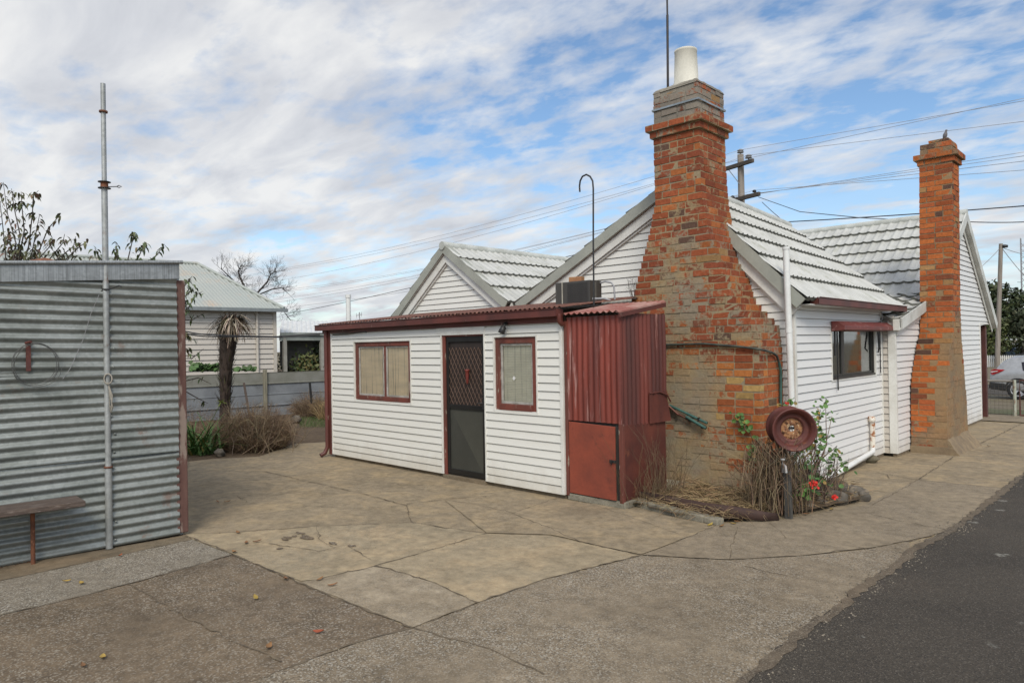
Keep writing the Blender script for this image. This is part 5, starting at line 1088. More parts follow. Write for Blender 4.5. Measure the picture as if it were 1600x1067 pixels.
mb = MB(); q = onw(44, 536, .02); mb.beam(q+V(0, 0, .01), q+V(0, 0, -.235), .035, .008, tuple(snrm)); mb.tube([q-s*.02+snrm*.01, q+s*.02+snrm*.04+V(0, 0, .01)], .012, 6)
tag(mb.build('wall_bracket', RUSTRED), 'rusty red steel bracket fixed to the shed wall', 'bracket')
mb = MB(); cc = onw(54, 568, .05)
for k, (rr, dx, dz_) in enumerate(((.17, 0, 0), (.178, .008, -.006), (.165, .012, .0), (.182, .02, -.012))):
    mb.tube([cc+sdir*((rr-.01*k*math.sin(t))*math.cos(t)*.92+dx)+V(0, 0, rr*math.sin(t)+dz_)+snrm*(.006*k) for t in np.linspace(.2, 6.48-.1*k, 30)], .0024, 5)
tag(mb.build('wire_coil', plain('coil_wire', (.10, .10, .095), .5, .4)), 'coil of grey wire hung on the rusty shed bracket', 'coil')
mb = MB(); mb.tube([onw(155, 460, .03), onw(142, 490, .03), onw(130, 530, .03), onw(110, 575, .03), onw(98, 592, .03)], .0022, 4); tag(mb.build('loose_wire', WIREG), 'thin loose wire trailing down the shed wall from the mast', 'wire')
bn = thing('timber_bench', 'dark weathered timber bench plank on a rusty leg against the shed', 'bench', tuple(gz(48, 866)))
zb_ = .50
while np.dot(gz(119.5, 773.6, zb_)-sa, snrm) < .05: zb_ += .004
e1, e2 = gz(119.5, 773.6, zb_), gz(134, 782.2, zb_)
mb = MB(); back = -sdir*3.2; mb.prism([e1, e2, e2+back, e1+back], (0, 0, -.045)); part(mb, 'seat', WOODB, bn, .006)
for k in (0, 1):
    mb = MB(); q = gz(50, 877)+snrm*.10-sdir*1.9*k; mb.tube([V(q[0], q[1], 0), V(q[0], q[1], zb_-.045)], .017, 10); part(mb, 'leg', RUST, bn)
mb = MB(); q = gz(20, 878)
for k in range(120): t = rnd.uniform(0, 6.28); r0 = rnd.uniform(0, .22); blade(mb, q+V(math.cos(t)*r0*.7, math.sin(t)*r0*1.2, .005), V(math.cos(t)*.8, math.sin(t)*.8, rnd.uniform(.1, .7)), rnd.uniform(.05, .16), .006, vary((.17, .075, .035), .4, rnd), .6, 3, None, rnd)
tag(mb.build('dead_weed', DRY), 'low reddish dead weed at the foot of the shed under the bench', 'weed')

# ------------------------------------------------------------------ trees and plants
def droop_leaf(mb, p, L, wd, col, rnd, az=None):
    az = rnd.uniform(0, 6.28) if az is None else az; h = V(math.cos(az), math.sin(az), 0); d = unit(h*.9+V(0, 0, .25)); s = unit(np.cross(d, V(0, 0, 1))+V(0, 0, rnd.gauss(0, .5))); q = np.array(p); P = []; n = 4
    for i in range(n+1):
        hw = wd/2*(.35, 1, .95, .6, .05)[i]; P += [q-s*hw, q+s*hw]; d = unit(d+V(0, 0, -.62)); q = q+d*L/n
    mb.idx(P, [(2*i, 2*i+1, 2*i+3, 2*i+2) for i in range(n)], 0, col, True)
rnd = random.Random(31)
def shoot_tree(name, label, cat, base, trunk_top, shoots, palette, dep, leafL=.085):
    tr = thing(name, label, cat, tuple(base)); mt = MB(); mt.tube([np.array(base), (np.array(base)+trunk_top)/2+V(.05, 0, 0), np.array(trunk_top)], [.07, .06, .05], 8); tk = part(mt, 'trunk', BARK, tr); ml = MB(); mbr = MB()
    for sh_ in shoots:
        pts = [np.array(trunk_top)]+[pd(x, y, dep+rnd.uniform(-.35, .35)) for (x, y) in sh_[0]]; nl = int(sh_[1]*0.95)
        mbr.tube(pts, [.03]+list(np.linspace(.011, .003, len(pts)-1)), 5)
        cum = pts[1:]; n = len(cum)
        for k in range(nl):
            u = rnd.uniform(.1, 1)*(n-1); i = min(int(u), n-2); q = cum[i]+(cum[i+1]-cum[i])*(u-i)
            droop_leaf(ml, q+V(rnd.gauss(0, .02), rnd.gauss(0, .02), rnd.gauss(0, .02)), leafL*rnd.uniform(.8, 1.4), .030, vary(palette[0] if rnd.random() < .6 else rnd.choice(palette), .3, rnd), rnd)
    part(mbr, 'branch', BARK, tr); part(ml, 'foliage', LEAF, tr); return tr
PAL_P = [(.085, .085, .040), (.15, .085, .06), (.075, .085, .035), (.18, .11, .06)]
SH = [([(15, 440), (25, 380), (12, 335), (5, 285)], 46), ([(20, 430), (32, 370), (22, 325), (18, 295)], 46), ([(25, 430), (38, 360), (34, 320), (33, 300)], 34), ([(10, 430), (8, 390), (4, 350), (0, 315)], 34),
      ([(30, 430), (45, 385), (50, 340), (53, 305), (60, 298)], 52), ([(35, 430), (50, 395), (57, 360), (62, 335)], 44), ([(40, 430), (60, 395), (75, 358), (92, 338), (95, 334)], 26), ([(40, 430), (60, 405), (78, 385), (82, 374)], 34),
      ([(45, 430), (75, 408), (98, 380), (101, 366)], 26), ([(50, 430), (90, 405), (115, 385), (118, 370)], 30), ([(50, 430), (100, 408), (125, 385), (138, 376)], 20), ([(20, 430), (20, 395), (15, 375), (12, 360)], 46), ([(30, 430), (32, 400), (28, 385)], 44), ([(40, 430), (50, 405), (55, 390)], 42), ([(45, 430), (80, 412), (95, 400)], 30), ([(60, 430), (95, 418), (110, 402)], 26), ([(60, 430), (105, 420), (120, 400)], 22)]
shoot_tree('fruit_tree', 'fruit tree with narrow drooping red green leaves behind the left end of the shed', 'tree', pd(40, 760, 9.3)*V(1, 1, 0), pd(40, 470, 9.3), SH, PAL_P, 9.0)
SH2 = [([(175, 440), (160, 410), (150, 392), (148, 388)], 22), ([(185, 440), (183, 400), (181, 378)], 28), ([(205, 440), (200, 405), (208, 372), (210, 365)], 40), ([(215, 440), (215, 405), (224, 385), (226, 380)], 32), ([(225, 440), (235, 408), (248, 395), (256, 382)], 34), ([(215, 440), (218, 420), (216, 405)], 20)]
shoot_tree('fruit_tree', 'green leafed shoots of a fruit tree above the shed fascia right of the pipe mast', 'tree', pd(205, 740, 9.6)*V(1, 1, 0), pd(205, 470, 9.6), SH2, [(.07, .095, .04), (.085, .10, .05), (.12, .10, .05)], 9.4)
SH3 = [([(270, 470), (290, 445), (300, 432)], 26), ([(270, 480), (292, 460), (302, 450)], 22), ([(270, 500), (295, 480), (306, 460), (316, 456)], 14), ([(268, 480), (290, 470), (292, 490)], 18), ([(270, 520), (290, 520), (300, 530)], 12), ([(268, 540), (292, 545), (300, 552)], 10), ([(268, 500), (300, 500), (318, 490)], 6), ([(268, 560), (300, 560), (318, 545)], 5), ([(270, 600), (310, 590), (330, 600)], 5), ([(270, 600), (305, 620), (325, 630)], 5)]
shoot_tree('fruit_tree', 'sparse drooping branches of a fruit tree hanging past the flaking corner post of the shed', 'tree', pd(262, 700, 9.3)*V(1, 1, 0), pd(262, 500, 9.3), SH3, [(.07, .095, .04), (.13, .12, .045), (.12, .10, .05)], 9.0)
# strap-leaved lily
c = gz(311, 708); ag = thing('agapanthus', 'clump of glossy green strap leaves at the edge of the concrete beside the shed', 'plant', tuple(c)); mb = MB()
for k in range(130):
    t = rnd.uniform(0, 6.28); b0 = c+V(rnd.gauss(0, .16), rnd.gauss(0, .16), 0); el = rnd.uniform(.7, 2.6); s = V(-math.sin(t), math.cos(t), 0)
    blade(mb, b0, V(math.cos(t), math.sin(t), el), rnd.uniform(.5, .85), .042, vary((.055, .115, .03) if rnd.random() < .88 else (.20, .17, .05), .3, rnd), rnd.uniform(.4, 1.5), 6, s, rnd)
part(mb, 'leaf_clump', LEAF, ag); ag.children[-1]['kind'] = 'stuff'
mb = MB(); q = c+V(-.5, .3, 0); tip = pd(346, 628, 11.6); mb.tube([c, (c+tip)/2+V(0, 0, .08), tip], .006, 5, 0, (.12, .15, .05))
for k in range(16): blade(mb, tip, V(rnd.gauss(0, 1), rnd.gauss(0, 1), rnd.gauss(0.1, .7)), .09, .02, vary((.16, .20, .05), .2, rnd), .5, 3, None, rnd)
part(mb, 'seed_head', LEAF, ag)
def dead_bush(name, label, c, rx, ry, h, n, cols, wd=.006):
    mb = MB()
    for k in range(n):
        t = rnd.uniform(0, 6.28); r0 = math.sqrt(rnd.random()); x = math.cos(t)*r0*rx; y = math.sin(t)*r0*ry; hh = h*math.sqrt(max(.05, 1-r0*r0*.85))*rnd.uniform(.6, 1.1)
        b0 = np.array(c)+V(x*.75, y*.75, 0); d = V(rnd.gauss(0, .3)+x/rx*.5, rnd.gauss(0, .3)+y/ry*.5, 1)
        if rnd.random() < .35: b0 = np.array(c)+V(x, y, hh*rnd.uniform(.4, .95)); d = V(rnd.gauss(0, 1), rnd.gauss(0, 1), rnd.gauss(0, .6)); L = rnd.uniform(.1, .32)
        else: L = hh
        blade(mb, b0, d, L, wd*rnd.uniform(.6, 1.3), vary(rnd.choice(cols), .4, rnd), rnd.uniform(0, .9), 3, None, rnd)
    return tag(mb.build(name, DRY, None, 0, tuple(c)), label, 'bush')
BR = [(.17, .115, .07), (.13, .085, .055), (.24, .17, .10), (.085, .055, .04)]
dead_bush('dead_shrub', 'large brown dead shrub on the edge of the concrete near the palm stump', gz(398, 700), .78, .66, .86, 5600, BR)
_tw = MB()
for k in range(130):
    q = gz(398, 700)+V(rnd.gauss(0, .38), rnd.gauss(0, .3), 0); twig(_tw, q, V(rnd.gauss(0, .5), rnd.gauss(0, .5), 1), rnd.uniform(.25, .42), .007, 2, rnd, .5, vary((.20, .15, .10), .4, rnd), 4)
part(_tw, 'twigs', DRY, [o for o in C.objects if o.name == 'dead_shrub'][0])
dead_bush('dead_shrub', 'brown dry bush by the fence left of the lean-to corner', gz(487, 650), .75, .5, .72, 2200, BR, .008)
dead_bush('dead_shrub', 'sparse brown twiggy bush behind the strap leaves by the shed', gz(302, 690), .5, .5, .9, 700, BR)
dead_bush('dry_grass_tuft', 'pale straw tuft hanging beside the lean-to corner post', gz(508, 655), .14, .2, 1.0, 260, [(.34, .25, .13), (.28, .19, .09)], .008)
mb = MB()
for k in range(1500):
    q = gz(rnd.uniform(468, 520), rnd.uniform(648, 668)); blade(mb, q, V(rnd.gauss(0, .4), rnd.gauss(0, .4), 1), rnd.uniform(.03, .08), .008, vary((.07, .115, .03), .3, rnd), .4, 2, None, rnd)
tag(mb.build('grass_patch', LEAF), 'small patch of green grass on the bare soil by the fence', 'grass', None, 'stuff')
# cut log and stones
c = gz(378, 702); mb = MB(); ax_ = unit(V(.75, -.65, .12)); mb.lathe([(.0, .16), (.105, .16), (.115, .155), (.118, 0), (.11, -.14), (0, -.14)], c+V(0, 0, .09), ax_, 20); tag(mb.build('log', weathered('sawn_log', (.42, .31, .18), (.33, .22, .12), .85, 0, 8, bmp=.3)), 'short sawn log with a pale cut face lying in the dead shrub', 'log')
for (px, py, r, lb) in ((332, 703, .09, 'pale stone beside the strap leaves'), (343, 712, .10, 'grey stone at the foot of the dead shrub'), (463, 660, .14, 'dark clod on the bare soil beyond the dead shrub')):
    c = gz(px, py); mb = MB(); mb.blob((0, 0, r*.5), (r, r*.8, r*.7), 3, .35, 1.8, px); o = mb.build('stone', STONE); o.location = tuple(c); tag(o, lb, 'stone')
# palm stump
pbz = gz(352, 690); pm = thing('palm_stump', 'dead palm with a dark fibrous trunk and a drooping brown leaf crown', 'palm', tuple(pbz))
mb = MB(); dpl = float(np.dot(pbz-CAM, CF)); tr_ = [pd(x, y, dpl) for (x, y) in [(352, 690), (351, 660), (352, 620), (353, 570), (357, 530), (360, 510), (365, 497)]]; mb.tube(tr_, [.11, .10, .10, .125, .165, .175, .09], 14)
tk = part(mb, 'trunk', TRUNKP, pm); mb = MB()
for k in range(520):
    u = rnd.uniform(1.6, 5.9); i = min(int(u), 5); q = tr_[i]+(tr_[i+1]-tr_[i])*(u-i); t = rnd.uniform(0, 6.28); r0 = (.12, .12, .125, .15, .19, .2, .1)[i]; hd_ = V(math.cos(t), math.sin(t), 0)
    blade(mb, q+hd_*r0*.9, hd_*.4+V(0, 0, .8), rnd.uniform(.10, .2), .02, vary((.045, .032, .025) if rnd.random() < .8 else (.09, .09, .04), .4, rnd), .2, 2, unit(np.cross(hd_, V(0, 0, 1))), rnd)
part(mb, 'leaf_base', DRY, pm); pm.children[-1]['kind'] = 'stuff'; mb = MB()
for k in range(230):
    t = rnd.uniform(0, 6.28); hd_ = V(math.cos(t), math.sin(t), 0); b0 = tr_[6]+V(rnd.gauss(0, .05), rnd.gauss(0, .05), rnd.uniform(-.12, .05)); rt = np.dot(hd_, CR) > -.2
    blade(mb, b0, hd_+V(0, 0, rnd.uniform(-.1, .7)), rnd.uniform(.35, .68), .036, vary(((.32, .265, .20) if rnd.random() < .6 else (.10, .07, .05)) if rt else (.07, .055, .035), .35, rnd), rnd.uniform(1.0, 2.6), 5, unit(np.cross(hd_, V(0, 0, 1))), rnd)
part(mb, 'dead_frond', DRY, pm); pm.children[-1]['kind'] = 'stuff'

# ------------------------------------------------------------------ back fence and neighbour
FA = pd(286, 660, 17.2)*V(1, 1, 0); FB = pd(516, 640, 19.6)*V(1, 1, 0); fd = unit(FB-FA); fn = unit(V(fd[1], -fd[0], 0)); FA0 = FA-fd*7; FB0 = FB+fd*16; FL = np.linalg.norm(FB0-FA0)
fe = thing('iron_fence', 'blue grey horizontal sheet iron fence with timber posts at the back of the yard', 'fence', tuple(FA0))
for i, (z0, h) in enumerate(((.0, .28), (.27, .30), (.56, .30), (.85, .31))):
    mb = MB(); a, b = FA0+V(0, 0, z0)+fn*.012*(i % 2), FB0+V(0, 0, z0)+fn*.012*(i % 2)
    P = []
    for q in (a, b):
        for (o, z) in ((.02, 0), (.022, .02), (0, .03), (.002, h*.5), (0, h-.02), (.012, h)): P.append(q+fn*o+V(0, 0, z))
    mb.idx(P, [(k, k+6, k+7, k+1) for k in range(5)], 0, None, False); part(mb, 'iron_sheet', ZINCB if i < 3 else weathered('mossy_top_sheet', (.20, .20, .175), (.15, .15, .12), .7, 0, 2.5, bmp=.1), fe)
k = 0
while k*2.1 < FL:
    q = FA0+fd*(k*2.1+.62)+fn*.05; mb = MB(); mb.beam(q+V(0, 0, -.02), q+V(0, 0, 1.24), .10, .09, tuple(fd)); part(mb, 'post', FPOST, fe, .01); k += 1
q = pd(385, 640, 16.0); mb = MB(); mb.beam(pd(390, 650, 16.6), pd(381, 598, 16.6), .05, .02, tuple(fn)); tag(mb.build('star_picket', weathered('leaning_rusty_picket', (.11, .085, .07), (.07, .05, .04), .8, bmp=.2)), 'short leaning rusty stake in front of the fence behind the dead shrub', 'stake')
mb = MB(); mb.beam(pd(487, 630, 17.4), pd(484, 597, 17.4), .05, .03, tuple(fn)); tag(mb.build('star_picket', DARKM), 'dark steel stake sticking out of the dry bush by the fence', 'stake')
mb = MB(); 
for k in range(420):
    px = rnd.uniform(298, 342) if rnd.random() < .8 else rnd.uniform(365, 398); q = pd(px, 578-abs(rnd.gauss(0, 4))*(1 if px < 345 else .5), 18.6+rnd.uniform(-.2, .2)); leafdisc(mb, q, V(rnd.gauss(.2, .5), -.6, .6), rnd.uniform(.04, .08), vary((.06, .11, .035), .4, rnd), rnd)
tag(mb.build('fence_creeper', LEAF), 'green creeper spilling along the top of the fence behind the palm', 'plant', None)
NC = pd(444, 483, 21.0); NL = pd(285, 478, 19.1); nd = unit((NC-NL)*V(1, 1, 0)); nn_ = unit(V(nd[1], -nd[0], 0)); inn = -nn_
nb = thing('neighbour_house', 'cream weatherboard house with a pale green hipped iron roof beyond the fence', 'house', (NC[0], NC[1], 0))
W0 = NC*V(1, 1, 0)+inn*.22-nd*.22; NLEN = 14.0; NW = 7.2; EZ = NC[2]-.06
mb = MB(); boards(mb, W0, -nd, nn_, 0.0, NLEN, -.3, EZ, .15, [], .030); part(mb, 'wall', CREAM, nb)
mb = MB(); mb.beam(W0+V(0, 0, -.3)+inn*.02, W0+inn*NW+V(0, 0, -.3), .02, .02); boards(mb, W0+inn*NW, nn_, nd, 0, NW, -.3, EZ, .15, [], .016); part(mb, 'wall', CREAM, nb)
mb = MB(); mb.beam(W0+V(0, 0, -.3), W0+V(0, 0, EZ), .10, .10, tuple(nd)); part(mb, 'corner_trim', CREAMP, nb)
mb = MB(); q = W0-nd*.55+nn_*.07; mb.tube([q+V(0, 0, -.3), q+V(0, 0, EZ)], .04, 10); part(mb, 'downpipe', CREAMP, nb)
mb = MB(); E0 = NC+V(0, 0, .0); hw = NW/2+.22; HK = 0.0
def _px(p): q = p-CAM; return 800+F_PX*float(q@CR)/float(q@CF)
while HK < 9 and _px(E0*V(1, 1, 0)+inn*hw-nd*HK+V(0, 0, 4.8)) > 309: HK += .02
_rp = E0*V(1, 1, 0)+inn*hw-nd*HK; RZ = float(gp(309, 413, _rp, CF*V(1, 1, 0))[2]); 
R0 = E0*V(1, 1, 0)+inn*hw-nd*HK+V(0, 0, RZ); R1 = R0-nd*(NLEN-NW+.0); E1 = E0-nd*(NLEN+.44); E2 = E1+inn*2*hw; E3 = E0+inn*2*hw
def corr_tri(mb, A, B, Cc, D_, sp=.10, amp=.016):
    A, B, Cc, D_ = [np.array(k) for k in (A, B, Cc, D_)]  # eave A-B, ridge D-C
    L = np.linalg.norm(B-A); u = (B-A)/L; n = unit(np.cross(B-A, D_-A)); n = n if n[2] > 0 else -n; upv = unit((D_-A)-u*np.dot(D_-A, u)); H = np.dot(D_-A, upv); dD = np.dot(D_-A, u); dC = np.dot(Cc-A, u); m_ = int(L/sp*4); P = []
    for i in range(m_+1):
        x = L*i/m_; h = H
        if x < dD: h = H*x/dD
        if x > dC: h = H*(L-x)/(L-dC) if L > dC else H
        o = amp*math.sin(i*math.pi/2)
        P += [A+u*x+n*o, A+u*x+upv*h+n*o]
    mb.idx(P, [(2*i, 2*i+2, 2*i+3, 2*i+1) for i in range(m_)], 0, None, True)
corr_tri(mb, E1, E0, R0, R1, .11); corr_tri(mb, E0, E3, R0+V(.001, 0, 0), R0, .152); corr_tri(mb, E3, E2, R1, R0, .152); corr_tri(mb, E2, E1, R1, R1, .152)
nr = part(mb, 'roof', ROOFG, nb)
for a, b in ((E0, R0), (R0, R1), (E3, R0)):
    mb = MB(); mb.tube([a+V(0, 0, .03), b+V(0, 0, .03)], .05, 8); part(mb, 'hip_cap', ROOFG, nr)
mb = MB(); mb.beam(E0+nn_*.05+nd*.08+V(0, 0, -.04), E1+nn_*.05+V(0, 0, -.04), .11, .10); part(mb, 'gutter', GREYG, nb)
# carport beside it
cp = thing('carport', 'open carport with a white iron roof and grey beam beside the cream house', 'carport', (W0[0], W0[1], 0))
B0 = pd(437, 528, 21.4); B1 = pd(545, 528, 22.6); T0 = pd(440, 508, 24.0); T1 = pd(560, 522, 25.6)
mb = MB(); mb.beam(B0, B1, .10, .16); mb.beam(B0+V(0, 0, .12)+nn_*.06, B1+V(0, 0, .12)+nn_*.06, .10, .09); part(mb, 'beam', weathered('green_grey_beam', (.25, .27, .25), (.17, .19, .17), .6, bmp=.1), cp)
mb = MB(); corr(mb, B0+V(0, 0, .16), unit(T0-B0), unit(B1-B0), np.linalg.norm(T0-B0), np.linalg.norm(B1-B0), unit(np.cross(B1-B0, T0-B0))*(1), .152, .012, 1); part(mb, 'roof', plain('white_iron', (.66, .67, .66), .5), cp)
for px in (444, 501, 541):
    mb = MB(); q = B0+(B1-B0)*((px-437)/108); mb.beam(q*V(1, 1, 0)+V(0, 0, -.3), q, .11, .11, tuple(nd)); part(mb, 'post', weathered('grey_white_post', (.34, .33, .29), (.25, .24, .21), .7, bmp=.1), cp)
mb = MB(); P = []; q0, q1 = B0+(B1-B0)*.09, B0+(B1-B0)*.57
for i in range(21):
    for j in range(5):
        u, v = i/20, j/4; sag_ = .10*math.sin(u*math.pi)*v + .12*v*max(0, .5-abs(u-.75))
        P.append(q0+(q1-q0)*u+inn*(.5+.05*math.sin(u*9)*v)+V(0, 0, -.08-(.78+sag_*2)*v*(1-.25*u)))
mb.idx(P, [(i*5+j, i*5+5+j, i*5+6+j, i*5+1+j) for i in range(20) for j in range(4)]); tag(mb.build('shade_cloth', plain('brown_grey_cloth', (.085, .08, .068), .9)), 'brown grey shade cloth sagging under the carport beam', 'shade cloth')
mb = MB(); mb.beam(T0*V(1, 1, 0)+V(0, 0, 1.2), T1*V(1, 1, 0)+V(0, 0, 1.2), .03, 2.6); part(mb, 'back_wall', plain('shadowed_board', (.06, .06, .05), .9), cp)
def leaf_cloud(mb, c, r, n, size, cols, rnd, hollow=.0, flat=True):
    for k in range(n):
        d = unit(V(rnd.gauss(0, 1), rnd.gauss(0, 1), rnd.gauss(0, 1))); rr = rnd.uniform(hollow, 1)**.5; p = np.array(c)+d*np.array(r)*rr
        cl = mnoise.noise(Vector(tuple(p*2.2/max(.6, size*12))))
        if cl < -.18 and rnd.random() < .75: continue
        a = unit(V(rnd.gauss(0, 1), rnd.gauss(0, 1), rnd.gauss(0, 1))); b = unit(np.cross(a, d+V(.1, .2, .3))); s = size*rnd.uniform(.6, 1.3); mb.face([p-a*s, p+b*s*.5, p+a*s, p-b*s*.5], 0, vary(rnd.choice(cols), .35, rnd))
gc = [(.05, .075, .025), (.07, .095, .03), (.035, .055, .02), (.10, .11, .04)]
for i, (px, py, dep, r, lb) in enumerate(((470, 572, 22.6, (1.1, .8, .75), 'dark green bush under the carport'), (508, 570, 23.2, (.9, .8, 1.0), 'mid green bush at the open end of the carport'), (482, 576, 22.2, (.5, .4, .5), 'yellowish bush in the middle of the carport'))):
    mb = MB(); c = pd(px, py, dep); leaf_cloud(mb, c, r, 1600 if i < 2 else 700, .07, gc if i < 2 else [(.17, .14, .045), (.10, .10, .04)], rnd); tag(mb.build('bush', LEAF, None, 0, (c[0], c[1], -.3)), lb, 'bush')
# bare tree
bt = thing('bare_tree', 'leafless dark tree with fine twigs rising behind the green hipped roof', 'tree', tuple(pd(408, 560, 29)*V(1, 1, 0)))
rnd = random.Random(8); mb = MB(); d0 = 29.0; tb = pd(412, 560, d0); tb[2] = -.2; fk = pd(408, 492, d0); mb.tube([tb, (tb+fk)/2+V(.05, 0, 0), fk], [.18, .14, .11], 10); tk = part(mb, 'trunk', BARKD, bt)
def limb(path, r0, r1, lab, dens):
    mb = MB(); pts = [pd(x, y, d0+dz) for (x, y, dz) in path]; mb.tube(pts, np.linspace(r0*.45, r1*.35, len(pts)), 7); n = len(pts)
    for k in range(int(dens*1.5)):
        u = rnd.uniform(.25, 1)*(n-1); i = min(int(u), n-2); q = pts[i]+(pts[i+1]-pts[i])*(u-i); d = unit(pts[i+1]-pts[i]); ax = unit(V(rnd.gauss(0, 1), rnd.gauss(0, 1), rnd.gauss(.2, .8)))
        twig(mb, q, unit(d*.7+ax*.9), rnd.uniform(.22, .38), .010, 4, rnd, .62, None, 4, .25)
    part(mb, 'limb', BARKD, bt)
limb([(408, 492, 0), (383, 450, -.2), (376, 436, 0), (372, 424, .1), (377, 414, .2)], .14, .035, '', 15)
limb([(408, 492, 0), (376, 450, .5), (362, 436, .6), (350, 424, .5), (345, 420, .4)], .10, .03, '', 9)
limb([(408, 492, 0), (402, 458, 0), (418, 440, .3), (423, 428, .4), (432, 424, .4)], .13, .03, '', 12)
limb([(408, 492, 0), (405, 460, -.3), (425, 452, -.4), (440, 450, -.5), (450, 458, -.5)], .10, .025, '', 9)
limb([(410, 500, 0), (440, 482, .6), (452, 498, .8), (462, 508, 1)], .07, .02, '', 6)
# white vent pipe and aerial past the lean-to
mb = MB(); q = pd(544, 462, 15.2); mb.tube([q, V(q[0]+.01, q[1], 0)], .052, 12); mb.tube([q+V(0, 0, .02), q+V(0, 0, -.05)], .062, 12); tag(mb.build('sewer_vent', PVC), 'white vent pipe standing behind the far left end of the lean-to', 'pipe')
q = pd(562, 500, 40); ar = thing('tv_aerial', 'small television aerial far away above the lean-to gutter', 'aerial', tuple(q)); mb = MB(); mb.tube([q+V(0, 0, -3.4), q+V(0, 0, .45)], .025, 6); part(mb, 'mast', WIREG, ar)
mb = MB(); s2 = unit(CR*V(1, 1, 0)); mb.tube([q+s2*-.2+V(0, 0, .25), q+s2*.14+V(0, 0, .33)], .018, 5); bo = part(mb, 'boom', WIREG, ar)
for k in range(3):
    mb = MB(); c = q+s2*(-.18+.15*k)+V(0, 0, .26+.03*k); mb.tube([c+V(0, 0, -.14), c+V(0, 0, .14)], .012, 5); part(mb, 'element', WIREG, bo)

# ------------------------------------------------------------------ street: poles, wires, fences, car, trees
PY = 26.0
pt_ = gy(1157, 242, PY); up_ = thing('power_pole', 'tall timber power pole with two crossarms behind the cottage roof', 'power pole', (pt_[0], PY, -.3))
mb = MB(); mb.tube([V(pt_[0]+.02, PY, -.4), V(pt_[0], PY, pt_[2])], [.16, .12], 14); part(mb, 'pole', POLEW, up_)
def arm(pa, pb_, yo):
    a, b = gy(*pa, PY-yo), gy(*pb_, PY-yo); c0 = (a+b)/2; return a, b
a1, b1 = gy(1128, 250, PY), gy(1174, 269, PY); L1 = np.linalg.norm(b1-a1)
AD = unit(V(.55, -.83, 0))  # crossarm direction across the line
def arm_at(z, half, off):
    c0 = V(pt_[0], PY, z); return c0-AD*half, c0+AD*half
z1_ = gy(1157, 259, PY)[2]; z2_ = gy(1157, 312, PY)[2]
armdirs = []
for (pa, pb_, zc) in (((1128, 248), (1174, 266), z1_), ((1120, 305), (1181, 320), z2_)):
    # arm lies level; solve its plan direction so that it crosses the two sight lines
    ra, rb_ = ray(*pa), ray(*pb_); A_ = CAM+ra*((zc-CZ)/ra[2]); B_ = CAM+rb_*((zc-CZ)/rb_[2]); cen = V(pt_[0], PY-.14, zc); d = unit((B_-A_)*V(1, 1, 0)); armdirs.append((cen, d))
    tA = np.dot(A_-cen, d); tB = np.dot(B_-cen, d)
half1, half2 = 1.0, 1.35
ADIR = ARMD = unit(V(.95, -.30, 0))
tips = {}
for nm, zc, (pa, pb_) in (('upper', z1_, ((1128, 247), (1174, 266))), ('lower', z2_, ((1118, 304), (1182, 320)))):
    mid = V(pt_[0], PY-.16, zc); zc2 = zc
    A_ = CAM+ray(*pa)*((zc-CZ)/ray(*pa)[2]); B_ = CAM+ray(*pb_)*((zc-CZ)/ray(*pb_)[2]); d = unit((B_-A_)*V(1, 1, 0))
    # true crossarm: level, through the pole, 2.6 m or so; plan direction from the sight lines
    hA = np.linalg.norm(A_-mid); h0, h1 = (-1.05, .72) if nm == 'upper' else (-1.5, 1.0)
    ADIR = ARMD; cen = mid
    mb = MB(); mb.beam(cen+ADIR*h0, cen+ADIR*h1, .12, .15); part(mb, 'crossarm', ARMW, up_, .01); tips[nm] = (cen, h0, h1)
INS = plain('grey_porcelain', (.25, .25, .26), .25); INSP = [(.018, 0), (.02, .05), (.10, .06), (.12, .085), (.06, .11), (.10, .125), (.11, .15), (.045, .19), (0, .195)]
anch = []
for nm, t in (('upper', -.93), ('upper', .5), ('top', 0), ('lower', -1.3), ('lower', -.8), ('lower', -.35), ('lower', .75)):
    if nm == 'top': q = V(pt_[0], PY, pt_[2])
    else: c0, h0, h1 = tips[nm]; q = c0+ADIR*t+V(0, 0, .065)
    mb = MB(); k = 1.15 if nm != 'lower' else .7; mb.lathe([(r*k, z*k) for r, z in INSP], q, (0, 0, 1), 12); part(mb, 'insulator', INS if nm != 'lower' else DARKM, up_); anch.append(q+V(0, 0, .16*k))
mb = MB(); c0 = tips['upper'][0]; mb.beam(c0+ADIR*-.55+V(0, 0, -.05), V(pt_[0], PY-.13, z1_-.75), .03, .012, (0, 1, 0)); part(mb, 'brace', GALV, up_)
def wire(name, label, pts, sag, r, m, group='overhead power lines'):
    mb = MB(); P = []
    for (a, b), sg in zip(zip(pts, pts[1:]), sag):
        for i in range(25):
            u = i/24; P.append(np.array(a)*(1-u)+np.array(b)*u+V(0, 0, -4*sg*u*(1-u)))
    mb.tube(P, r, 5); return tag(mb.build(name, m), label, 'cable', group)
WR = 0.008
spec = [(anch[0], (440, 422, -49.9), (1600, 154), 'topmost power line, meeting the near end of the upper crossarm'), (anch[2], (445, 419, 0), (1600, 158), 'power line on the insulator at the very top of the pole'), (anch[1], (450, 436, 0), (1600, 190), 'power line from the short end of the upper crossarm'),
        (anch[3], (450, 452, 0), (1600, 238), 'upper line of the close pair from the lower crossarm'), (anch[4], (450, 455, 0), (1600, 244), 'lower line of the close pair from the lower crossarm'), (anch[5], (450, 470, 0), (1600, 252), 'thin line from the middle of the lower crossarm'), (anch[6], (450, 465, 0), (1600, 266), 'line from the right hand end of the lower crossarm')]
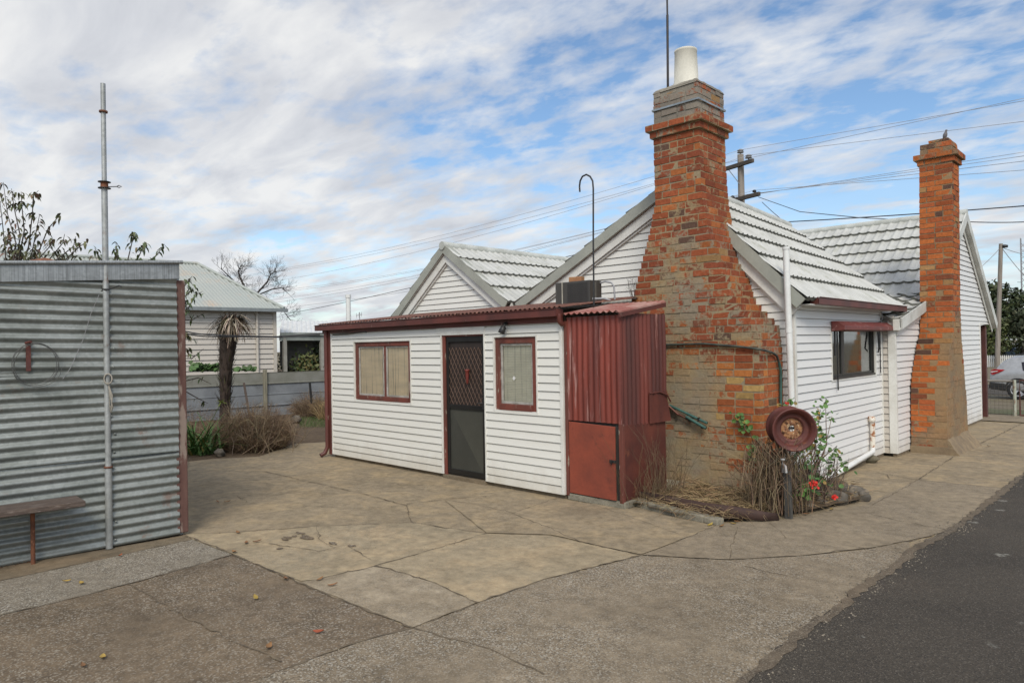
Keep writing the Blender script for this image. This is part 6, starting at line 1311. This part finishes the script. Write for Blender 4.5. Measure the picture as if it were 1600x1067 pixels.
for a, lp_, rp_, lb in spec:
    l = gy(lp_[0], lp_[1], a[1]); r = gy(rp_[0], rp_[1], a[1]); l2 = l+(l-a)*.5; l2[2] = l[2]+.25; r2 = r+(r-a)*3.0; r2[2] = r[2]-.3
    wire('power_line', lb, [l2, l, a, r, r2], [.1, .45, .0, .1], WR if 'thin' not in lb else .009, WIREG)
wire('service_cable', 'thick black cable low over the front roof left of the far chimney', [gy(1228, 347, 22), gy(1600, 322, 22), gy(1800, 300, 22)], [.02, .02], .016, WIRE, 'service cables')
wire('service_cable', 'cable sloping down from the power pole to the front roof', [anch[6]+V(.2, -.1, -.3), gy(1250, 331, 24), gy(1340, 340, 22), gy(1500, 346, 21), gy(1600, 347, 21), gy(1800, 348, 21)], [.0, .0, .02, .02, 0], .012, WIRE, 'service cables')
wire('service_cable', 'black cable falling from the pole to the front roof valley', [anch[6]+V(.3, 0, -.5), gy(1232, 352, 20)], [.02], .012, WIRE, 'service cables')
wire('service_cable', 'thick dark cable crossing left of the small rear gable', [gy(440, 492, 24), gy(640, 450, 24), gy(900, 398, 24)], [.05, .05], .016, WIRE, 'service cables')
wire('service_cable', 'faint cable just above the thick one left of the gable', [gy(440, 481, 25), gy(640, 455, 25), gy(900, 405, 25)], [.05, .05], .010, WIREG, 'service cables')
wire('yard_cable', 'double black cable slung across the yard past the palm stump', [pd(282, 516, 10.4), pd(345, 524, 11.6), pd(430, 526, 12.5), pd(500, 521, 12.6), pd(525, 519, 11.5)], [.02, .0, .0, 0], .010, WIRE, 'yard cables')
wire('yard_cable', 'lower black cable slung across the yard past the palm stump', [pd(282, 520, 10.4), pd(345, 526, 11.6), pd(440, 527, 12.5), pd(500, 523, 12.6)], [.02, .0, .0], .010, WIRE, 'yard cables')
# second pole
p2b = pd(1558, 572, 66); p2t = pd(1564, 381, 66); pp = thing('power_pole', 'slim timber pole across the street right of the front gable', 'power pole', (p2b[0], p2b[1], -1.1)); mb = MB(); mb.tube([V(p2b[0], p2b[1], -1.2), p2t], [.22, .17], 10); part(mb, 'pole', POLEW, pp)
mb = MB(); mb.lathe([(.05, -.1), (.28, -.08), (.3, .12), (.1, .2), (0, .2)], p2t+V(.25, .1, -.3), (0, 0, 1), 10); part(mb, 'insulator', DARKM, pp)
for x, y, lb in ((1500, 440, 'thin cable running down left from the slim pole'), (1640, 400, 'thin cable running right from the slim pole'), (1640, 470, 'stay wire running down right from the slim pole')):
    wire('service_cable', lb, [p2t+V(0, 0, -.3), pd(x, y, 66)], [.3], .03, WIREG, 'service cables')
mq = pd(1597, 372, 120); ma = thing('radio_mast', 'grey lattice radio mast at the right edge behind the trees', 'mast', (mq[0], mq[1], -1)); mb = MB()
for k in range(3): t = k*2.09; mb.tube([V(mq[0]+.45*math.cos(t), mq[1]+.45*math.sin(t), -1), V(mq[0]+.4*math.cos(t), mq[1]+.4*math.sin(t), mq[2])], .06, 5)
z = 0; 
while z < mq[2]-1:
    for k in range(3): t = k*2.09; t2 = t+2.09; mb.tube([V(mq[0]+.43*math.cos(t), mq[1]+.43*math.sin(t), z), V(mq[0]+.43*math.cos(t2), mq[1]+.43*math.sin(t2), z+1)], .035, 4)
    z += 1
part(mb, 'lattice', WIREG, ma)
mb = MB(); q = pd(1590, 441, 119); mb.tube([pd(1597, 441, 120), q], .05, 5); mb.beam(q+V(0, 0, -.6), q+V(0, 0, .9), .25, .15); part(mb, 'panel_antenna', GREYG, ma)
# front wire fence and gate
g1 = gz(1586, 651); zf = .78
ff = thing('wire_fence', 'woven wire front fence with a pipe rail and pale peeling post', 'fence', (g1[0], g1[1], 0))
XF0, XF1, YF = -9.0, g1[0], g1[1]
mb = MB(); mb.tube([V(g1[0], YF, -.03), V(g1[0], YF, zf+.03)], .035, 10); part(mb, 'post', weathered('pale_green_post', (.38, .40, .33), (.22, .14, .09), .7, 0, 7, thr=(.5, .6), stretch=(1, 1, .4), bmp=.2), ff)
mb = MB(); mb.tube([V(XF0, YF, zf), V(XF1, YF, zf)], .024, 8); part(mb, 'rail', weathered('grey_pipe_rail', (.30, .28, .25), (.20, .18, .16), .6, bmp=.1), ff)
def mesh_wire(mb, x0, x1, y, z0, z1, sx=.075, sz=.075, r=.0022):
    x = x0
    while x < x1: mb.tube([V(x, y, z0), V(x, y, z1)], r, 4, caps=False); x += sx
    z = z0
    while z < z1: mb.tube([V(x0, y, z), V(x1, y, z)], r, 4, caps=False); z += sz
mb = MB(); mesh_wire(mb, XF0, XF1, YF, .02, zf); part(mb, 'wire_mesh', plain('rusty_wire', (.10, .085, .07), .7, .2), ff)
gt = thing('driveway_gate', 'low rusty red gate of pipe and wire mesh across the driveway', 'gate', (g1[0]+.1, YF+.05, 0))
mb = MB(); x0 = g1[0]+.09; x1 = x0+3.4; mb.tube([V(x0, YF+.03, .03), V(x0, YF+.03, .80), V(x1, YF+.03, .80), V(x1, YF+.03, .03), V(x0, YF+.03, .03)], .018, 8); part(mb, 'frame', weathered('rusty_gate_pipe', (.11, .035, .028), (.08, .04, .03), .7, bmp=.1), gt)
mb = MB(); mesh_wire(mb, x0, x1, YF+.03, .05, .79); part(mb, 'wire_mesh', plain('rusty_gate_wire', (.10, .085, .07), .7, .2), gt)
# street surface and verges
def strip(name, y0, y1, m, dz): 
    mb = MB(); ys_ = np.linspace(y0, y1, 12); P = []
    for y in ys_:
        for x in (-120, 120): P.append((x, y, ground_z(y)+dz))
    mb.idx(P, [(2*i, 2*i+1, 2*i+3, 2*i+2) for i in range(11)], 0, None, False); return struct(mb.build(name, m))
strip('street', 34.5, 44.0, ASPH, .02); strip('grass_verge', 19.6, 22.5, concrete('verge_grass', (.065, .095, .03), (.10, .10, .045), .2, .4, 30, light=(.16, .15, .08), tint=(.13, .10, .06)), .012)
# white picket fence over the road
pf_y = 80.0; PX0, PX1 = pd(1520, 565, 66)[0]-14, 14
pk = thing('picket_fence', 'white picket fence along the far side of the street', 'fence', (0, pf_y, ground_z(pf_y)))
mb = MB(); zf0 = ground_z(pf_y); x = -34.0; n_ = 0
for zr_ in (.25, .9):
    mr = MB(); mr.box(-34, 14, pf_y+.03, pf_y+.07, zf0+zr_, zf0+zr_+.08); part(mr, 'rail', TRIM, pk)
while x < 14:
    mb.prism([(x, pf_y, zf0+.05), (x+.10, pf_y, zf0+.05), (x+.10, pf_y, zf0+1.12), (x+.05, pf_y, zf0+1.2), (x, pf_y, zf0+1.12)], (0, .02, 0)); x += .15
part(mb, 'picket', TRIM, pk); pk.children[-1]['kind'] = 'stuff'
# cars
def car(name, label, loc, rz, paint, L=4.42, sc=1.0, van=False):
    t = thing(name, label, 'car', (0, 0, 0)); k = L/4.42
    st = [(0.0, .50, .92, .96, .74, .70, .62), (.07, .40, .95, 1.06, .85, .80, .70), (.20, .34, 1.00, 1.16, .90, .86, .70), (.42, .30, 1.06, 1.42, .92, .90, .66), (.68, .28, 1.08, 1.575, .925, .91, .63), (1.25, .28, 1.06, 1.63, .93, .915, .64), (1.85, .28, 1.03, 1.645, .93, .92, .65), (2.45, .28, 1.00, 1.62, .93, .92, .64), (2.95, .28, .98, 1.45, .925, .91, .62), (3.42, .30, .97, 1.08, .92, .89, .66), (3.95, .32, .90, .97, .89, .82, .62), (4.30, .38, .74, .80, .80, .72, .55), (4.42, .46, .62, .64, .68, .60, .45)]
    if van: st = [(a, b, c, (1.95 if .0 <= a < 3.2 else d), e, f, g+.12 if a < 3.2 else g) for a, b, c, d, e, f, g in st]
    P = []; ns = 15
    for (x, zl_, zb2, zt2, wl, wb, wt) in st:
        half = [(wl*.86, zl_), (wl*.97, zl_+.06), (wl, zl_+.25 if zl_ < .45 else zl_+.15), ((wl+wb)/2+.005, (zl_+.2+zb2)/2+.1), (wb, zb2), (wt+.02, zt2-.07), (wt*.86, zt2-.015)]
        sec = half+[(0, zt2+.01)]+[(-a, b) for a, b in half[::-1]]
        for (y, z) in sec: P.append(V(x*k-L/2, y, z))
    body = MB(); glass = {}; F = []
    for i in range(len(st)-1):
        for j in range(ns-1):
            f = (i*ns+j, i*ns+j+1, (i+1)*ns+j+1, (i+1)*ns+j); 
            F.append(f)
    body.idx(P, F, 0, None, True); body.face([P[j] for j in range(ns)][::-1]); body.face([P[(len(st)-1)*ns+j] for j in range(ns)])
    bo = part(body, 'body', paint, t)
    def panel(ids, name, m, off, par, lab=None):
        mb = MB(); c0 = sum(P[i] for i in ids)/len(ids); n = unit(np.cross(P[ids[1]]-P[ids[0]], P[ids[2]]-P[ids[0]])); ctr = V(0, 0, .9); n = n if np.dot(n, c0-ctr) > 0 else -n
        mb.face([c0+(P[i]-c0)*.90+n*off for i in ids]); return part(mb, name, m, par, 0, lab)
    for sgn in (0, 1):
        jb, jt = (4, 5) if sgn == 0 else (10, 9)
        for (i0, i1) in ((4, 5), (5, 6), (6, 7), (7, 8)):
            if i0 == 4: 
                mb = MB(); a, b = P[4*ns+jb]*.35+P[5*ns+jb]*.65, P[5*ns+jb]; c_, d_ = P[5*ns+jt], P[4*ns+jt]*.5+P[5*ns+jt]*.5; o = V(0, .012 if sgn == 0 else -.012, .005); mb.face([a+o, b+o, c_+o-V(0, 0, .05), d_+o-V(0, 0, .05)]); part(mb, 'side_window', CARGL, bo); continue
            panel([i0*ns+jb, i1*ns+jb, i1*ns+jt, i0*ns+jt], 'side_window', CARGL, .012, bo)
        panel([8*ns+jb, 9*ns+jb, 8*ns+jt], 'side_window', CARGL, .012, bo)
        y = .92 if sgn == 0 else -.92; s_ = 1 if sgn == 0 else -1
        mb = MB(); mb.prism([(-L/2+.03, y*.86, .93), (-L/2+.10, y*.97, .90), (-L/2+.42, y*.985, 1.04), (-L/2+.50, y*.98, 1.10), (-L/2+.16, y*.95, 1.12), (-L/2+.05, y*.84, 1.08)], (0, .012*s_, 0)); part(mb, 'tail_light', TAIL, bo)
        mb = MB(); mb.prism([(-L/2+.035, y*.92, 1.02), (-L/2+.26, y*.99, 1.06), (-L/2+.30, y*.99, 1.03), (-L/2+.10, y*.95, .985)], (0, .018*s_, 0)); part(mb, 'reflector', plain('white_lens', (.7, .6, .6), .3), bo)
        mb = MB(); mb.prism([(L/2-.35, y*.90, .78), (L/2-.12, y*.80, .72), (L/2-.14, y*.80, .82), (L/2-.5, y*.90, .90)], (0, .02*s_, 0)); part(mb, 'headlight', plain('lamp_glass', (.6, .62, .65), .15), bo)
        mb = MB(); mb.prism([(-L/2+1.3, y, .30), (L/2-1.25, y, .30), (L/2-1.25, y, .42), (-L/2+1.3, y, .42)], (0, .012*s_, 0)); part(mb, 'sill_cladding', BLACKP, bo)
        mb = MB(); mb.prism([(-L/2+1.42, y*1.0, 1.03), (-L/2+1.52, y*1.0, 1.03), (-L/2+1.44, y*.72, 1.56), (-L/2+1.36, y*.72, 1.56)], (0, .02*s_, 0)); part(mb, 'chrome_strip', plain('bright_trim', (.75, .75, .77), .25, .6), bo)
        for xw in (-L/2+.90, L/2-.92):
            mb = MB(); n = 18
            for q in range(n):
                t0, t1 = math.pi*q/n-.1, math.pi*(q+1)/n-.1+.2/n
                mb.prism([(xw+.36*math.cos(t0), y*1.0, .36+.36*math.sin(t0)), (xw+.43*math.cos(t0), y*1.0, .36+.43*math.sin(t0)), (xw+.43*math.cos(t1), y, .36+.43*math.sin(t1)), (xw+.36*math.cos(t1), y, .36+.36*math.sin(t1))], (0, .018*s_, 0))
            part(mb, 'arch_cladding', BLACKP, bo)
            mb = MB(); mb.lathe([(.23, -.09), (.33, -.10), (.355, -.08), (.36, 0), (.355, .09), (.33, .105), (.24, .10)], (xw, y*.90, .36), (0, s_, 0), 28); tyre = part(mb, 'tyre', TYRE, t)
            mb = MB(); mb.lathe([(.0, .045), (.05, .05), (.06, .04)], (xw, y*.90, .36), (0, s_, 0), 14); mb.lathe([(.245, .10), (.235, .105), (.22, .09), (.22, -.02)], (xw, y*.90, .36), (0, s_, 0), 28)
            for q in range(5):
                for dq in (-.13, .13):
                    t0 = 2*math.pi*q/5+.31; c0 = V(xw, y*.90, .36)+V(0, .055*s_, 0); mb.beam(c0+V(math.cos(t0+dq*.3)*.045, 0, math.sin(t0+dq*.3)*.045), c0+V(math.cos(t0+dq)*.225, .035*s_, math.sin(t0+dq)*.225), .035, .03, (0, 1, 0))
            part(mb, 'rim', ALLOY, tyre); mb = MB(); mb.lathe([(.0, .0), (.22, .0)], (xw, y*.90, .36), (0, s_, 0), 20); part(mb, 'brake_disc', BLACKP, tyre)
    mb = MB(); mb.prism([(-L/2-.03, -.80, .38), (-L/2-.03, .80, .38), (-L/2+.0, .86, .62), (-L/2+.0, -.86, .62)], (.25, 0, 0)); mb.prism([(-L/2+.05, -.935, .36), (-L/2+.52, -.945, .32), (-L/2+.50, -.945, .58), (-L/2+.03, -.925, .62)], (0, .06, 0)); part(mb, 'rear_bumper', BLACKP, bo, .02)
    mb = MB(); mb.prism([P[2*ns+5]+V(-.02, -.08, .02), P[2*ns+9]+V(-.02, .08, .02), P[4*ns+9]+V(-.02, .06, -.03), P[4*ns+5]+V(-.02, -.06, -.03)], (-.012, 0, .01)); part(mb, 'rear_window', CARGL, bo)
    mb = MB(); mb.prism([P[8*ns+5]+V(.03, -.06, .0), P[8*ns+9]+V(.03, .06, 0), P[9*ns+9]+V(-.02, .05, .03), P[9*ns+5]+V(-.02, -.05, .03)], (.008, 0, .012)); part(mb, 'windscreen', CARGL, bo)
    if not van:
        for sgn in (-1, 1):
            mb = MB(); mb.tube([(-L/2+.75, sgn*.55, 1.62), (-L/2+.85, sgn*.55, 1.67), (-L/2+2.4, sgn*.55, 1.69), (-L/2+2.55, sgn*.55, 1.64)], .015, 6); part(mb, 'roof_rail', DARKM, bo)
    t.location = loc; t.rotation_euler = (0, 0, rz); t.scale = (sc, sc, sc); return t
CARGL = plain('car_glass', (.02, .018, .022), .08); TAIL = plain('tail_lens', (.42, .012, .015), .2); TYRE = plain('tyre_rubber', (.018, .018, .018), .8); ALLOY = plain('alloy', (.55, .55, .57), .3, .5)
SILVER = plain('silver_paint', (.40, .405, .41), .3, .3)
cw = gz(1592, 624, -.57); cz = ground_z(float(cw[1]))
car('parked_car', 'silver grey hatchback wagon with black lower trim parked beyond the gate', (cw[0]-.90+2.21, cw[1]+.83, cz+.012), 0, SILVER)
c2 = pd(1586, 560, 92); car('parked_car', 'small blue car showing over the far white picket fence', (c2[0]-.4, c2[1], ground_z(c2[1])), rad(0), plain('blue_paint', (.10, .15, .20), .35), 4.1)
c3 = pd(1612, 556, 97); car('parked_van', 'grey van behind the small blue car across the street', (c3[0], c3[1], ground_z(c3[1])), 0, plain('grey_van_paint', (.30, .31, .32), .4), 4.8, 1.05, True)
# trees beyond the street
rnd = random.Random(77)
def big_tree(name, label, base, h, blobs, n, size, cols, tr=.3):
    t = thing(name, label, 'tree', tuple(base)); mb = MB(); base = np.array(base); mb.tube([base, base+V(.2, 0, h*.3), base+V(0, .1, h*.6)], [tr, tr*.8, tr*.4], 8)
    for (cx, cy, cz_, rx, rz_) in blobs: mb.tube([base+V(0, 0, h*.3), base+V(cx*.5, cy*.5, (h*.3+cz_)/2), base+V(cx, cy, cz_)], [tr*.5, tr*.3, tr*.08], 6)
    part(mb, 'trunk', BARK, t); ml = MB(); tot = sum(b[3]**2*b[4] for b in blobs)
    for (cx, cy, cz_, rx, rz_) in blobs: leaf_cloud(ml, base+V(cx, cy, cz_), (rx, rx, rz_), int(n*rx*rx*rz_/tot), size, cols, rnd, .25)
    part(ml, 'crown', LEAF, t); return t
DG = [(.030, .045, .016), (.045, .060, .020), (.022, .034, .013), (.06, .07, .028)]; OG = [(.055, .065, .025), (.075, .08, .035), (.04, .05, .02)]
tdir = unit(CR*V(1, 1, 0))
def tb_(px, dep): q = pd(px, 560, dep); return V(q[0], q[1], ground_z(q[1]))
def bl(px, py, dep, base, r): q = pd(px, py, dep)-base; return (q[0], q[1], q[2], r*dep/1085, r*dep/1085*.85)
b_ = tb_(1562, 92); big_tree('dense_tree', 'tall dark green tree behind the slim pole, highest of the street trees', b_, 11, [bl(1555, 455, 92, b_, 22), bl(1575, 470, 93, b_, 26), bl(1545, 480, 91, b_, 20), bl(1565, 500, 91, b_, 30), bl(1590, 500, 93, b_, 22), bl(1540, 510, 92, b_, 18)], 5200, .30, DG, .45)
b_ = tb_(1550, 84); big_tree('dense_tree', 'rounded olive green tree low between the gable and the slim pole', b_, 6, [bl(1546, 520, 84, b_, 22), bl(1552, 540, 84, b_, 24), bl(1560, 510, 85, b_, 16), bl(1535, 545, 84, b_, 18)], 3400, .24, [(.06, .075, .022), (.045, .06, .018), (.08, .09, .03)], .3)
b_ = tb_(1600, 88); big_tree('dense_tree', 'dull green tree at the right edge above the parked cars', b_, 8, [bl(1592, 530, 88, b_, 20), bl(1608, 505, 88, b_, 30), bl(1585, 515, 89, b_, 15), bl(1600, 545, 88, b_, 18), bl(1630, 500, 90, b_, 34)], 3800, .28, [(.05, .06, .03), (.065, .075, .04), (.035, .045, .02)], .4)
b_ = tb_(1500, 100); big_tree('dense_tree', 'grey green tree hidden mostly behind the front gable', b_, 7, [bl(1490, 520, 100, b_, 24), bl(1520, 535, 100, b_, 24), bl(1465, 535, 100, b_, 22)], 2600, .3, OG, .35)
# loose grit along the asphalt edge and in the joints
rg = random.Random(3); mb = MB()
def pebble(x, y, z, r):
    P = [(x+r*math.cos(t)*rg.uniform(.7, 1.2), y+r*math.sin(t)*rg.uniform(.7, 1.2), z) for t in (0, 1.25, 2.5, 3.8, 5)]+[(x+rg.uniform(-.3, .3)*r, y+rg.uniform(-.3, .3)*r, z+r*rg.uniform(.5, 1))]
    k = rg.uniform(.6, 1.5); mb.idx(P, [(i, (i+1) % 5, 5) for i in range(5)], 0, (.17*k, .145*k, .11*k), False)
for k in range(1500):
    i = rg.randrange(2, len(edge)-1); u = rg.random(); x = edge[i][0]*(1-u)+edge[i+1][0]*u; y = edge[i][1]*(1-u)+edge[i+1][1]*u
    pebble(x+rg.gauss(.02, .07), y+rg.gauss(0, .05), .014, rg.choice((.003, .004, .005, .008)))
for px, wd in J:
    for a, b in zip(px, px[1:]):
        A_, B_ = gz(*a), gz(*b); n = int(np.linalg.norm(A_-B_)*14)
        for k in range(n): q = A_+(B_-A_)*rg.random(); pebble(q[0]+rg.gauss(0, .018), q[1]+rg.gauss(0, .018), .006, rg.choice((.003, .004, .006)))
for k in range(900): pebble(rg.uniform(-6.5, -1.4), rg.uniform(1, 6), .005, rg.choice((.002, .003, .004)))
tag(mb.build('loose_grit', DRY), 'loose grit along the asphalt edge and paving joints', 'grit', None, 'stuff')
# fallen leaves
LV = [(372, 832, 0), (385, 848, 0), (366, 862, 0), (402, 846, 0), (446, 904, 0), (500, 905, 0), (520, 914, 0), (400, 934, 1), (498, 987, 2), (160, 1027, 1), (104, 908, 1), (128, 911, 1), (355, 784, 0), (340, 784, 0), (1110, 820, 1), (1128, 822, 0), (1145, 818, 1), (1152, 815, 0), (1190, 812, 0), (1215, 811, 1), (1260, 803, 0), (1300, 796, 1), (188, 868, 2), (130, 1040, 0), (1545, 697, 0), (420, 1010, 0)]
LC = [('brown curled', (.22, .115, .05)), ('yellow', (.32, .215, .055)), ('orange red', (.30, .085, .035))]
near = {0: 'on the concrete', 1: 'on the concrete', 2: 'on the concrete'}
for i, (px, py, ck) in enumerate(LV):
    mb = MB(); Lf = rnd.uniform(.035, .055); n = 6; P = []
    for j in range(n+1):
        u = j/n; wv_ = Lf*.32*math.sin(math.pi*min(1, u*1.02+.02))+.001; x = (u-.5)*Lf*1.6; P += [V(x, -wv_, (.004+.012*(2*u-1)**2+.008)*.6), V(x, 0, .002+.007*(2*u-1)**2), V(x, wv_, (.004+.012*(2*u-1)**2+.010)*.6)]
    mb.idx(P, [(3*j+k, 3*j+k+1, 3*j+3+k+1, 3*j+3+k) for j in range(n) for k in range(2)], 0, vary(LC[ck][1], .25, rnd))
    o = mb.build('fallen_leaf', LEAF); q = gz(px, py, .012); o.location = tuple(q); o.rotation_euler = (rnd.uniform(-.2, .2), rnd.uniform(-.2, .2), rnd.uniform(0, 6.28))
    tag(o, 'single %s fallen leaf lying on the concrete' % LC[ck][0], 'leaf', '%s leaves fallen on the concrete' % LC[ck][0])
